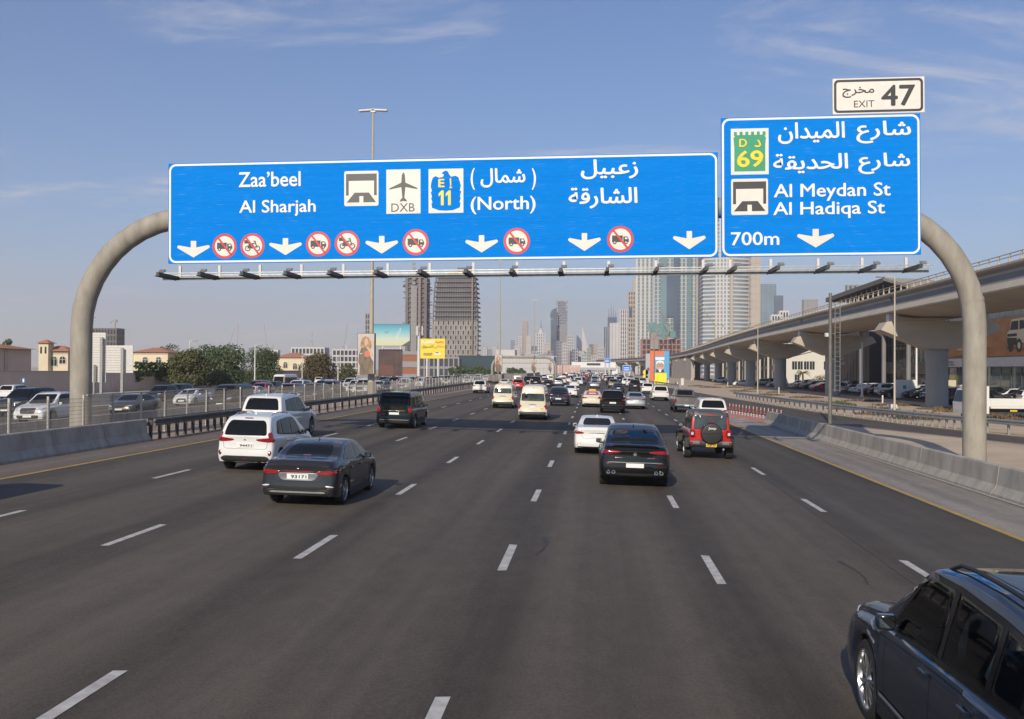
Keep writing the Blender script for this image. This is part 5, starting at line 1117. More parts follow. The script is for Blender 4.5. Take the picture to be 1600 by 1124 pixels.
for j in range(19):
    for k in range(n):
        z0, z1 = zt*k/n+.45, zt*(k+1)/n-.45; h_ = bul((z0+z1)/2); x = -h_+2*h_*j/18; (b if z0 > zt*.52 else bl).bb(x-.5, x+.5, -10.4 if z0 > zt*.52 else -11.9, -9.8, z0, z1)
        if z0 < zt*.52 and j < 18 and (j+k) % 2: bl.bb(x+.55, x+1.5, -11.6, -10.9, z0, z1)
tag(b.build('pillar', TC, t_), kind='stuff'); tag(bl.build('pillar', TCL, t_), kind='stuff')
MB().bb(w_*.38, w_*.41, -13.8, -12.6, 0, zt+2).build('hoist_mast', mat('hoist_rust', (.25, .185, .165), .8), t_); MB().bb(-w_*.18, w_*.22, -8, 8, zt+.5, zt+4).build('formwork', TYEL, t_); MB().bb(w_*.02, w_*.36, -4, 8, zt+4.05, zt+7.5).build('lift_core', TC, t_)
for (px, pt, D, lb) in ((712, 420, 705, 'white tower crane head on the broad unfinished tower'),):
    pass
# right hand cluster
t_, w_, d_, zt = tower('tall pale green glass tower with beige balcony columns, left of the twin pair', 995, 1020, 330, 1000, TGG, TW, 3.8, 4, .9, out=.8, slab_h=.6, m_col=TW, colw=2.4)
t_, w_, d_, zt = tower('tall pale green glass tower with beige balcony columns, right of the twin pair', 1022, 1089, 330, 940, TGG, TW, 3.8, 11, .5, out=.9, slab_h=.6, m_col=mat('tower_pale_blue', (.42, .45, .48), .6), colw=1.5)
for x0, x1, m in ((-.36, -.22, TGG), (-.06, .08, TG), (.26, .36, TGG)): MB().bb(w_*x0, w_*x1, -d_/2-3.0, -d_/2-1.3, 0, zt).build('glass_bay', m, t_)
MB().bb(-w_*.22, -w_*.06, -d_/2-2.4, -d_/2-1.3, zt*.35, zt*.62).build('glass_bay', TG, t_)
tower('dark blue glass slab between the twin towers and the white curved tower', 1089, 1101, 330, 900, TG, TG, 4, 2, 1.2, out=.15, slab_h=.3, m_col=TB, colw=1.6)
# white curved tower
D = 800; a, c = at(1100, 577, D), at(1174, 577, D); zt = at(1137, 340, D).z; w_ = c.x-a.x; t_ = thing('tower_block', 'white banded residential tower with a curved front right of the blue slab', 'tower', ((a.x+c.x)/2, D+20, -.24))
def arc(r_, n=14): return [(-w_/2*r_+w_*r_*k/n, -8*r_-8*math.sin(PI*k/n)) for k in range(n+1)] + [(w_/2*r_, 16), (-w_/2*r_, 16)]
b = MB(); b.prism(arc(.97), 0, zt, 'Z'); b.build('core', mat('tower_window_blue', (.20, .25, .29), .2, 0, .3, scale=.1, spec=.6), t_)
b = MB()
for k in range(int(zt/3.3)): b.prism(arc(1.0), 3.3*k, 3.3*k+1.35, 'Z')
tag(b.build('balcony_band', TW, t_), kind='stuff')
b = MB()
for k in range(9): 
    if k in (3, 4, 5, 6): x = -w_/2+w_*k/14+w_*.06; b.bb(x-.7, x+.7, -8*1-8*math.sin(PI*(x+w_/2)/w_)-.6, -8, 0, zt)
MB().bb(w_*.06, w_*.12, -17.6, -14, 0, zt).build('pillar', TB, t_)
tag(b.build('pillar', TW, t_), kind='stuff')
tower('beige pier tower at the right of the white curved tower', 1174, 1187, 330, 805, TB, TB, 6, 2, 1.5, out=.25, slab_h=.4)
tower('hazy pale glass tower beyond the viaduct, right of the beige tower', 1189, 1212, 444, 1700, TGG, TG, 4, 3, .8, out=.2, slab_h=.5); t_, *_ = tower('low hazy blue tower right of the pale glass tower', 1211, 1223, 462, 1500, TG, TG, 4, 2, .8, out=.2, slab_h=.5)
tower('white apartment block with stepped top behind the viaduct railing', 1206, 1222, 492, 520, TD, TW, 3.3, 4, .8, out=.3, slab_h=1.2); tower('taller white apartment block behind the viaduct railing', 1219, 1231, 486, 520, TD, TW, 3.3, 3, .8, out=.3, slab_h=1.2)
tower('grey flat topped block with a pale square, right of the white apartments', 1257, 1276, 468, 330, TGR, TGR, 4, 3, .8, out=.1, slab_h=.3)
tower('small dark glass block just left of the station roof', 1325, 1346, 445, 320, TG, TGR, 3.5, 3, .6, out=.15, slab_h=.3)
# unfinished low block with red scaffolds and teal nets before the twin towers
t_, w_, d_, zt = tower('unfinished pinkish concrete block with teal nets before the twin towers', 1004, 1062, 530, 640, TD, TRED, 3.4, 9, .5, out=.8, slab_h=.9, colw=.9)
zz0 = zt
for p0, p1, y0, y1 in ((1014, 1027, 503, 518), (1028, 1048, 506, 524), (1047, 1057, 517, 527)):
    a, c = at(p0, y1, 630), at(p1, y0, 630); MB().bb(a.x-t_.location.x, c.x-t_.location.x, -d_/2-4, -d_/2-2, a.z+.24, c.z+.24).build('safety_net', TNET, t_)
a, c = at(1017, 545, 632), at(1030, 518, 632); MB().bb(a.x-t_.location.x, c.x-t_.location.x, -d_/2-3.5, d_/2-3, a.z, c.z).build('lift_core', TCL, t_)
# beige and grey neighbours to the left
t_, w_, d_, zt = tower('beige stepped tower with an arched top, left of the twin towers', 981.5, 995.5, 455, 1150, TD, TB, 5.2, 4, .9, out=.4, slab_h=1.7, colw=1.4); MB().bb(w_*.0, w_*.45, -d_*.3, d_*.3, zt+.3, zt+14).build('upper_stage', TB, t_); MB().bb(-w_*.42, -w_*.1, -d_/2-1.2, -d_/2-.6, zt*.68, zt*.8).build('glass_panel', TG, t_)
tower('pale pink tower beside the beige stepped tower', 969, 982, 484, 1300, TD, TP, 5.6, 4, .9, out=.3, slab_h=1.8, m_col=TW, colw=1.6)
t_, w_, d_, zt = tower('white slab tower with a small arch, left of the pink tower', 954.5, 969, 505, 1500, TGR, TW, 4, 3, .9, out=.3, slab_h=1.4, colw=4)
t_, w_, d_, zt = tower('blue glass tower with a spiky crown behind the white slab', 949.5, 963, 496, 1750, TG, TG, 5, 3, .9, out=.2, slab_h=.5)
for k in range(4): spike(t_, -w_*.4+w_*.27*k, 0, zt, zt+(18, 26, 22, 14)[k], 1.2)
tower('dark narrow glass tower at the left of the right hand cluster', 943, 949.5, 511, 1500, TG, TG, 4, 2, 1, out=.2, slab_h=.5, m_col=TW)
# centre
t_, w_, d_, zt = tower('tall grey tower with an unfinished open lattice top in the centre', 869, 885, 508, 1500, TGR, TGR, 4, 6, .9, out=.3, slab_h=1, colw=1)
b = MB(); n = 15
for k in range(n):
    z = zt+k*2.6; 
    for j in range(6):
        x = -w_*.5+w_*j/5
        if (k*7+j*3) % 11 > 1: b.bb(x-.6, x+.6, -d_/2, -d_/2+1.5, z, z+2.6); b.bb(x-.6, x+.6, d_/2-1.5, d_/2, z, z+2.6)
    b.bb(-w_/2*(1 if k < 9 else .8), w_/2*(1 if k < 9 else .8), -d_/2, d_/2, z-.35, z+.35)
tag(b.build('open_frame', TGR, t_), kind='stuff')
t_, w_, d_, zt = tower('dark round shouldered glass tower just left of the lattice tower', 860, 869, 490, 1480, TG, TG, 4, 3, .9, out=.2, slab_h=.6)
b = MB(); b.prism([(-w_/2, 0)]+[(w_*.5-w_*math.cos(PI*.5*k/8), 8*math.sin(PI*.5*k/8)) for k in range(1, 9)]+[(w_/2, 0)], -d_/2, d_/2, 'Y'); o = b.build('curved_top', TG, t_); o.location = (0, 0, zt+.32)
t_, w_, d_, zt = tower('cream tower with a tapering spire and arched base, left of centre', 838, 851, 521, 1700, TG, TW, 5, 4, .9, out=.3, slab_h=1.6, colw=2.4); MB().cyl(0, 0, zt+.3, zt+9, w_*.34, w_*.14, 12).build('dome', TW, t_); spike(t_, 0, 0, zt+9, zt+24, 1.6)
tower('slim tan concrete tower left of the spired tower', 816, 824, 502, 2000, TTAN, TTAN, 6, 2, 1, out=.15, slab_h=.5)
tower('pale hazy tower at the left of the slim tan tower', 808.5, 816, 524, 1900, TW, TGR, 4, 3, 1, out=.2, slab_h=1.2); tower('cream hazy tower right of the slim tan tower', 822.5, 829, 525, 1850, TB, TW, 4, 3, 1, out=.2, slab_h=1.2)
tower('dark hazy tower farthest left of the centre group', 798, 803, 532, 2100, TGR, TG, 5, 2, 1, out=.2, slab_h=.8); tower('low cream block with an arch before the spired tower', 849, 859, 537, 1500, TB, TW, 4, 4, .9, out=.3, slab_h=1.2)
tower('blue grey block right of the slim towers', 830, 838, 541, 1600, TG, TGR, 4, 3, .9, out=.2, slab_h=.8)
# pair of sail-like towers with slanted tops
for px0, px1, pyl, pyr, D, lb, m in ((909, 921, 512, 540, 1900, 'grey tower with a steep slanted needle top, right of centre', TW), (900.5, 909.5, 524, 530, 2000, 'second slanted tower behind the needle topped one', TG)):
    a, c = at(px0, 577, D), at(px1, 577, D); w_ = c.x-a.x; t_ = thing('tower_block', lb, 'tower', ((a.x+c.x)/2, D, -.24)); zl, zr = at(px0, pyl, D).z, at(px1, pyr, D).z
    MB().prism([(-w_/2, 0), (w_/2, 0), (w_/2, zr-8), (w_*.2, zr), (-w_/2+1.5, zl), (-w_/2, zl)], 0, w_, 'Y').build('core', m, t_)
    MB().prism([(-w_*.2, 10), (w_*.25, 10), (w_*.25, zr-16), (-w_*.2, zl-46)], -.6, -.05, 'Y').build('glass_panel', TG, t_)
for px0, px1, pt, D, lb, mc, ms in ((886, 896, 525, 1450, 'pale grey tower right of the lattice tower', TGR, TW), (893, 902, 545, 1300, 'banded blue grey tower with a sloped front, right of centre', TG, TW), (921, 928, 538, 1600, 'blue grey block right of the needle tower', TG, TGR), (927.5, 933.5, 538, 1500, 'tan slab tower right of the needle tower', TTAN, TB), (933.5, 942, 550, 1400, 'low pale blue block at the right of the centre gap', TGG, TGR), (870, 878, 533, 1250, 'grey blue block at the foot of the lattice tower, left', TG, TGR), (878, 886, 536, 1220, 'grey blue block at the foot of the lattice tower, right', TGR, TW), (904, 911, 548, 1350, 'small white block below the needle tower', TW, TGR),
        (754, 761, 543, 2200, 'hazy pale block at the far left of the centre skyline', TW, TGR), (762, 769, 546, 2300, 'hazy pale block second from the left of the centre skyline', TGG, TGR), (769, 776, 541, 2250, 'hazy pale block behind the second mast', TW, TGR)):
    tower(lb, px0, px1, pt, D, mc, ms, 4, 3, .9, out=.25, slab_h=1.1)
ORD = ('first', 'second', 'third', 'fourth', 'fifth', 'sixth', 'seventh', 'eighth', 'ninth', 'tenth', 'eleventh', 'twelfth', 'thirteenth', 'fourteenth', 'fifteenth', 'sixteenth', 'seventeenth', 'eighteenth')
rg = random.Random(21); px = 786
for i in range(18):
    w_ = rg.uniform(6, 11); tower('hazy low block at the foot of the centre skyline, %s from the left' % ORD[i], px, px+w_-1, rg.uniform(541, 557), rg.uniform(1150, 1500), rg.choice((TG, TGR, TGG, TP)), rg.choice((TW, TGR, TB, TGR)), 4, 3, .8, out=.25, slab_h=1.3); px += w_
# low-rise left and centre
def block(label, px0, px1, pyt, D, m_wall, m_slab, fl=3.4, cols=6, depth=.5, **k): return tower(label, px0, px1, pyt, D, m_wall, m_slab, fl, cols, depth, out=.3, slab_h=2.6 if fl > 5.2 else 1.0, name='office_block', cat='building', **k)
block('white flat roofed low block behind the brownish tree', 456, 506, 543, 520, TD, TW, cols=9); block('pale mid rise with open terraces left of the nearest mast', 520, 562, 546, 560, TD, TW, cols=7); block('white stair tower block on the roofs left of the coach', 366, 378, 545, 420, TW, TW, cols=2); block('small pink block over the villa roofs', 415, 433, 547, 420, TP, TW, cols=3)
t_, w_, d_, zt = block('unfinished grey concrete block with open floors behind the white hoarding', 135, 181, 513, 520, TD, TC, 3.3, 10)
block('narrow dark tower with a curved fin behind the nearest mast', 571, 577, 490, 600, TD, TGR, cols=2)
t_, w_, d_, zt = block('orange and grey striped office block right of the dark billboard', 626, 668, 549, 420, mat('brick_orange', (.30, .12, .06), .85), TGR, 5.5, 0)
block('dark glass lobby block below the yellow billboard', 656, 716, 558, 400, TD, TGR, 5, 8)
t_, w_, d_, zt = tower('low curved mall with dark teal glass roof behind the far trees', 716, 776, 556, 480, mat('teal_roof', (.03, .065, .075), .25, 0, .3, scale=.05), TD, 8, 0, .4, out=.2, slab_h=.5, name='mall_building', cat='building')
t_, w_, d_, zt = block('long white low building with stepped left end and many window strips', 790, 864, 556, 560, TW, TW, 6.5, 14, .3); a, c = at(774, 577, 560), at(804, 546, 560); MB().bb(a.x-t_.location.x, c.x-t_.location.x, -d_/2+2, d_/2+8, 0, c.z).build('upper_block', TW, t_)
t_ = thing('hoarding_fence', 'pale pink advertising hoarding fence along the far roadside', 'hoarding', (at(884, 577, 480).x, 480, -.24)); xl, xr = at(866, 577, 480).x-t_.location.x, at(907, 577, 480).x-t_.location.x
M_PPINK = mat('print_pink', (.62, .33, .27), .6, 0, .5, scale=.12, col2=(.60, .52, .46)); n = 9
for k in range(n): MB().bb(xl+(xr-xl)*k/n+.1, xl+(xr-xl)*(k+1)/n-.1, 0, .3, .3, at(884, 570, 480).z).build('hoarding_panel', M_PPINK, t_)
# tower cranes
M_CRANE = mat('crane_pale', (.42, .33, .27), .7); M_CRW = mat('crane_white', (.6, .6, .58), .6)
def crane(label, px, pyt, D, jib, ang, luff=False, m=M_CRANE, pyb=577):
    p = at(px, 577, D); zt = at(px, pyt, D).z; s_ = D/1500; t_ = thing('tower_crane', label, 'crane', (p.x, D, -.24)); w_ = max(.7, s_*.9)
    b_ = MB(); b_.bb(-w_/2, w_/2, -w_/2, w_/2, 0, zt); b_.build('mast', m, t_)
    b_ = MB(); L_ = jib*s_; e = R(ang); b_.tube([(0, 0, zt), (math.cos(e)*L_, 0, zt+math.sin(e)*L_)], w_*.32, 4); b_.tube([(0, 0, zt), (-math.cos(e)*L_*.3, 0, zt+.5)], w_*.4, 4); b_.build('jib', m, t_)
    b_ = MB(); b_.box(-math.cos(e)*L_*.28, 0, zt-w_*.8, w_*1.6, w_*1.4, w_*1.6); b_.build('counterweight', TGR, t_)
crane('thin crane over the unfinished grey block, left one', 141, 497, 540, 9, 8); crane('thin crane over the unfinished grey block, right one', 178.5, 500, 540, -9, 26)
crane('faint pair crane above the left trees, upright luffing jib', 359, 535, 900, 24, 72); crane('tall faint crane with vertical jib above the left trees', 370.5, 540, 900, 34, 88); crane('faint luffing crane left of the mid rise blocks', 416, 538, 900, 32, 97); crane('faint crane with short raised jib beside the luffing one', 424, 545, 880, 9, 60); crane('thin faint crane over the white flat roofed block', 487, 532, 1000, 14, 88)
crane('faint crane with a long raised jib left of the nearest mast', 537, 541, 900, 36, 81); crane('white luffing crane leaning right behind the nearest mast', 541, 540, 880, 34, 57, m=M_CRW)
crane('green lattice crane leaning left before the white curved tower', 1117, 508, 700, 72, 126, m=mat('crane_green', (.30, .36, .13), .7)); crane('red lattice crane before the unfinished pinkish block, left one', 1022, 530, 620, 22, 62, m=TRED); crane('red lattice crane before the unfinished pinkish block, right one', 1043, 508, 620, 26, 118, m=TRED)

# ================================================================== VEHICLES
# local axes of a vehicle: x to its right, y forward from the rear bumper, z up
def interp(tab, x):
    if x <= tab[0][0]: return tab[0][1]
    for (a, p), (c, q) in zip(tab, tab[1:]):
        if x <= c: return p + (q-p)*(x-a)/(c-a) if c > a else q
    return tab[-1][1]
def smooth_tab(tab, r_):
    def f(x): return sum(interp(tab, x+r_*k)*w for k, w in ((-1, .15), (-.5, .22), (0, .26), (.5, .22), (1, .15)))
    return f
class Body:
    def __init__(s, L, W, H, axles, wr, top, belt, tumble=.34, rear=None, front=None, sill=.22, roof_r=.06, rear_rx=.38, rear_in=.13, front_rx=.7, front_in=.22, shoulder=.03, sm=.07, flare=.0):
        s.L, s.W, s.H, s.ax, s.wr = L, W, H, axles, wr; s.sill = sill
        tp = smooth_tab(top, sm); bl = smooth_tab(belt, .1)
        s.rear = rear or [(0, 0), (3, 0)]; s.front = front or [(0, 0), (3, 0)]
        Ra = wr + .055
        ys = set()
        n = 64
        for i in range(n+1): ys.add(round(L*i/n, 4))
        for e in (.015, .04, .08, .13): ys.add(e); ys.add(round(L-e, 4))
        for a in axles:
            for k in range(9): ys.add(round(a+Ra*math.cos(PI*k/8), 4))
            ys.add(round(a-Ra-.006, 4)); ys.add(round(a+Ra+.006, 4))
        ys = sorted(y for y in ys if 0 <= y <= L)
        def plan(y):
            w = 1.0
            if y < rear_rx: t = (rear_rx-y)/rear_rx; w -= rear_in*(1-math.sqrt(max(0, 1-t*t)))
            if y > L-front_rx: t = (y-L+front_rx)/front_rx; w -= front_in*(1-math.sqrt(max(0, 1-t*t)))
            return w
        rows = []
        for y in ys:
            zt = tp(y); zb = min(bl(y), zt-.02); w = W/2*plan(y)
            z0 = sill
            if y < .5: z0 = sill + .08*(.5-y)/.5
            if y > L-.6: z0 = sill + .02
            for a in axles:
                if abs(y-a) < Ra+.003: z0 = max(z0, wr + math.sqrt(max(0, Ra*Ra-(y-a)**2)) - .01)
            z0 = min(z0, zb-.12); fl = 0
            for a in axles:
                d = abs(y-a)/ (Ra*1.5)
                if d < 1: fl = max(fl, flare*(1-d*d))
            row = []
            for t, p in ((0, .965), (.12, .985), (.35, 1.0), (.60, 1.0), (.80, .992), (.93, .978), (1.0, .955)):
                row.append([w*p + fl*(1-t)*.8, z0 + (zb-z0)*t])
            g = zt-zb; ws = w*.955-shoulder; wt = max(.25, ws - tumble*max(0, g-.05))
            rr = min(roof_r, g*.5)
            row.append([ws, zb+min(.012, g*.3)])
            for t in (.25, .5, .75): row.append([ws+(wt-ws)*t, zb + (g-rr)*t])
            row.append([wt, zt-rr]); row.append([wt-rr*.35, zt-rr*.45]); row.append([wt-rr*1.1, zt-rr*.1])
            row.append([wt*.62, zt+.006]); row.append([wt*.3, zt+.013]); row.append([0, zt+.015])
            rows.append(row)
        m = len(rows[0]); V = []; F = []; MI = []
        def bend(x, y, z):
            dr = interp(s.rear, z); df = interp(s.front, z); q = x/(W/2)
            yy = y
            if y < .8: yy += (dr + .05*q*q)*(1-y/.8)
            if y > L-.9: yy -= (df + .07*q*q)*((y-L+.9)/.9)
            return (x, yy, z)
        for i, y in enumerate(ys):
            for x, z in rows[i]: V.append(bend(x, y, z))
            for x, z in rows[i][:-1]: V.append(bend(-x, y, z))
        st = 2*m-1
        for i in range(len(ys)-1):
            a = i*st; b_ = a+st
            for k in range(m-1):
                F.append((a+k, b_+k, b_+k+1, a+k+1)); MI.append(0)
                l0 = a+m+k; l1 = a+m+k+1 if k < m-2 else a+m-1; r0 = b_+m+k; r1 = b_+m+k+1 if k < m-2 else b_+m-1
                F.append((l0, l1, r1, r0)); MI.append(0)
            F.append((a, a+m, b_+m, b_)); MI.append(1)
        for i, inv in ((0, 1), (len(ys)-1, 0)):                # rounded end faces in columns
            cols = 6; prev = None; y = ys[i]
            grid = []
            for k in range(m):
                x, z = rows[i][k]; r_ = []
                for c in range(cols+1):
                    f = -1 + 2*c/cols
                    if c == 0: r_.append(i*st+(m+k if k < m-1 else m-1))
                    elif c == cols: r_.append(i*st+k)
                    else: V.append(bend(x*f, y, z)); r_.append(len(V)-1)
                grid.append(r_)
            for k in range(m-1):
                for c in range(cols):
                    f = (grid[k][c], grid[k][c+1], grid[k+1][c+1], grid[k+1][c])
                    f = tuple(dict.fromkeys(f))
                    if len(f) > 2: F.append(f if inv else f[::-1]); MI.append(0)
        s.V, s.F, s.MI = V, F, MI
        s.bvh = BVHTree.FromPolygons([Vector(v) for v in V], F)
    def build(s, parent, pm, name='body'):
        b_ = MB(); b_.v = s.V; b_.f = s.F; b_.m = s.MI
        me = b_.mesh('vehicle_body', [pm, M_INNER], None)
        bm = bmesh.new(); bm.from_mesh(me); bmesh.ops.remove_doubles(bm, verts=bm.verts, dist=.0004); bmesh.ops.recalc_face_normals(bm, faces=bm.faces); bm.to_mesh(me); bm.free()
        me.polygons.foreach_set('use_smooth', [True]*len(me.polygons)); me.set_sharp_from_angle(angle=R(38))
        o = link(name, me, parent); o['painted'] = 1; set_paint(o, pm); return o
    def cast(s, p, ax):
        if ax == 'R': o, d = Vector((4, p[0], p[1])), Vector((-1, 0, 0))
        elif ax == 'L': o, d = Vector((-4, p[0], p[1])), Vector((1, 0, 0))
        elif ax == 'B': o, d = Vector((p[0], -4, p[1])), Vector((0, 1, 0))
        elif ax == 'F': o, d = Vector((p[0], s.L+4, p[1])), Vector((0, -1, 0))
        else: o, d = Vector((p[0], p[1], 6)), Vector((0, 0, -1))
        h = s.bvh.ray_cast(o, d)
        if ax in 'RL' and (h[0] is None or abs(h[0].x) < .50*s.W/2 or (p[1] < s.H*.7 and abs(h[0].x) < .72*s.W/2)):
            h = s.bvh.find_nearest(Vector(((1 if ax == 'R' else -1)*s.W/2, p[0], p[1])))
        if h[0] is None:
            h = s.bvh.find_nearest(Vector((0 if ax in 'LR' else p[0], p[0] if ax in 'LR' else (0 if ax == 'B' else s.L if ax == 'F' else p[1]), p[1] if ax != 'T' else s.H)))
        n = h[1]
        if n.dot(d) > 0: n = -n
        return h[0], n
    def patch(s, parent, name, poly, ax, m, off=.004, skirt=True, rnd=1, dens=.07, mirror=False, mb=None):
        """raised patch: polygon seen along an axis, laid on the body"""
        pts = [Vector(p) for p in poly]
        dense = []
        for a, c in zip(pts, pts[1:]+pts[:1]):
            n = max(1, int((c-a).length/dens))
            for k in range(n): dense.append(a.lerp(c, k/n))
        for _ in range(rnd):
            dense = [(dense[i-1]*.25 + dense[i]*.5 + dense[(i+1) % len(dense)]*.25) for i in range(len(dense))]
        cen = sum(dense, Vector((0, 0)))/len(dense)
        b_ = mb or MB()
        for axx in ([ax, {'R': 'L', 'L': 'R'}.get(ax, ax)] if mirror else [ax]):
            for sx in ((1, -1) if (mirror and ax not in 'LR') else (1,)):
                vs = []; fs = []; n = len(dense)
                sc = (1, .96, .8, .58, .32, 0) if n > 10 else (1, .7, .35, 0)
                for si, t in enumerate(sc):
                    for k in range(n if t else 1):
                        p = cen + (dense[k]-cen)*t if t else cen
                        h, nn = s.cast((p.x*sx, p.y), axx); vs.append(h + nn*(off if si else off*.75))
                last = (len(sc)-1)*n
                for i in range(len(sc)-2):
                    for k in range(n): fs.append((i*n+k, i*n+(k+1) % n, (i+1)*n+(k+1) % n, (i+1)*n+k))
                for k in range(n): fs.append(((len(sc)-2)*n+k, (len(sc)-2)*n+(k+1) % n, last))
                if skirt:
                    b0 = len(vs)
                    for k in range(n):
                        h, nn = s.cast((dense[k].x*sx, dense[k].y), axx); vs.append(h - nn*.006)
                    for k in range(n): fs.append((k, b0+k, b0+(k+1) % n, (k+1) % n))
                b_.add(vs, fs)
        if mb is None: return b_.build(name, m, parent, 50)
        return b_
    def linepatch(s, parent, name, pts, ax, m, w=.008, off=.003, mirror=True):
        b_ = MB()
        for axx in ([ax, 'L' if ax == 'R' else 'R'] if mirror and ax in 'LR' else [ax]):
            vs = []; q = []
            for a, c in zip(pts, pts[1:]):
                a, c = Vector(a), Vector(c); n = max(2, int((c-a).length/.08)); q += [a.lerp(c, k/n) for k in range(n)]
            q.append(Vector(pts[-1]))
            for i, p in enumerate(q):
                t = (q[min(i+1, len(q)-1)]-q[max(i-1, 0)]).normalized(); nn2 = Vector((-t.y, t.x))
                for e in (-w/2, w/2):
                    h, nn = s.cast(p+nn2*e, axx); vs.append(h+nn*off)
            b_.add(vs, [(2*i, 2*i+1, 2*i+3, 2*i+2) for i in range(len(q)-1)])
        return b_.build(name, m, parent)

WHEELS = {}
def wheel_meshes(r_, w, style):
    k = (round(r_, 3), style)
    if k in WHEELS: return WHEELS[k]
    t = MB(); rr = r_*(.76 if style == 'split' else .70)
    t.lathe([(rr, -w/2+.012), (r_*.80, -w/2), (r_*.95, -w/2+.008), (r_, -w/2+.035), (r_, -.02), (r_*.985, -.018), (r_*.985, -.008), (r_, -.006), (r_, .03), (r_, w/2-.035), (r_*.95, w/2-.008), (r_*.80, w/2), (rr, w/2-.012), (rr*.97, w/2-.05), (rr*.97, -w/2+.05), (rr, -w/2+.012)], 36, 'X')
    tm = t.mesh('tyre', M_TYRE, 35)
    q = MB()
    q.lathe([(rr*1.01, .0), (rr*1.005, .012), (rr*.94, .010), (rr*.90, -.03), (rr*.90, -.10)], 36, 'X', (w/2-.016, 0, 0))
    q.lathe([(0, -.06), (rr*.9, -.06)], 20, 'X', (w/2-.016, 0, 0), m=1)
    q.lathe([(0, .002), (rr*.12, .0), (rr*.17, -.012), (rr*.2, -.04)], 16, 'X', (w/2-.012, 0, 0))
    n = {'ten': 10, 'five': 5, 'split': 7, 'six': 6, 'steel': 8}[style]
    for i in range(n):
        a = 2*PI*i/n
        for da in ((-.13, .13) if style in ('split', 'five') else (0,)):
            ca, sa = math.cos(a), math.sin(a); ce, se = math.cos(a+da*1.25), math.sin(a+da*1.25)
            hw = rr*(.05 if style in ('split',) else .06 if style == 'ten' else .085)
            p0 = Vector((w/2-.014, ca*rr*.14, sa*rr*.14)); p1 = Vector((w/2-.022, ce*rr*.93, se*rr*.93)); tt = Vector((0, -se, ce))
            vs = [p0+tt*hw*.8, p0-tt*hw*.8, p1-tt*hw*1.25, p1+tt*hw*1.25]
            vs += [v+Vector((-.035, 0, 0)) for v in vs]
            q.add(vs, [(0, 1, 2, 3), (0, 3, 7, 4), (1, 5, 6, 2), (2, 6, 7, 3), (4, 5, 1, 0)])
    rm = q.mesh('rim', [M_DARKRIM if style == 'six' else M_RIM, M_INNER], 35)
    WHEELS[k] = (tm, rm); return WHEELS[k]
def wheels(root, B, w=.22, style='ten', inset=.015):
    tm, rm = wheel_meshes(B.wr, w, style)
    for a in B.ax:
        for sx in (1, -1):
            o = link('wheel', tm, root, (sx*(B.W/2-inset-w/2), a, B.wr), (0, 0, 0 if sx > 0 else PI))
            o.rotation_euler.x = random.random()*0
            link('rim', rm, o)
def mirrors(root, B, y, z, m=None, sz=.88):
    for sx in (1, -1):
        h, n = B.cast((y, z), 'R' if sx > 0 else 'L')
        b_ = MB(); x = h.x+sx*.13*sz
        b_.bevbox(x, y+.02, z+.04*sz, .20*sz, .11*sz, .15*sz, .035*sz); b_.box((h.x+x)/2, y+.03, z-.02, .14*sz, .05, .05)
        o = b_.build('mirror', [m or M_TRIM], root, 60)
        if m: o['painted'] = 1; set_paint(o, m)
        g = MB(); g.box(x, y-.037*sz, z+.04*sz, .155*sz, .004, .11*sz); g.build('mirror_glass', mat('mirror_glass', (.30, .32, .34), .03, 1.0), o)
def handles(root, B, ys, z, m):
    for y in ys:
        for ax in 'RL':
            h, n = B.cast((y, z), ax); b_ = MB(); b_.bevbox(h.x+n.x*.022, y, z, .03, .17, .035, .008); b_.box(h.x+n.x*.008, y-.07, z, .03, .02, .03); b_.box(h.x+n.x*.008, y+.07, z, .03, .02, .03)
            o = b_.build('door_handle', m, root); 
            if m not in (M_TRIM, M_CHROME): o['painted'] = 1; set_paint(o, m)
def plate(root, B, z, w=.5, h=.12, text=None, m=None, x=0.0, proud=.012, ax='B'):
    hp, n = B.cast((x, z), ax); s = -1 if ax == 'B' else 1
    b_ = MB(); b_.box(0, 0, 0, w, .014, h); o = b_.build('number_plate', m or M_PLATE, root); o.location = (x, hp.y+s*proud, z)
    if ax == 'F': o.rotation_euler = (0, 0, PI)
    if text: lettering(o, text, -w*.30, w*.42, -h*.30, h*.30, M_INK, d=.0085, bold=.01, name='plate_number', res=2)
    return o
def fin(root, B, y, pm):
    h, n = B.cast((0, y), 'T'); b_ = MB(); z = h.z
    b_.add([(-.03, y-.02, z-.01), (.03, y-.02, z-.01), (.015, y+.16, z-.01), (-.015, y+.16, z-.01), (-.006, y-.015, z+.065), (.006, y-.015, z+.065), (0, y+.10, z+.02)], [(0, 1, 5, 4), (1, 2, 6, 5), (2, 3, 6), (3, 0, 4, 6), (4, 5, 6)])
    o = b_.build('antenna_fin', pm, root); o['painted'] = 1; set_paint(o, pm)
def convex_hull(pts):
    P_ = sorted(set((round(p.x, 4), round(p.y, 4)) for p in pts))
    def half(seq):
        out = []
        for p in seq:
            while len(out) > 1 and (out[-1][0]-out[-2][0])*(p[1]-out[-2][1])-(out[-1][1]-out[-2][1])*(p[0]-out[-2][0]) <= 0: out.pop()
            out.append(p)
        return out
    return [Vector(p) for p in half(P_)[:-1]+half(P_[::-1])[:-1]]
def rect(a, b_, c, d): return [(a, c), (b_, c), (b_, d), (a, d)]

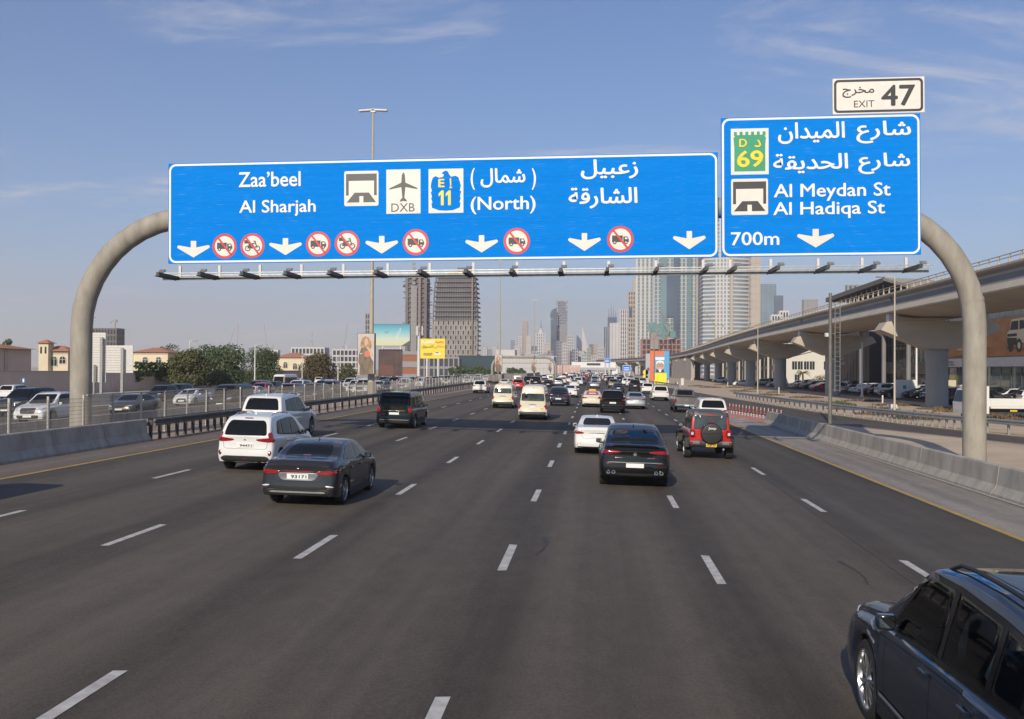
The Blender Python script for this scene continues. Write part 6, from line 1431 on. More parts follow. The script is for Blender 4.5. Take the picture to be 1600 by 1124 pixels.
def common(name, B, pm, label, cat, style='ten', w=.22, glass=None, rear_glass=None, shield=None, mirror_m=None, mz=None, my=None, hand=None, hz_=None, seams=None, tail=(), tail_side=(), head=(), grille=None, bumper=None, fbumper=None, pl=.6, fpl=.45, hm=None, glm=None, tailm=None, finy=None, text=None, plm=None, sill=True, plw=.5, fpw=.5, surround=True):
    root = thing(name, label, cat)
    B.build(root, pm)
    if glass and surround:
        for ax in 'RL':
            pts = [Vector(p) for g_ in glass for p in g_]; hull = convex_hull(pts); c = sum(hull, Vector((0, 0)))/len(hull)
            B.patch(root, 'window_surround', [p+(p-c).normalized()*.022 for p in hull], ax, M_GLOSSB, off=.0025)
    for poly in glass or ():
        for ax in 'RL': B.patch(root, 'side_window', poly, ax, glm or M_GLASS, off=.0065)
    if rear_glass: B.patch(root, 'rear_window', rear_glass, 'B', glm or M_GLASS)
    if shield: B.patch(root, 'windscreen', shield, 'F', glm or M_GLASS)
    wheels(root, B, w, style)
    for poly in tail: 
        for sx in (1, -1): B.patch(root, 'tail_light', [(sx*a, c) for a, c in poly], 'B', tailm or M_TAIL, off=.012)
    for poly in tail_side: 
        for ax in 'RL': B.patch(root, 'tail_light', poly, ax, tailm or M_TAIL, off=.010)
    for poly in head:
        for sx in (1, -1): B.patch(root, 'headlight', [(sx*a, c) for a, c in poly], 'F', M_HEAD, off=.012)
    if grille: B.patch(root, 'grille', grille, 'F', M_TRIM, off=.010)
    if bumper: B.patch(root, 'bumper_trim', bumper, 'B', M_TRIM, off=.014)
    if fbumper: B.patch(root, 'bumper_trim', fbumper, 'F', M_TRIM, off=.010)
    if my: mirrors(root, B, my, mz, mirror_m)
    if hand: handles(root, B, hand, hz_, hm or pm)
    if seams:
        for i, s_ in enumerate(seams): B.linepatch(root, 'door_seam', s_, 'R', M_INNER)
    if sill:
        a0, a1 = B.ax[0]+B.wr+.07, B.ax[1]-B.wr-.07
        for sx in (1, -1): MB().box(sx*(B.W/2-.045), (a0+a1)/2, B.sill+.01, .09, a1-a0, .11).build('side_sill', M_TRIM, root)
    plate(root, B, pl, plw, .12, text, plm)
    if fpl: plate(root, B, fpl, fpw, .11, None, plm, ax='F')
    if finy: fin(root, B, finy, pm)
    return root

PROTO = {}
# ---- saloon
def sedan_body(L=4.64, W=1.80, H=1.44, wr=.325, **k):
    f = H/1.44
    return Body(L, W, H, (.98, L-.96), wr,
        [(0, .93*f), (.04, 1.02*f), (.12, 1.07*f), (.30, 1.085*f), (.62, 1.10*f), (.82, 1.14*f), (1.25, 1.32*f), (1.55, 1.405*f), (2.0, 1.44*f), (2.5, 1.43*f), (2.85, 1.375*f), (3.55*L/4.64, 1.02*f), (4.15*L/4.64, .93*f), (L-.18, .78*f), (L-.03, .66*f), (L, .58*f)],
        [(0, .90*f), (.5, .97*f), (1.2, .985*f), (3.3, .90*f), (4.1, .83*f), (L, .56*f)], tumble=.40,
        rear=k.pop('rear', [(.2, .10), (.30, .03), (.48, 0), (.60, .015), (.66, .05), (.86, .055), (1.0, .02), (1.1, .0)]), front=[(.2, .08), (.4, .0), (.6, .03), (.9, .1)], sill=.20, **k)
SED_GLASS = [[(1.02, 1.045), (1.18, 1.045), (1.20, 1.19), (1.16, 1.18)], [(1.24, 1.03), (2.12, .99), (2.14, 1.355), (1.62, 1.335), (1.26, 1.20)], [(2.20, .985), (3.16, .945), (2.92, 1.10), (2.60, 1.30), (2.34, 1.355), (2.22, 1.355)]]
SED_SEAM = [[(1.30, .42), (1.24, .62), (1.26, 1.02), (1.42, 1.30)], [(2.17, .30), (2.17, .96)], [(3.22, .32), (3.26, .62), (3.20, .93)]]
SED_RG = [(-.56, 1.125), (.56, 1.125), (.50, 1.33), (.44, 1.375), (-.44, 1.375), (-.50, 1.33)]
SED_WS = [(-.66, 1.02), (.66, 1.02), (.52, 1.375), (-.52, 1.375)]
def make_sedan_grey():                                      # the near grey saloon: full-width light strip, low dark valance
    B = sedan_body(); pm = P_GREY
    t = common('saloon_car', B, pm, '', 'car', 'five', glass=SED_GLASS, rear_glass=SED_RG, shield=SED_WS, my=2.98, mz=.96, mirror_m=pm, hand=(1.45, 2.35), hz_=.83, seams=SED_SEAM,
        tail=[[(.86, .76), (.84, .87), (.40, .84), (.42, .77)]], tail_side=[[(.06, .76), (.40, .82), (.34, .89), (.05, .87)]], tailm=M_TAIL,
        head=[[(.45, .62), (.80, .66), (.84, .74), (.50, .68)]], grille=[(-.36, .55), (.36, .55), (.40, .66), (-.40, .66)], fbumper=[(-.6, .26), (.6, .26), (.7, .42), (-.7, .42)],
        bumper=[(-.62, .29), (.62, .29), (.80, .36), (.72, .43), (-.72, .43), (-.80, .36)], pl=.72, text='93171', finy=1.75)
    B.patch(t, 'light_strip', rect(-.40, .40, .825, .848), 'B', M_TAIL, off=.014)
    B.patch(t, 'diffuser_trim', [(-.70, .35), (.70, .35), (.62, .385), (-.62, .385)], 'B', M_GALVD, off=.022)
    for sx in (1, -1):
        B.patch(t, 'fog_lamp', [(sx*.62, .50), (sx*.86, .47), (sx*.84, .515), (sx*.66, .53)], 'B', M_HEAD, off=.013)
        B.patch(t, 'reflector', [(sx*.68, .45), (sx*.85, .42), (sx*.84, .445), (sx*.70, .47)], 'B', M_TAILDARK, off=.013)
    B.linepatch(t, 'boot_seam', [(-.62, 1.02), (-.58, .66), (-.48, .60), (.48, .60), (.58, .66), (.62, 1.02)], 'B', M_INNER)
    B.patch(t, 'boot_recess', [(-.40, .63), (.40, .63), (.50, .80), (-.50, .80)], 'B', mat('paint_recess', (.16, .165, .18), .3, .4, coat=1.0), off=.004)
    B.patch(t, 'badge', [(-.06, .885), (.06, .885), (.06, .915), (-.06, .915)], 'B', M_CHROME, off=.008)
    B.patch(t, 'high_brake_light', rect(-.12, .12, 1.135, 1.152), 'B', M_TAIL, off=.010)
    return t
def make_sedan_white():                                     # compact white saloon with slim tail lights
    B = sedan_body(4.62, 1.79, 1.455); pm = P_WHITE
    t = common('saloon_car', B, pm, '', 'car', 'ten', glass=SED_GLASS, rear_glass=[(-.58, 1.14), (.58, 1.14), (.52, 1.34), (.47, 1.39), (-.47, 1.39), (-.52, 1.34)], shield=SED_WS, my=2.98, mz=.97, mirror_m=pm, hand=(1.45, 2.35), hz_=.84, seams=SED_SEAM,
        tail=[[(.86, .80), (.85, .93), (.66, .92), (.46, .86), (.50, .83)]], tail_side=[[(.06, .80), (.42, .88), (.30, .94), (.05, .93)]], tailm=M_TAIL,
        head=[[(.40, .64), (.80, .68), (.84, .78), (.50, .70)]], grille=[(-.5, .28), (.5, .28), (.42, .60), (-.42, .60)],
        bumper=[(-.66, .26), (.66, .26), (.80, .33), (-.80, .33)], pl=.76, finy=1.75)
    B.linepatch(t, 'boot_seam', [(-.62, 1.05), (-.58, .70), (-.48, .64), (.48, .64), (.58, .70), (.62, 1.05)], 'B', M_INNER)
    B.patch(t, 'plate_trim', rect(-.34, .34, .845, .868), 'B', M_CHROME, off=.008)
    for sx in (1, -1): B.patch(t, 'reflector', [(sx*.60, .40), (sx*.80, .39), (sx*.80, .42), (sx*.60, .425)], 'B', M_TAILDARK, off=.010)
    B.patch(t, 'high_brake_light', rect(-.10, .10, 1.150, 1.165), 'B', M_TAILDARK, off=.010)
    return t
def make_sedan_far():
    B = sedan_body(4.75, 1.84, 1.45)
    t = common('saloon_car', B, P_WHITE, '', 'car', 'ten', glass=SED_GLASS, rear_glass=SED_RG, shield=SED_WS, my=2.98, mz=.96, mirror_m=P_WHITE,
        tail=[[(.88, .78), (.86, .92), (.44, .88), (.46, .80)]], tail_side=[[(.06, .78), (.40, .86), (.30, .92), (.05, .92)]],
        head=[[(.42, .62), (.82, .66), (.86, .76), (.52, .70)]], grille=[(-.52, .30), (.52, .30), (.38, .66), (-.38, .66)], bumper=[(-.66, .26), (.66, .26), (.80, .36), (-.80, .36)], pl=.70)
    return t
# ---- small family carrier with a tall, angular tail
def make_mpv():
    L, W, H = 4.60, 1.76, 1.70; pm = P_WHITE
    B = Body(L, W, H, (.86, 3.64), .335, [(0, 1.02), (.03, 1.14), (.14, 1.36), (.30, 1.56), (.42, 1.645), (.8, 1.69), (1.6, 1.71), (2.3, 1.68), (2.75, 1.58), (3.55, 1.10), (4.1, 1.00), (4.5, .84), (L, .66)],
        [(0, 1.03), (.7, 1.05), (2.8, .98), (3.6, .93), (4.3, .82), (L, .64)], tumble=.26, rear=[(.2, .12), (.34, .05), (.46, .0), (.62, .0), (.72, .05), (.95, .05), (1.05, .02)], front=[(.2, .08), (.4, .0), (.9, .08)], sill=.22, rear_in=.10, rear_rx=.3)
    t = common('people_carrier', B, pm, '', 'car', 'five', glass=[[(.62, 1.14), (1.06, 1.10), (1.08, 1.52), (.84, 1.50)], [(1.14, 1.09), (1.92, 1.05), (1.94, 1.575), (1.16, 1.545)], [(2.00, 1.045), (3.06, 1.00), (2.66, 1.44), (2.42, 1.56), (2.02, 1.575)]],
        rear_glass=[(-.66, 1.10), (.66, 1.10), (.60, 1.42), (.54, 1.545), (-.54, 1.545), (-.60, 1.42)], shield=[(-.64, 1.12), (.64, 1.12), (.55, 1.56), (-.55, 1.56)], my=2.92, mz=1.03, mirror_m=M_TRIM, hand=(1.36, 2.2), hz_=.90,
        seams=[[(1.18, .45), (1.11, .70), (1.11, 1.08)], [(1.97, .32), (1.97, 1.04)], [(3.04, .34), (3.08, .66), (3.02, .98)], [(1.25, .87), (3.0, .80)]],
        tail=[[(.84, .90), (.86, 1.05), (.66, 1.03), (.30, .99), (.36, .94), (.60, .91)]], tail_side=[[(.05, .88), (.30, .96), (.24, 1.22), (.16, 1.24), (.05, 1.08)]],
        head=[[(.44, .70), (.80, .74), (.84, .82), (.50, .76)]], grille=[(-.42, .34), (.42, .34), (.34, .70), (-.34, .70)], bumper=[(-.58, .27), (.58, .27), (.78, .40), (.66, .49), (-.66, .49), (-.78, .40)], pl=.80, text='94471', finy=.95)
    for sx in (1, -1):
        B.patch(t, 'tail_light', [(sx*.70, 1.02), (sx*.80, 1.02), (sx*.72, 1.22), (sx*.685, 1.20)], 'B', M_TAIL, off=.012)
        B.patch(t, 'bumper_reflector', [(sx*.70, .50), (sx*.80, .48), (sx*.82, .66), (sx*.72, .67)], 'B', M_TAILDARK, off=.016)
    B.patch(t, 'plate_recess', [(-.42, .72), (.42, .72), (.52, .90), (-.52, .90)], 'B', pm, off=.002); B.patch(t, 'high_brake_light', rect(-.16, .16, 1.59, 1.615), 'B', M_TAILDARK, off=.012)
    B.patch(t, 'badge', [(-.05, .955), (.05, .955), (0, 1.0)], 'B', M_CHROME, off=.008, rnd=0); B.patch(t, 'bumper_reflector', rect(-.10, .10, .385, .41), 'B', M_TAIL, off=.022)
    B.linepatch(t, 'tailgate_seam', [(-.70, 1.08), (-.66, .74), (-.60, .70), (.60, .70), (.66, .74), (.70, 1.08)], 'B', M_INNER)
    b_ = MB()
    for y0, y1 in ((.7, 2.3),):
        for sx in (1, -1):
            pts = []
            for k in range(8):
                y = y0+(y1-y0)*k/7; h, n = B.cast((sx*.56, y), 'T'); pts.append((sx*.56, y, h.z+(.045 if 0 < k < 7 else .0)))
            b_.tube(pts, .016, 6)
    b_.build('roof_rail', M_GALV, t); return t
# ---- big and mid-size off-roaders
def suv_body(L, W, H, wr, steep=.30, wb=None, **k):
    f = H
    return Body(L, W, H, (L*.205, L*.205+(wb or L*.585)), wr, [(0, .60*f), (.03, .66*f), (.10, .76*f), (steep, .93*f), (steep+.14, .97*f), (L*.30, f), (L*.44, f), (L*.555, .965*f), (L*.72, .66*f), (L*.86, .61*f), (L-.12, .52*f), (L, .42*f)],
        [(0, .60*f), (.6, .615*f), (L*.6, .575*f), (L*.75, .565*f), (L*.9, .52*f), (L, .40*f)], tumble=k.pop('tumble', .26), rear=k.pop('rear', [(.2, .14), (.36, .05), (.50, 0), (.66, .0), (.74, .05), (1.0, .05), (1.12, .02)]), front=[(.2, .10), (.45, .0), (.9, .04), (1.1, .1)], sill=k.pop('sill', .27), rear_in=.09, rear_rx=.30, front_in=.16, front_rx=.6, **k)
def suv_glass(L, H, dlo=.0):
    return [[(L*.115, .655*H), (L*.225, .645*H), (L*.225, .905*H), (L*.145, .885*H)], [(L*.24, .645*H), (L*.415, .625*H), (L*.415, .925*H), (L*.24, .91*H)], [(L*.43, .62*H), (L*.665, .60*H), (L*.575, .88*H), (L*.54, .925*H), (L*.43, .925*H)]]
def suv_seams(L, H, wr): return [[(L*.235+.12, .27*H), (L*.232, .40*H), (L*.232, .62*H)], [(L*.422, .20*H), (L*.422, .61*H)], [(L*.655, .20*H), (L*.665, .40*H), (L*.655, .58*H)]]
def make_suv(kind, pm, style='split'):
    P = {'big': (5.20, 1.99, 1.92, .41), 'mid': (4.82, 1.94, 1.76, .375), 'luxury': (4.86, 1.98, 1.79, .385), 'compact': (4.55, 1.84, 1.68, .355)}[kind]
    L, W, H, wr = P; hw = W/2
    B = suv_body(L, W, H, wr, .26 if kind == 'big' else .36, flare=.015)
    tails = {'big': [[(hw-.04, .565*H), (hw-.05, .645*H), (hw-.30, .64*H), (hw-.48, .595*H), (hw-.46, .575*H)]], 'mid': [[(hw-.06, .545*H), (hw-.06, .61*H), (hw-.36, .60*H), (hw-.36, .56*H)]],
             'luxury': [[(hw-.05, .545*H), (hw-.06, .62*H), (hw-.30, .615*H), (hw-.26, .555*H)]], 'compact': [[(hw-.04, .53*H), (hw-.06, .62*H), (hw-.34, .595*H), (hw-.40, .55*H)]]}[kind]
    sides = {'big': [[(.06, .57*H), (.32, .60*H), (.20, .65*H), (.06, .645*H)]], 'mid': [[(.06, .545*H), (.26, .57*H), (.22, .61*H), (.06, .61*H)]], 'luxury': [[(.06, .545*H), (.30, .57*H), (.30, .61*H), (.06, .62*H)]], 'compact': [[(.06, .53*H), (.34, .57*H), (.24, .62*H), (.06, .62*H)]]}[kind]
    rw = hw*.74
    t = common('off_roader', B, pm, '', 'car', style, .25, glass=suv_glass(L, H), rear_glass=[(-rw, .67*H), (rw, .67*H), (rw*.90, .86*H), (rw*.83, .925*H), (-rw*.83, .925*H), (-rw*.90, .86*H)], shield=[(-hw*.76, .655*H), (hw*.76, .655*H), (hw*.64, .94*H), (-hw*.64, .94*H)],
        my=L*.635, mz=.615*H, mirror_m=(M_TRIM if kind == 'big' else pm), hand=(L*.265, L*.445), hz_=.545*H, seams=suv_seams(L, H, wr), tail=tails, tail_side=sides,
        head=[[(hw-.40, .45*H), (hw-.10, .46*H), (hw-.06, .53*H), (hw-.42, .51*H)]], grille=[(-.42, .34*H), (.42, .34*H), (.46, .52*H), (-.46, .52*H)], fbumper=[(-.6, .18*H), (.6, .18*H), (.66, .29*H), (-.66, .29*H)],
        bumper=[(-hw*.74, .19*H), (hw*.74, .19*H), (hw*.88, .27*H), (-hw*.88, .27*H)], pl=.46*H, finy=.62)
    B.linepatch(t, 'tailgate_seam', [(-rw*1.04, .66*H), (-rw*1.0, .37*H), (rw*1.0, .37*H), (rw*1.04, .66*H)], 'B', M_INNER)
    b_ = MB()
    for sx in (1, -1):
        pts = []
        for k in range(9):
            y = L*(.14+.38*k/8); h, n = B.cast((sx*hw*.66, y), 'T'); pts.append((sx*hw*.66, y, h.z+(.05 if 0 < k < 8 else .0)))
        b_.tube(pts, .018, 6)
    b_.build('roof_rail', M_GALV if pm in (P_WHITE, P_PEARL) else M_TRIM, t)
    if kind == 'big':
        B.patch(t, 'chrome_strip', rect(-.48, .48, .585*H, .605*H), 'B', M_CHROME, off=.012)
        for ax in 'RL': B.patch(t, 'wing_vent', rect(L*.755, L*.785, .515*H, .545*H), ax, M_TRIM, off=.006)
    if kind in ('mid', 'luxury'):
        B.patch(t, 'spoiler', [(-rw*.86, .93*H), (rw*.86, .93*H), (rw*.80, .96*H), (-rw*.80, .96*H)], 'B', pm, off=.05)['painted'] = 1
        for sx in (1, -1): B.patch(t, 'reflector', [(sx*(hw-.34), .33*H), (sx*(hw-.14), .33*H), (sx*(hw-.13), .35*H), (sx*(hw-.34), .35*H)], 'B', M_TAILDARK, off=.014)
    return t
# ---- fastback off-roader coupe
def make_coupe():
    L, W, H = 4.94, 2.0, 1.72; pm = P_BLACK
    B = Body(L, W, H, (1.02, 3.95), .39, [(0, .98), (.03, 1.08), (.10, 1.165), (.22, 1.20), (.34, 1.215), (.46, 1.25), (.9, 1.44), (1.4, 1.60), (1.9, 1.69), (2.4, 1.72), (2.8, 1.68), (3.7, 1.16), (4.3, 1.06), (4.8, .88), (L, .70)],
        [(0, .98), (.6, 1.07), (1.4, 1.10), (3.0, 1.02), (4.2, .96), (L, .68)], tumble=.36, rear=[(.25, .16), (.36, .05), (.52, .0), (.68, .0), (.76, .05), (.98, .06), (1.12, .03), (1.2, 0)], front=[(.2, .1), (.5, 0), (.9, .06)], sill=.28, flare=.03, rear_in=.12, rear_rx=.36)
    t = common('coupe_off_roader', B, pm, '', 'car', 'five', .28, glass=[[(1.20, 1.16), (2.16, 1.12), (2.18, 1.60), (1.86, 1.585), (1.42, 1.42)], [(2.24, 1.115), (3.30, 1.06), (2.84, 1.48), (2.58, 1.60), (2.26, 1.605)]],
        rear_glass=[(-.72, 1.245), (.72, 1.245), (.66, 1.44), (.54, 1.615), (-.54, 1.615), (-.66, 1.44)], shield=[(-.74, 1.17), (.74, 1.17), (.60, 1.62), (-.60, 1.62)], my=3.16, mz=1.08, mirror_m=pm, hand=(1.5, 2.4), hz_=.96,
        seams=[[(1.42, .55), (1.30, .8), (1.26, 1.14)], [(2.2, .40), (2.2, 1.1)], [(3.30, .4), (3.34, .7), (3.26, 1.04)]], tail=[[(.94, .98), (.92, 1.075), (.70, 1.08), (.40, 1.05), (.38, 1.02), (.62, .985)]], tail_side=[[(.06, .96), (.40, 1.02), (.30, 1.09), (.06, 1.09)]], tailm=M_TAIL,
        head=[[(.5, .74), (.9, .76), (.92, .84), (.54, .82)]], grille=[(-.5, .5), (.5, .5), (.44, .8), (-.44, .8)], fbumper=[(-.7, .28), (.7, .28), (.74, .44), (-.74, .44)], bumper=[(-.70, .33), (.70, .33), (.84, .44), (-.84, .44)], pl=.66, finy=1.75)
    B.patch(t, 'spoiler_lip', [(-.70, 1.155), (.70, 1.155), (.62, 1.185), (-.62, 1.185)], 'B', pm, off=.05)
    B.patch(t, 'chrome_strip', [(-.80, .735), (.80, .735), (.80, .748), (-.80, .748)], 'B', M_GALVD, off=.008); B.patch(t, 'badge', circ(0, .985, .055, 16), 'B', M_CHROME, off=.012, rnd=0)
    for sx in (1, -1):
        B.patch(t, 'reflector', [(sx*.58, .70), (sx*.84, .69), (sx*.85, .715), (sx*.60, .725)], 'B', M_TAILDARK, off=.016)
        for dx in (.60, .75):
            b_ = MB(); b_.lathe([(.03, .02), (.052, .0), (.056, .0), (.056, .09)], 14, 'Y', (sx*dx, -.01, .46)); b_.build('exhaust_tip', M_CHROME, t, 40)
    lettering(plate_like(B, t, -.40, .86, .22, .028), '', 0, 1, 0, 1, M_CHROME) if False else None
    B.linepatch(t, 'tailgate_seam', [(-.80, 1.15), (-.76, .80), (-.66, .76), (.66, .76), (.76, .80), (.80, 1.15)], 'B', M_INNER)
    B.patch(t, 'badge_strip', rect(-.56, -.36, .865, .88), 'B', M_CHROME, off=.008, rnd=0); B.patch(t, 'badge_strip', rect(.34, .56, .865, .88), 'B', M_CHROME, off=.008, rnd=0)
    return t
# ---- vans
def make_van():
    L, W, H = 5.14, 1.93, 1.91; pm = P_BLACK
    B = Body(L, W, H, (1.0, 4.2), .34, [(0, 1.05), (.02, 1.35), (.07, 1.66), (.16, 1.83), (.30, 1.89), (2.0, 1.91), (3.3, 1.90), (3.7, 1.82), (4.45, 1.20), (4.85, 1.05), (L, .78)], [(0, 1.05), (3.6, 1.0), (4.4, .98), (L, .76)], tumble=.13,
        rear=[(.2, .08), (.36, .0), (.5, .0), (.62, .05), (1.1, .05), (1.9, .05)], sill=.22, rear_in=.10, rear_rx=.22, roof_r=.1)
    t = common('passenger_van', B, pm, '', 'van', 'five', .24, glass=[[(.34, 1.12), (1.52, 1.10), (1.52, 1.66), (.40, 1.66)], [(1.60, 1.10), (2.62, 1.08), (2.62, 1.66), (1.60, 1.66)], [(2.70, 1.06), (4.0, 1.02), (3.62, 1.52), (3.40, 1.66), (2.70, 1.66)]],
        rear_glass=[(-.68, 1.16), (.68, 1.16), (.74, 1.30), (.66, 1.70), (-.66, 1.70), (-.74, 1.30)], shield=[(-.74, 1.22), (.74, 1.22), (.66, 1.78), (-.66, 1.78)], my=3.86, mz=1.10, mirror_m=pm, hand=(2.78, 1.75), hz_=.96,
        seams=[[(2.66, .3), (2.66, 1.7)], [(1.56, .5), (1.56, 1.7)]], tail=[[(.93, .84), (.90, 1.16), (.78, 1.14), (.70, .88)]], tail_side=[[(.05, .84), (.20, .90), (.16, 1.22), (.05, 1.20)]], head=[[(.5, .78), (.88, .82), (.88, .94), (.56, .88)]], grille=[(-.45, .62), (.45, .62), (.45, .84), (-.45, .84)],
        bumper=[(-.80, .30), (.80, .30), (.86, .40), (-.86, .40)], pl=.80, plw=.52)
    B.patch(t, 'chrome_strip', [(-.64, .94), (.64, .94), (.64, .96), (-.64, .96)], 'B', M_CHROME, off=.014); B.patch(t, 'bumper_strip', rect(-.82, .82, .46, .48), 'B', M_GALVD, off=.016)
    B.linepatch(t, 'tailgate_seam', [(-.80, 1.8), (-.82, .9), (-.76, .56), (.76, .56), (.82, .9), (.80, 1.8)], 'B', M_INNER)
    b_ = MB()
    for sx in (1, -1): b_.tube([(sx*.70, .6, 1.885), (sx*.70, .75, 1.945), (sx*.70, 3.1, 1.955), (sx*.70, 3.25, 1.90)], .018, 6)
    b_.build('roof_rail', M_TRIM, t); return t
def make_minibus(high):
    L, W = (5.38, 1.88) if high else (4.84, 1.80); H = 2.26 if high else 2.02; pm = P_CREAM
    B = Body(L, W, H, (1.05, L-1.5), .335, [(0, 1.05), (.02, 1.5), (.08, H-.30), (.20, H-.09), (.40, H-.03), (1.5, H), (L-1.6, H-.01), (L-1.1, H-.18), (L-.45, 1.22), (L-.1, .98), (L, .70)], [(0, 1.06), (L-1, 1.04), (L-.4, 1.0), (L, .68)], tumble=.15 if high else .14,
        rear=[(.2, .10), (.30, .02), (.40, -.04), (.55, -.04), (.60, .04), (1.2, .04), (2.2, .06)], sill=.24, rear_in=.08, rear_rx=.2, roof_r=.14)
    zt = 1.72 if high else 1.66; hw = W/2
    t = common('minibus', B, pm, '', 'minibus', 'steel', .20, glass=[[(.22, 1.16), (1.40, 1.14), (1.40, zt), (.26, zt)], [(1.48, 1.14), (2.70, 1.12), (2.70, zt), (1.48, zt)], [(2.78, 1.10), (L-1.42, 1.08), (L-1.46, zt), (2.78, zt)], [(L-1.34, 1.08), (L-.74, 1.12), (L-1.02, zt-.08), (L-1.34, zt)]],
        rear_glass=[(-hw*.80, 1.24), (hw*.80, 1.24), (hw*.76, zt), (-hw*.76, zt)], shield=[(-.72, 1.22), (.72, 1.22), (.66, zt+.05), (-.66, zt+.05)], my=L-.98, mz=1.18, mirror_m=M_TRIM,
        tail=[[(hw-.03, .70), (hw-.05, 1.12), (hw-.13, 1.12), (hw-.14, .70)]], tail_side=[[(.04, .70), (.10, .70), (.10, 1.12), (.04, 1.12)]], head=[[(.5, .76), (.84, .80), (.84, .98), (.56, .92)]], grille=[(-.5, .7), (.5, .7), (.5, .88), (-.5, .88)],
        bumper=[(-hw*.90, .30), (hw*.90, .30), (hw*.95, .56), (-hw*.95, .56)], pl=.86, plw=.34, glm=mat('van_glass', (.05, .062, .058), .05, 0, .5, scale=1.6, spec=.6))
    B.patch(t, 'plate_light_bar', rect(-.26, .26, .99, 1.02), 'B', M_TRIM, off=.02); B.patch(t, 'high_brake_light', rect(-.10, .10, H-.20, H-.175), 'B', M_TAILDARK, off=.012)
    b_ = MB(); 
    for k in range(7):
        x = -.30+.10*k; h, n = B.cast((x, .66), 'B'); b_.box(x, h.y-.004, .66, .05, .006, .03)
    tag(b_.build('reflective_tape', M_SBLACK if high else mat('tape_lime', (.5, .55, .03), .5), t), kind='stuff')
    h, n = B.cast((hw*.62, .74), 'B'); MB().box(hw*.62, h.y-.006, .76, .20, .008, .09).build('side_sticker', M_PLATEY, t)
    b_ = MB(); b_.tube([(-hw*.56, .08, zt+.06), (-hw*.56, -.16, zt+.08), (-hw*.56, -.2, zt-.02)], .014, 6); b_.lathe([(0, -.04), (.07, -.03), (.09, 0), (.07, .03), (0, .035)], 12, 'Y', (-hw*.52, -.2, zt-.10)); b_.build('rear_view_mirror', M_TRIM, t)
    B.linepatch(t, 'tailgate_seam', [(-hw*.86, H-.3), (-hw*.88, .62), (hw*.88, .62), (hw*.86, H-.3)], 'B', M_INNER)
    bb_ = MB(); 
    for sx in (-.45, 0, .45): bb_.bevbox(sx, .55, 1.24, .40, .10, .30, .03)
    return t
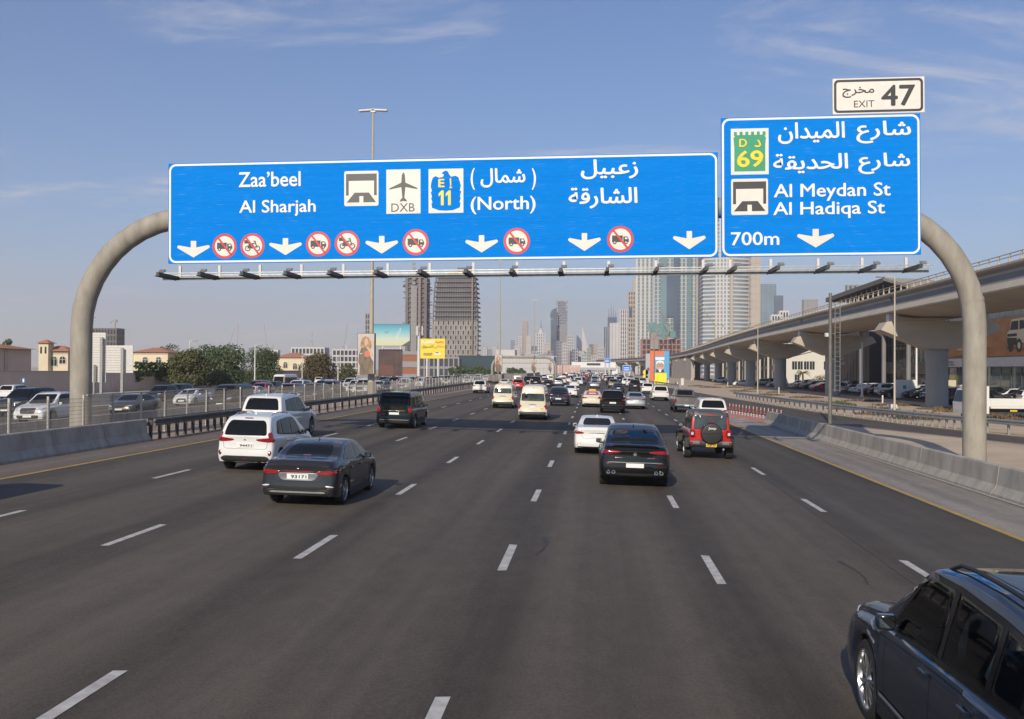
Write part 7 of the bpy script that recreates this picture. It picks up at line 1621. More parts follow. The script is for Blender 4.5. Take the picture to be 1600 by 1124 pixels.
# ---- boxy red off-roader with a spare wheel on its tailgate
def make_jeep():
    L, W, H = 4.45, 1.60, 1.86; pm = P_RED
    B = Body(L, W, H, (.72, 3.70), .40, [(0, 1.06), (.004, 1.3), (.03, 1.72), (.08, 1.82), (.2, 1.84), (2.0, 1.86), (2.55, 1.82), (2.9, 1.30), (2.96, 1.17), (4.1, 1.12), (4.38, 1.06), (L, .9)], [(0, 1.10), (2.8, 1.10), (L, .88)], tumble=.10, rear=[(.3, .06), (.5, .04), (1.1, .03), (1.9, .06)], sill=.42, rear_in=.05, rear_rx=.14, front_rx=.3, front_in=.08, roof_r=.07, shoulder=.01, sm=.03)
    root = thing('off_roader', '', 'car'); B.build(root, pm)
    M_TOP = mat('hard_top', (.055, .058, .058), .45, 0, .08, bump=.05, bscale=120)
    B.patch(root, 'hard_top', [(-.66, 1.79), (.66, 1.79), (.69, 1.66), (.74, 1.66), (.72, 1.84), (.64, 1.95), (-.64, 1.95), (-.72, 1.84), (-.74, 1.66), (-.69, 1.66)], 'B', M_TOP, off=.012, rnd=0)
    B.patch(root, 'hard_top', [(-.68, .10), (.68, .10), (.66, 2.5), (-.66, 2.5)], 'T', M_TOP, off=.014)
    for ax in 'RL': B.patch(root, 'hard_top', [(.05, 1.12), (.14, 1.12), (.18, 1.70), (2.5, 1.72), (2.5, 1.80), (.08, 1.80)], ax, M_TOP, off=.012, rnd=0) if False else B.linepatch(root, 'hard_top', [(.10, 1.13), (.12, 1.75), (2.45, 1.765)], ax, M_TOP, .12, .012, mirror=False)
    for poly in ([(.24, 1.15), (1.02, 1.15), (1.02, 1.66), (.26, 1.66)], [(1.10, 1.15), (1.86, 1.15), (1.86, 1.66), (1.10, 1.66)], [(1.96, 1.15), (2.78, 1.15), (2.50, 1.66), (1.96, 1.66)]):
        for ax in 'RL': B.patch(root, 'side_window', poly, ax, M_GLASS)
    B.patch(root, 'rear_window', [(-.64, 1.16), (.64, 1.16), (.60, 1.70), (-.60, 1.70)], 'B', mat('jeep_glass', (.05, .058, .06), .05, 0, .4, scale=1.5), off=.014)
    B.patch(root, 'windscreen', [(-.66, 1.2), (.66, 1.2), (.60, 1.74), (-.60, 1.74)], 'F', M_GLASS)
    B.wr = .40
    W0 = B.W; B.W = 1.88; wheels(root, B, .28, 'split', .0); B.W = W0
    for a in B.ax:                                          # wide black mudguards
        for sx in (1, -1):
            b_ = MB(); pts = [Vector((sx*.86, a-.66, .52)), Vector((sx*.86, a-.50, .80)), Vector((sx*.86, a-.36, .90)), Vector((sx*.86, a+.36, .90)), Vector((sx*.86, a+.52, .80)), Vector((sx*.86, a+.66, .56))]
            vs = []
            for p in pts: vs += [(sx*.76, p.y, p.z+.03), (sx*.95, p.y, p.z), (sx*.95, p.y, p.z-.06), (sx*.76, p.y, p.z-.06)]
            fs = [(4*i+k, 4*i+(k+1) % 4, 4*i+4+(k+1) % 4, 4*i+4+k) for i in range(5) for k in range(4)] + [(0, 1, 2, 3), (20, 21, 22, 23)]
            b_.add(vs, fs); b_.build('mudguard', M_TRIM, root)
    M_JGREY = mat('grey_plastic', (.16, .16, .16), .6)
    b_ = MB(); b_.bevbox(0, -.10, .62, 1.66, .20, .22, .05); b_.build('rear_bumper', M_TRIM, root, 40)
    for sx in (1, -1):
        b_ = MB(); b_.bevbox(sx*.60, -.145, .665, .40, .14, .13, .03); b_.build('bumper_end', M_JGREY, root)
        MB().box(sx*.74, -.222, .655, .10, .012, .07).build('reflector', M_TAIL, root)
        b_ = MB(); b_.bevbox(sx*.695, .0, 1.02, .17, .10, .25, .02); o = b_.build('tail_light', M_TAIL, root); MB().box(0, 0, 0, .09, .012, .10).build('reversing_lamp', M_HEAD, o, loc=(sx*.695, -.055, 1.0))
    sp_ = MB(); c = (.02, -.20, 1.02)
    sp_.lathe([(0, -.115), (.30, -.115), (.375, -.105), (.405, -.07), (.41, .09), (.36, .13), (0, .13)], 40, 'Y', c); o = sp_.build('spare_wheel_cover', mat('vinyl', (.022, .022, .021), .38, 0, .2, bump=.2, bscale=14), root, 35)
    e = bpy.data.objects.new('cover_print', None)
    b_ = MB(); vs, fs = text_verts('Jeep', .012, 3)
    xa, xb, ya, yb = min(v[0] for v in vs), max(v[0] for v in vs), min(v[1] for v in vs), max(v[1] for v in vs)
    b_.add([(c[0]-.145+(v[0]-xa)/(xb-xa)*.30, c[1]-.122-v[2], c[2]+.14+(v[1]-ya)/(yb-ya)*.115) for v in vs], fs); b_.build('cover_lettering', M_SWHITE, o, fix=False)
    b_ = MB(); b_.tube([(c[0]-.33, c[1]-.119, 1.01), (c[0], c[1]-.121, 1.03), (c[0]+.33, c[1]-.119, 1.07)], .008, 5); b_.build('cover_seam', M_INNER, o)
    MB().bevbox(.02, -.19, 1.46, .16, .05, .06, .01).build('high_brake_light', M_TAIL, root)
    o = MB().box(0, 0, 0, .40, .014, .13).build('number_plate', M_PLATEY, root, loc=(.02, -.215, .575)); lettering(o, '7L8 57', -.16, .16, -.04, .04, M_INK, d=.009, name='plate_number', res=2)
    for sx in (-1, 1):
        MB().tube([(sx*.42, -.015, 1.70), (sx*.40, -.03, 1.62)], .02, 6).build('window_hinge', M_SWHITE, root)
        b_ = MB(); b_.bevbox(sx*.93, 2.62, 1.20, .24, .12, .20, .03); b_.box(sx*.80, 2.66, 1.16, .10, .05, .05); o = b_.build('mirror', M_TRIM, root); MB().box(sx*.93, 2.556, 1.20, .19, .004, .15).build('mirror_glass', MATS['mirror_glass'], o)
        b_ = MB(); b_.bb(sx*.80-.05, sx*.80+.05, 1.25, 3.15, .42, .52); b_.build('side_step', M_TRIM, root)
    for s_ in ([(1.06, .5), (1.06, 1.12)], [(1.92, .5), (1.92, 1.12)], [(2.86, .5), (2.86, 1.12)]): B.linepatch(root, 'door_seam', s_, 'R', M_INNER)
    handles(root, B, (1.30, 2.12), 1.0, M_TRIM)
    b_ = MB(); b_.tube([(.5, -.08, .42), (.5, .3, .42)], .04, 8); b_.build('exhaust_tip', M_GALVD, root)
    B.linepatch(root, 'tailgate_seam', [(-.56, 1.10), (-.56, .76), (.56, .76), (.56, 1.10)], 'B', M_INNER)
    return root
# ---- pickup
def make_pickup():
    L, W, H = 5.7, 1.98, 1.93; pm = P_BRONZE
    B = Body(L, W, H, (1.22, 4.72), .41, [(0, 1.22), (.02, 1.28), (.2, 1.30), (1.70, 1.31), (1.78, 1.42), (1.98, 1.84), (2.15, 1.90), (2.9, 1.93), (3.5, 1.88), (4.3, 1.32), (5.2, 1.22), (5.6, 1.08), (L, .85)], [(0, 1.22), (1.7, 1.22), (4.2, 1.18), (5.2, 1.1), (L, .82)], tumble=.24, rear=[(.3, .1), (.6, .02), (1.2, .02)], sill=.42, rear_in=.05, rear_rx=.15, sm=.05, flare=.02)
    t = common('pickup_truck', B, pm, '', 'pickup', 'six', .27, glass=[[(2.16, 1.28), (2.78, 1.27), (2.78, 1.78), (2.28, 1.76)], [(2.86, 1.26), (3.92, 1.24), (3.56, 1.70), (3.4, 1.79), (2.86, 1.79)]], rear_glass=[(-.66, 1.44), (.66, 1.44), (.60, 1.82), (-.60, 1.82)], shield=[(-.76, 1.36), (.76, 1.36), (.64, 1.84), (-.64, 1.84)], my=3.74, mz=1.30, hand=(2.3, 3.0), hz_=1.12,
        seams=[[(1.74, .5), (1.74, 1.25)], [(2.82, .5), (2.82, 1.25)], [(3.9, .5), (3.9, 1.2)]], tail=[[(.97, .84), (.97, 1.18), (.84, 1.18), (.80, .84)]], tail_side=[[(.04, .84), (.14, .84), (.14, 1.18), (.04, 1.18)]], head=[[(.6, .84), (.95, .86), (.95, 1.02), (.62, 1.0)]], grille=[(-.6, .7), (.6, .7), (.6, 1.04), (-.6, 1.04)], pl=.62, fpl=None, plw=.36)
    bp = MB(); bp.bevbox(0, -.06, .62, 1.9, .18, .20, .05); bp.build('rear_bumper', M_CHROME, t, 40)
    kids_ = [o for o in bpy.data.objects if o.parent is t and o.name.startswith('number_plate')]
    kids_[0].location.y = -.17
    B.patch(t, 'load_bed', [(-.76, .12), (.76, .12), (.76, 1.66), (-.76, 1.66)], 'T', M_INNER, off=.006, rnd=0); B.patch(t, 'badge', [(-.14, 1.0), (.14, 1.0), (.14, 1.08), (-.14, 1.08)], 'B', M_CHROME, off=.01)
    B.linepatch(t, 'tailgate_seam', [(-.80, 1.2), (-.78, .76), (.78, .76), (.80, 1.2)], 'B', M_INNER)
    return t
# ---- passenger coach of the oncoming road
def make_coach():
    L, W, H = 7.0, 2.08, 2.65; pm = P_PEARL
    B = Body(L, W, H, (1.7, 5.7), .39, [(0, 1.2), (.02, 1.9), (.08, 2.4), (.2, 2.58), (.5, 2.64), (5.9, 2.65), (6.3, 2.55), (6.78, 1.5), (6.92, 1.1), (L, .8)], [(0, 1.2), (6.7, 1.15), (L, .78)], tumble=.06, sill=.3, roof_r=.14, rear_in=.08, rear_rx=.2, front_rx=.3, front_in=.12)
    g = [[(.4+1.06*k, 1.34), (1.38+1.06*k, 1.34), (1.38+1.06*k, 2.16), (.4+1.06*k, 2.16)] for k in range(5)] + [[(5.75, 1.2), (6.45, 1.24), (6.22, 2.1), (5.75, 2.16)]]
    return common('minibus', B, pm, '', 'bus', 'steel', .22, glass=g, rear_glass=rect(-.8, .8, 1.4, 2.2), shield=[(-.92, 1.24), (.92, 1.24), (.86, 2.28), (-.86, 2.28)], my=6.4, mz=1.5, tail=[rect(.9, 1.0, .7, 1.1)], head=[[(.6, .7), (.95, .72), (.95, .92), (.62, .9)]], grille=rect(-.5, .5, .72, .9), pl=.6, fpl=.5)

# ------------------------------------------------------------------ the traffic
def settle(o, x, y, rz=0.0):
    s = -1 if abs(rz) > 2 else 1
    sl = (gz(x+1)-gz(x-1))/2
    o.location = (x, y, gz(x)+.012); o.rotation_euler = (0, -math.atan(sl)*s if abs(math.sin(rz)) < .5 else 0, rz); return o
def relabel(o, label, cat=None, group=None):
    o['label'] = label
    if cat: o['category'] = cat
    if group: o['group'] = group
    return o
kia_ = settle(make_sedan_grey(), -6.78, 21.5); relabel(kia_, 'dark grey saloon with a red tail light strip, nearest car on the left')
cor = settle(make_sedan_white(), .10, 37.8); relabel(cor, 'white saloon half hidden by the black fastback, left of it')
mpv = settle(make_mpv(), -10.45, 28.0); relabel(mpv, 'white people carrier with tall angular tail lights beside the dark grey saloon')
pat = settle(make_suv('big', P_WHITE, 'five'), -14.0, 39.4); relabel(pat, 'large white off-roader behind the white people carrier, beside the guardrail')
lux = settle(make_suv('luxury', P_NAVY, 'split'), 3.62, 5.85); relabel(lux, 'dark navy off-roader cut off by the bottom right corner, with silver alloy wheels')
gle = settle(make_coupe(), 1.15, 27.4); relabel(gle, 'black fastback off-roader with four exhaust tips in the middle of the road')
jep = settle(make_jeep(), 4.45, 37.5); relabel(jep, 'boxy red off-roader with a grey hard top and covered spare wheel')
vit = settle(make_van(), -10.4, 49.3); relabel(vit, 'black passenger van with a chrome strip crossing the gantry shadow')
hib = settle(make_minibus(True), -3.95, 61.6); relabel(hib, 'cream high roof minibus, the nearer of the two, with a black dotted stripe')
hia = settle(make_minibus(False), -7.45, 78.0); relabel(hia, 'cream low roof minibus, the farther of the two, with a lime dotted stripe')
pic = settle(make_pickup(), 7.6, 80.2); relabel(pic, 'bronze grey pickup truck with a chrome bumper ahead of the red off-roader')
mid = settle(make_suv('mid', P_WHITE, 'ten'), 7.35, 60.5); relabel(mid, 'white off-roader just beyond the red one, with slim red tail lights')
sed = make_sedan_far(); com = make_suv('compact', P_WHITE, 'ten'); com['category'] = 'car'
coach = make_coach()
lux_far = make_suv('luxury', P_BLACK, 'split')
# the near navy car: a real cabin cut into the body, tinted see-through panes, seats inside
def cut_cabin(root, B, glass, L, H, W):
    body = [o for o in kids(root) if o.name.startswith('body')][0]
    hw = W/2; cut = []
    cab = MB(); zb, zt = .42*H, .935*H; prof = []
    ring_ = []
    for z, y0, y1, h_ in ((.42*H, 1.05, 3.05, hw-.16), (.64*H, .75, 3.12, hw-.17), (.80*H, .85, 2.95, hw-.27), (.93*H, 1.05, 2.55, hw-.36)): ring_.append([(-h_, y0, z), (h_, y0, z), (h_, y1, z), (-h_, y1, z)])
    vs = [p for r_ in ring_ for p in r_]; fs = [(4*i+k, 4*i+(k+1) % 4, 4*i+4+(k+1) % 4, 4*i+4+k) for i in range(3) for k in range(4)] + [(3, 2, 1, 0), (12, 13, 14, 15)]
    cab.add(vs, fs); cut.append(cab)
    for g_ in glass[1:]:
        c = sum((Vector(p) for p in g_), Vector((0, 0)))/len(g_); q = MB(); q.prism([tuple(c+(Vector(p)-c)*.985) for p in g_], -hw-.3, hw+.3, 'X'); cut.append(q)
    tmp = bpy.data.objects.new('cutting', body.data); C.objects.link(tmp); cs = []
    for q in cut:
        me = q.mesh('cutter', [M_INNER, M_INNER]); me.polygons.foreach_set('material_index', [1]*len(me.polygons)); o = bpy.data.objects.new('cutter', me); C.objects.link(o); cs.append(o)
        md = tmp.modifiers.new('cut', 'BOOLEAN'); md.object = o; md.operation = 'DIFFERENCE'; md.solver = 'EXACT'
    bpy.context.view_layer.update(); me = bpy.data.meshes.new_from_object(tmp.evaluated_get(bpy.context.evaluated_depsgraph_get()))
    for o in cs + [tmp]: bpy.data.objects.remove(o)
    ok = len(me.polygons) > len(body.data.polygons)*.6
    if ok: body.data = me; set_paint(body, P_NAVY)
    return ok
def tinted_glass():
    m = bpy.data.materials.new('tinted_glass'); m.use_nodes = True; t = m.node_tree; t.nodes.clear(); o = t.nodes.new('ShaderNodeOutputMaterial'); mx = t.nodes.new('ShaderNodeMixShader'); tr_ = t.nodes.new('ShaderNodeBsdfTransparent'); gl_ = t.nodes.new('ShaderNodeBsdfGlossy'); fr = t.nodes.new('ShaderNodeFresnel')
    tr_.inputs[0].default_value = (.66, .72, .72, 1); gl_.inputs['Roughness'].default_value = .02; fr.inputs[0].default_value = 1.45
    t.links.new(fr.outputs[0], mx.inputs[0]); t.links.new(tr_.outputs[0], mx.inputs[1]); t.links.new(gl_.outputs[0], mx.inputs[2]); t.links.new(mx.outputs[0], o.inputs[0]); return m
# details only the near navy car shows
LB = suv_body(4.86, 1.98, 1.79, .385, .36, flare=.015)
for ax in 'RL':
    for k in range(2): LB.patch(lux, 'wing_vent', [(3.50+.0*k, .93-.10*k), (3.72, .99-.10*k), (3.72, 1.015-.10*k), (3.50, .955-.10*k)], ax, M_GALV, off=.008, rnd=0)
    LB.linepatch(lux, 'body_crease', [(.5, 1.06), (2.2, 1.0), (4.2, .90)], ax, P_NAVY, .03, .010, mirror=False); LB.linepatch(lux, 'sill_trim', [(1.45, .42), (3.4, .42)], ax, M_GALV, .035, .010, mirror=False)
LB.patch(lux, 'glass_roof', [(-.52, 1.1), (.52, 1.1), (.50, 2.45), (-.50, 2.45)], 'T', M_GLASS, off=.006)
LB.linepatch(lux, 'bonnet_seam', [(.66, 3.45), (.62, 4.3), (.40, 4.6)], 'T', M_INNER); LB.linepatch(lux, 'bonnet_seam', [(-.66, 3.45), (-.62, 4.3), (-.40, 4.6)], 'T', M_INNER)
if cut_cabin(lux, LB, suv_glass(4.86, 1.79), 4.86, 1.79, 1.98):
    for o in kids(lux):
        if o.name.startswith('window_surround'): bpy.data.objects.remove(o)
    TG_ = tinted_glass()
    for o in kids(lux):
        if o.name.startswith('side_window'): o.data.materials[0] = TG_
    GL = suv_glass(4.86, 1.79)
    pts = [Vector(p) for g_ in GL for p in g_]; hull = convex_hull(pts); cc = sum(hull, Vector((0, 0)))/len(hull); hull = [p+(p-cc).normalized()*.022 for p in hull]
    for ax in 'RL':                                         # gloss black frame strips round and between the panes
        LB.linepatch(lux, 'window_frame', hull+[hull[0]], ax, M_GLOSSB, .05, .008, mirror=False)
        for ya, yb in ((4.86*.4225, 4.86*.4225), (4.86*.2325, 4.86*.2325)): LB.linepatch(lux, 'window_pillar', [(ya, .63*1.79), (yb, .925*1.79)], ax, M_GLOSSB, .085, .009, mirror=False)
    M_SEAT = mat('seat_leather', (.13, .12, .11), .55, 0, .2); M_PAPER = mat('paper', (.55, .60, .52), .8)
    for x, y in ((-.40, 2.35), (.40, 2.35), (-.42, 1.40), (.42, 1.40)):
        b = MB(); b.bevbox(x, y+.25, .86, .50, .50, .16, .05); b.build('seat', M_SEAT, lux, 40)
        b = MB(); b.box(x, y-.06, 1.16, .48, .16, .56, rx=.22); b.bevbox(x, y-.16, 1.50, .26, .12, .17, .04); b.build('seat_back', M_SEAT, lux, 40)
    b = MB(); b.bevbox(0, 3.0, 1.0, 1.45, .26, .20, .05); b.build('dashboard', M_TRIM, lux)
    b = MB(); b.lathe([(.17, -.012), (.19, 0), (.17, .012), (.155, 0), (.17, -.012)], 24, 'Y'); b.box(0, 0, 0, .33, .02, .05); o = b.build('steering_wheel', M_TRIM, lux, 40, loc=(-.40, 2.80, 1.12), rot=(-.4, 0, 0))
    b = MB(); b.box(-.60, 1.72, 1.13, .02, .24, .24, rx=.3, ry=.25); b.box(-.55, 1.42, 1.12, .03, .30, .16, rx=-.2, ry=.3); b.build('paper', M_PAPER, lux)
TR = {k: tree_of(o) for k, o in dict(sedan=sed, corolla=cor, kia=kia_, coupe=gle, mpv=mpv, big=pat, luxury=lux_far, mid=mid, compact=com, van=vit, hib=hib, hia=hia, pickup=pic, coach=coach).items()}
SRC = dict(sedan=sed, corolla=cor, kia=kia_, coupe=gle, mpv=mpv, big=pat, luxury=lux_far, mid=mid, compact=com, van=vit, hib=hib, hia=hia, pickup=pic, coach=coach)
LEN = dict(sedan=4.75, corolla=4.62, kia=4.64, coupe=4.94, mpv=4.6, big=5.2, luxury=4.86, mid=4.82, compact=4.55, van=5.14, hib=5.38, hia=4.84, pickup=5.7, coach=7.0)
MIDSKIP = {'door_seam', 'plate_number', 'rear_view_mirror', 'antenna_fin', 'door_handle', 'mirror_glass', 'badge_strip', 'boot_seam', 'tailgate_seam'}
FARSKIP = MIDSKIP | {'mirror', 'reflector', 'roof_rail', 'badge', 'side_sill', 'high_brake_light', 'chrome_strip', 'fog_lamp', 'exhaust_tip', 'plate_trim', 'diffuser_trim', 'boot_recess', 'plate_recess', 'bumper_reflector', 'wing_vent', 'rim', 'spoiler', 'spoiler_lip', 'bumper_strip', 'reflective_tape', 'side_sticker', 'plate_light_bar', 'grille'}
REARONLY = {'windscreen', 'headlight', 'grille'}
placed = []; used = set()
def car(kind, pm, x, y, label, rz=0.0, skip=MIDSKIP, group=None, cat=None):
    if kind not in used and kind in ('sedan', 'compact', 'coach', 'luxury'):
        used.add(kind); o = SRC[kind]
        for p, subs in TR[kind]:
            if p.get('painted'): set_paint(p, pm)
            for s in subs:
                if s.get('painted'): set_paint(s, pm)
        relabel(o, label, cat, group)
    else:
        o = dup(SRC[kind], (0, 0, 0), 0, label, group, skip, cat, pm, TR[kind])
    settle(o, x, y, rz); placed.append((x, y)); return o
def car_px(kind, pm, px, py, label, **k):
    p = gp(px, py); return car(kind, pm, p.x, p.y-.1, label, **k)
G1 = 'cars in the main road traffic'
taxi = car_px('sedan', P_CREAM, 925, 637, 'cream taxi with a red roof and boot, left of the black luxury off-roader', group=G1, cat='taxi')
x, y = taxi.location.x, taxi.location.y
for o, q in TR['sedan']:
    pass
M_TAXIRED = paint('taxi_red', (.52, .04, .05))
b = MB(); b.bevbox(0, 2.1, 1.51, .62, .20, .16, .03); b.build('roof_sign', M_PLATEY, taxi)
SB = sedan_body(4.75, 1.84, 1.45)
SB.patch(taxi, 'red_roof', [(-.60, 1.62), (.60, 1.62), (.58, 2.75), (-.58, 2.75)], 'T', M_TAXIRED, off=.006, rnd=0)
SB.patch(taxi, 'red_window_print', [(-.58, 1.13), (.58, 1.13), (.50, 1.33), (.45, 1.375), (-.45, 1.375), (-.50, 1.33)], 'B', M_TAXIRED, off=.012)
lettering(taxi, 'DUBAI TAXI', -.40, .40, 1.20, 1.30, M_SWHITE, d=-.92, bold=.02) if False else SB.patch(taxi, 'white_print', rect(-.34, .34, 1.20, 1.27), 'B', M_SWHITE, off=.016)
car_px('luxury', P_BLACK, 957, 646.5, 'black luxury off-roader right of the cream taxi', group=G1)
car_px('corolla', P_SILVER, 993, 640, 'silver saloon right of the black luxury off-roader', group=G1)
car_px('mid', P_PEARL, 1032, 627, 'pearl white off-roader ahead of the bronze pickup', group=G1)
car_px('compact', P_WHITE, 1012, 616, 'white crossover just left of and beyond the pearl white off-roader', group=G1)
car_px('big', P_BLACK, 992, 611.5, 'tall black off-roader with bright red tail lights left of the white crossover', group=G1)
car_px('sedan', P_NAVY, 966, 614, 'navy saloon beyond the black luxury off-roader', group=G1)
car_px('coupe', P_NAVY, 872, 635, 'dark navy fastback directly right of the nearer minibus', group=G1)
car_px('sedan', P_WHITE, 890, 621.5, 'white saloon ahead and right of the dark navy fastback', group=G1)
car_px('compact', P_PEARL, 749, 615, 'white hatchback alone by the guardrail, left of the farther minibus', group=G1)
car_px('compact', P_RED, 809, 610, 'red crossover seen between the two cream minibuses', group=G1)
car_px('sedan', P_CREAM, 787, 606.5, 'cream taxi with red roof showing over the farther minibus', group=G1, cat='taxi')
car_px('mid', P_BLACK, 825, 602, 'black off-roader above the gap between the minibuses', group=G1)
car_px('sedan', P_WHITE, 834, 602.5, 'white hatchback above the nearer minibus roof', group=G1)
car_px('sedan', P_BLACK, 856, 607, 'black saloon above the dark navy fastback', group=G1)
car_px('sedan', P_CREAM, 857, 597, 'cream taxi among the dark cars beyond the black saloon', group=G1, cat='taxi')
car_px('mid', P_WHITE, 877, 600.5, 'white off-roader right of the distant cream taxi', group=G1)
car_px('compact', P_BLACK, 890, 597, 'black hatchback right of the distant white off-roader', group=G1)
car_px('sedan', P_PEARL, 897, 606, 'pearl saloon beyond the lone white saloon', group=G1)
car_px('compact', P_BLUE, 909, 601.5, 'dark blue crossover right of the pearl saloon', group=G1)
car_px('sedan', P_SILVER, 929, 607, 'silver saloon in the open lane beyond the red roofed taxi', group=G1)
car_px('compact', P_WHITE, 933, 598, 'white crossover just beyond the silver saloon in the open lane', group=G1)
car_px('hib', P_PEARL, 932, 590, 'pale tall minibus in the distant queue on the middle lane', group=G1, skip=FARSKIP)
car_px('mid', P_WHITE, 953, 600, 'white off-roader left of the dark distant pickup', group=G1)
car_px('sedan', P_WHITE, 963, 594.5, 'white saloon beyond the navy one, left of the dark pickup', group=G1)
car_px('pickup', P_DARKGREY, 971, 596, 'dark distant pickup in the right hand lanes', group=G1)
car_px('compact', P_WHITE, 980, 599.5, 'white hatchback right of the dark distant pickup', group=G1)
car_px('sedan', P_BLUE, 944, 590, 'small blue saloon in the distant open lane', group=G1, skip=FARSKIP)
car_px('sedan', P_GOLD, 969, 587, 'yellowish taxi far up the right hand lanes', group=G1, skip=FARSKIP, cat='taxi')
car_px('mid', P_SILVER, 1004, 602, 'silver off-roader at the road edge beyond the tall black one', group=G1)
# the rest of the queue
COLS = [(P_WHITE, 'white'), (P_WHITE, 'white'), (P_PEARL, 'pale'), (P_WHITE, 'white'), (P_BLACK, 'black'), (P_SILVER, 'silver'), (P_DARKGREY, 'dark grey'), (P_NAVY, 'navy'), (P_RED, 'red'), (P_BRONZE, 'bronze'), (P_CREAM, 'cream')]
KN = {'sedan': 'saloon', 'compact': 'hatchback', 'mid': 'off-roader', 'big': 'large off-roader', 'mpv': 'people carrier', 'hia': 'minibus'}
rg = random.Random(11)
LANE = ['leftmost lane', 'second lane from the left', 'third lane from the left', 'middle lane', 'third lane from the right', 'second lane from the right', 'rightmost lane', 'merging lane']
for li, X in enumerate((-14.0, -10.4, -6.8, -3.25, .26, 3.83, 7.35, 11.0)):
    y = 165 + rg.random()*25 + (60 if li == 7 else 0)
    while y < 620:
        if li == 4 and y < 205: y += 20; continue
        if all(abs(px_-X) > 2.2 or abs(py_-y) > 8.5 for px_, py_ in placed):
            kd = rg.choice(['sedan', 'sedan', 'compact', 'mid', 'mid', 'big', 'mpv', 'hia'] if rg.random() < .8 else ['sedan', 'compact']); pm, cn = rg.choice(COLS)
            if kd == 'hia': pm, cn = rg.choice(((P_CREAM, 'cream'), (P_WHITE, 'white')))
            car(kd, pm, X+rg.uniform(-.3, .3), y, 'tiny %s %s in the distant queue, %s' % (cn, KN[kd], LANE[li]), skip=FARSKIP | REARONLY, group='distant queue on the main road, %s, %s %s' % (LANE[li], cn, KN[kd]), cat={'hia': 'minibus'}.get(kd, 'car'))
        y += rg.uniform(9, 15)+y*.028
# a tall van just outside the frame whose shadow falls into the picture
car('hib', P_WHITE, -15.15, 15.3, 'white high roof van at the left edge whose shadow lies on the road', skip=MIDSKIP, cat='minibus')
# the oncoming carriageway (fronts to us)
G2 = 'oncoming cars beyond the wire fence'
def onc(kind, pm, px, py, label, **k):
    p = gp(px, py); return car(kind, pm, p.x, p.y+LEN[kind], label, rz=PI, group=G2, **k)
FR = MIDSKIP
onc('mid', P_WHITE, 42, 664, 'white oncoming crossover left of the gantry leg', skip=FR)
onc('big', P_BLACK, 6, 652, 'black oncoming off-roader at the left edge, behind the white crossover', skip=FR)
onc('kia', P_BRONZE, 185, 651, 'grey bronze oncoming saloon right of the gantry leg', skip=FR)
onc('sedan', P_WHITE, 283, 635, 'white oncoming saloon with a dark spindle grille', skip=FR)
onc('compact', P_BLACK, 237, 629, 'black oncoming hatchback left of the dark blue one', skip=FR)
onc('mid', P_NAVY, 262, 627, 'dark blue oncoming off-roader just behind the white saloon with a spindle grille', skip=FR)
onc('van', P_DARKGREY, 343, 641, 'dark grey oncoming van nearest the fence, left of the large white off-roader', skip=FR)
onc('sedan', P_SILVER, 392, 617, 'silver blue oncoming saloon right of the dark grey van', skip=FR)
onc('compact', P_DARKGREY, 417, 616, 'dark oncoming hatchback left of the coach', skip=FR)
onc('coach', P_PEARL, 434, 612, 'white oncoming coach with a green tinted windscreen', skip=FR)
onc('mid', P_MAROON, 440, 630, 'maroon oncoming off-roader above the large white off-roader roof', skip=FR)
onc('mid', P_DARKGREY, 478, 632, 'dark grey oncoming off-roader right of the maroon one', skip=FR)
onc('van', P_WHITE, 562, 612, 'white oncoming van left of the nearest mast', skip=FR)
onc('sedan', P_GOLD, 604, 613, 'yellowish oncoming taxi right of the nearest mast', skip=FR, cat='taxi')
onc('mid', P_WHITE, 628, 611, 'white oncoming off-roader right of the yellowish taxi', skip=FR)
onc('sedan', P_NAVY, 674, 605, 'navy oncoming saloon below the yellow billboard', skip=FR)
onc('big', P_SILVER, 697, 602, 'silver fronted oncoming off-roader right of the navy saloon', skip=FR)
onc('compact', P_WHITE, 744, 603, 'white oncoming hatchback above the lone one on our side', skip=FR)
onc('mid', P_WHITE, 725, 596, 'white oncoming off-roader below the dark street trees', skip=FR)
LN2 = ['lane nearest the fence', 'second lane from the fence', 'third lane from the fence', 'fourth lane from the fence', 'farthest lane']
for li, X in enumerate((-27.6, -31.3, -35.0, -38.7, -42.4)):
    y = 92 + rg.random()*20
    while y < 470:
        if all(abs(px_-X) > 2.2 or abs(py_-y-2) > 8 for px_, py_ in placed):
            kd = rg.choice(['sedan', 'sedan', 'compact', 'mid', 'mid', 'big', 'mpv']); pm, cn = rg.choice(COLS[:10])
            car(kd, pm, X+rg.uniform(-.3, .3), y+LEN[kd], '%s oncoming %s beyond the fence, %s' % (cn, KN[kd], LN2[li]), rz=PI, skip=(FARSKIP if y > 130 else MIDSKIP) - {'grille'}, group='oncoming traffic, %s, %s %s' % (LN2[li], cn, KN[kd]), cat='car')
        y += rg.uniform(9, 15)+y*.022
for i, (px, pm, cn) in enumerate(((462, P_WHITE, 'white'), (497, P_WHITE, 'white'), (552, P_WHITE, 'white'), (615, P_WHITE, 'white'), (652, P_WHITE, 'white'), (8, P_WHITE, 'white'))):
    X = -61; Y = atx(px, 600, X).y
    if 60 < Y < 420: car('compact' if i % 2 else 'sedan', pm, X, Y, 'white car parked on the frontage road %s' % ('right of the coach', 'behind the brownish tree trunk line', 'left of the nearest mast', 'below the screen', 'below the telecom column', 'at the left')[i], skip=FARSKIP)
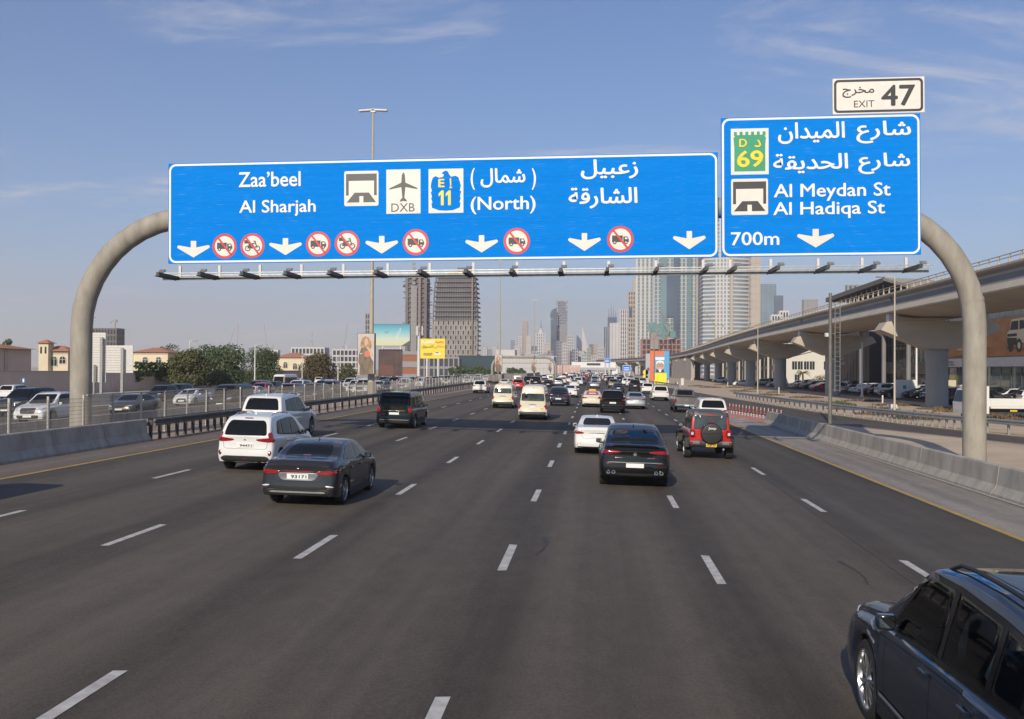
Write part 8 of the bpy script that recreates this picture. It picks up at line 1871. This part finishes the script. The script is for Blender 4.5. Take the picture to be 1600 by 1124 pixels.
# parked cars beneath the viaduct, side on
G3 = 'cars parked beneath the viaduct'; parked_ = []
def park(kind, pm, px, D, label, face=1, **k):
    p = gp(px, D); D = p.y; rz = -PI/2 if face > 0 else PI/2       # face > 0: nose to the right
    o = car(kind, pm, p.x, D, label, rz=rz, skip=MIDSKIP, group=G3, **k); o.location.x = p.x-face*LEN[kind]/2; o.location.z = -.2235; parked_.append(o); return o
park('compact', P_RED, 1365, 617, 'bright red crossover parked left of the nearest pier', -1)
park('mid', P_BLACK, 1402, 621.5, 'black off-roader parked before the red crossover', -1)
park('sedan', P_BLACK, 1337, 613.5, 'black saloon parked between the red crossover and the second pier', -1)
park('sedan', P_RED, 1288, 611, 'red saloon parked behind the camera mast', -1)
park('compact', P_BLACK, 1272, 608.5, 'black hatchback parked left of the red saloon', -1)
park('sedan', P_SILVER, 1256, 607, 'silver saloon parked right of the third pier', -1)
park('mid', P_DARKGREY, 1252, 602.5, 'dark off-roader parked behind the silver saloon', -1)
park('mid', P_WHITE, 1280, 598, 'white off-roader parked below the cream office', -1)
park('sedan', P_SILVER, 1214, 605.5, 'silver saloon parked left of the third pier', -1)
park('mid', P_BLACK, 1200, 602, 'black off-roader parked left of the silver saloon', -1)
park('mid', P_WHITE, 1336, 601, 'white off-roader parked right of the second pier', -1)
park('van', P_WHITE, 1326, 597, 'white van parked right behind the second pier', -1)
park('sedan', P_SILVER, 1424, 613, 'pale saloon parked behind the black off-roader', -1)
park('luxury', P_BLACK, 1482, 622, 'black estate parked right of the nearest pier', 1)
park('big', P_BLACK, 1516, 634, 'black off-roader parked left of the gantry\'s right leg', 1)
park('sedan', P_WHITE, 1160, 603, 'white saloon parked between the fourth and fifth piers', -1)
park('compact', P_SILVER, 1190, 602, 'silver hatchback parked right of the fourth pier', -1)
park('compact', P_WHITE, 1124, 597.5, 'white hatchback parked between the farther piers', -1)
rg = random.Random(33); DK = [(P_BLACK, 'black'), (P_DARKGREY, 'dark grey'), (P_BLACK, 'black'), (P_WHITE, 'white'), (P_SILVER, 'silver'), (P_NAVY, 'navy'), (P_BRONZE, 'bronze')]
y = 112.0; k = 0; ORD2 = ORD + ('nineteenth', 'twentieth', 'twenty first', 'twenty second', 'twenty third')
while y < 290 and k < 44:
    for X, row in ((44.2, 'front'), (49.6, 'back')):
        kd = rg.choice(['sedan', 'mid', 'compact', 'big', 'mid']); pm, cn = rg.choice(DK)
        if any(o.get('group') == G3 and abs(o.location.y-y) < 2.3 and abs(o.location.x-X-2) < 4.2 for o in parked_): continue
        o = car(kd, pm, X, y+rg.uniform(-.2, .2), '%s %s parked beneath the viaduct, %s row, %s from near end' % (cn, KN[kd], row, ORD2[k//2]), rz=PI/2 if rg.random() < .7 else -PI/2, skip=FARSKIP-{'grille'}, group=G3, cat='car')
        if abs(o.rotation_euler.z+PI/2) < .1: o.location.x -= LEN[kd]/2
        else: o.location.x += LEN[kd]/2
        o.location.z = -.2235; k += 1
    y += 3.1+y*.006
# flat bed truck at the right edge
p = at(1592, 634, 74); t_ = thing('flatbed_truck', 'white flatbed truck partly hidden by the gantry\'s right leg', 'truck', (p.x, 74, -.2235), 0)
b = MB(); b.bevbox(.3, 0, 1.0, 5.4, 2.0, .16, .04); b.bb(-2.4, 3.0, -1.02, -.98, 1.08, 1.62); b.bb(-2.4, 3.0, .98, 1.02, 1.08, 1.62); b.bb(2.97, 3.02, -.97, .97, 1.08, 1.62); b.build('flat_bed', P_WHITE, t_)
b = MB(); b.prism([(-4.35, .55), (-2.5, .55), (-2.5, 2.55), (-3.6, 2.6), (-4.05, 2.35), (-4.38, 1.35)], -.98, .98, 'Y'); o = b.build('cab', P_WHITE, t_)
MB().prism([(-4.28, 1.45), (-3.75, 2.42), (-3.1, 2.42), (-3.1, 1.45)], -1.0, -.985, 'Y').build('cab_window', M_GLASS, o); MB().prism([(-4.4, 1.42), (-4.10, 2.25), (-4.07, 2.25), (-4.36, 1.42)], -.88, .88, 'Y').build('windscreen', M_GLASS, o)
MB().bb(-2.4, 2.9, -.45, .45, .62, .9).build('chassis', M_DARKM, t_); tm, rm = wheel_meshes(.38, .24, 'steel')
for x in (-3.4, 1.8):
    for s in (-1, 1): w_ = link('wheel', tm, t_, (x, s*.86, .38), (0, 0, s*PI/2)); link('rim', rm, w_)
for x in (-.8, .4, 2.4): MB().box(x, -1.03, .78, .5, .02, .12).build('side_reflector', M_PLATEY, t_)
# a person in white robes before the showroom
def person(label, x, y, h, rz):
    t_ = thing('person', label, 'person', (x, y, -.2235), rz)
    me = bpy.data.meshes.new('body'); s = h/1.75
    J = [((0, 0, .95), .15), ((0, 0, 1.18), .15), ((0, 0, 1.40), .17), ((0, .01, 1.52), .06), ((0, .02, 1.64), .095), ((.20, 0, 1.40), .065), ((.27, .02, 1.12), .048), ((.26, .10, .88), .04), ((-.20, 0, 1.40), .065), ((-.28, .0, 1.12), .048), ((-.27, .06, .88), .04), ((.10, .03, .88), .12), ((.11, .10, .48), .08), ((.11, .04, .07), .05), ((.11, .17, .04), .04), ((-.10, -.02, .88), .12), ((-.11, -.02, .48), .08), ((-.11, -.14, .07), .05), ((-.11, -.01, .04), .04)]
    E_ = [(0, 1), (1, 2), (2, 3), (3, 4), (2, 5), (5, 6), (6, 7), (2, 8), (8, 9), (9, 10), (0, 11), (11, 12), (12, 13), (13, 14), (0, 15), (15, 16), (16, 17), (17, 18)]
    me.from_pydata([tuple(c*s for c in j[0]) for j in J], E_, [])
    tmp = bpy.data.objects.new('body', me); C.objects.link(tmp); tmp.modifiers.new('s', 'SKIN')
    for i, j in enumerate(J): me.skin_vertices[0].data[i].radius = (j[1]*s, j[1]*s*.85); me.skin_vertices[0].data[i].use_root = i == 0
    ss = tmp.modifiers.new('u', 'SUBSURF'); ss.levels = 1
    bpy.context.view_layer.update(); m2 = bpy.data.meshes.new_from_object(tmp.evaluated_get(bpy.context.evaluated_depsgraph_get())); bpy.data.objects.remove(tmp); m2.materials.clear(); m2.materials.append(mat('skin', (.36, .22, .15), .6)); link('body', m2, t_)
    rb = MB(); rb.lathe([(.30*s, .14*s), (.27*s, .5*s), (.22*s, .95*s), (.24*s, 1.2*s), (.25*s, 1.36*s), (.17*s, 1.47*s), (.075*s, 1.52*s)], 16); rb.build('robe', mat('white_cloth', (.70, .69, .66), .9, 0, .05), t_, 60)
    for sx in (1, -1): sb_ = MB(); sb_.tube([(sx*.18*s, 0, 1.43*s), (sx*.28*s, .01, 1.12*s), (sx*.27*s, .08*s, .92*s)], .08*s, 8, rads=[.09*s, .075*s, .075*s]); sb_.build('sleeve', MATS['white_cloth'], t_, 60)
    hb_ = MB(); hb_.lathe([(.105*s, 1.62*s), (.11*s, 1.70*s), (.085*s, 1.77*s), (0, 1.79*s)], 12, c=(0, .01, 0)); hb_.build('headcloth', MATS['white_cloth'], t_, 60); return t_
p = at(1506, 600, 131); person('person in a long white robe walking before the showroom', p.x, 131, 1.76, R(30))

# ------------------------------------------------------------------ haze: one closed box of even, thin air
hz = bpy.data.materials.new('haze_air'); hz.use_nodes = True; ht = hz.node_tree; ht.nodes.clear()
ho = ht.nodes.new('ShaderNodeOutputMaterial'); hv = ht.nodes.new('ShaderNodeVolumePrincipled')
hv.inputs['Color'].default_value = (0.91, 0.85, 0.90, 1); hv.inputs['Density'].default_value = HAZE; hv.inputs['Anisotropy'].default_value = 0.2
ht.links.new(hv.outputs[0], ho.inputs['Volume'])
tag(MB().bb(-3000, 3000, -300, 6200, -2.0, 420).build('haze', hz), kind='stuff')
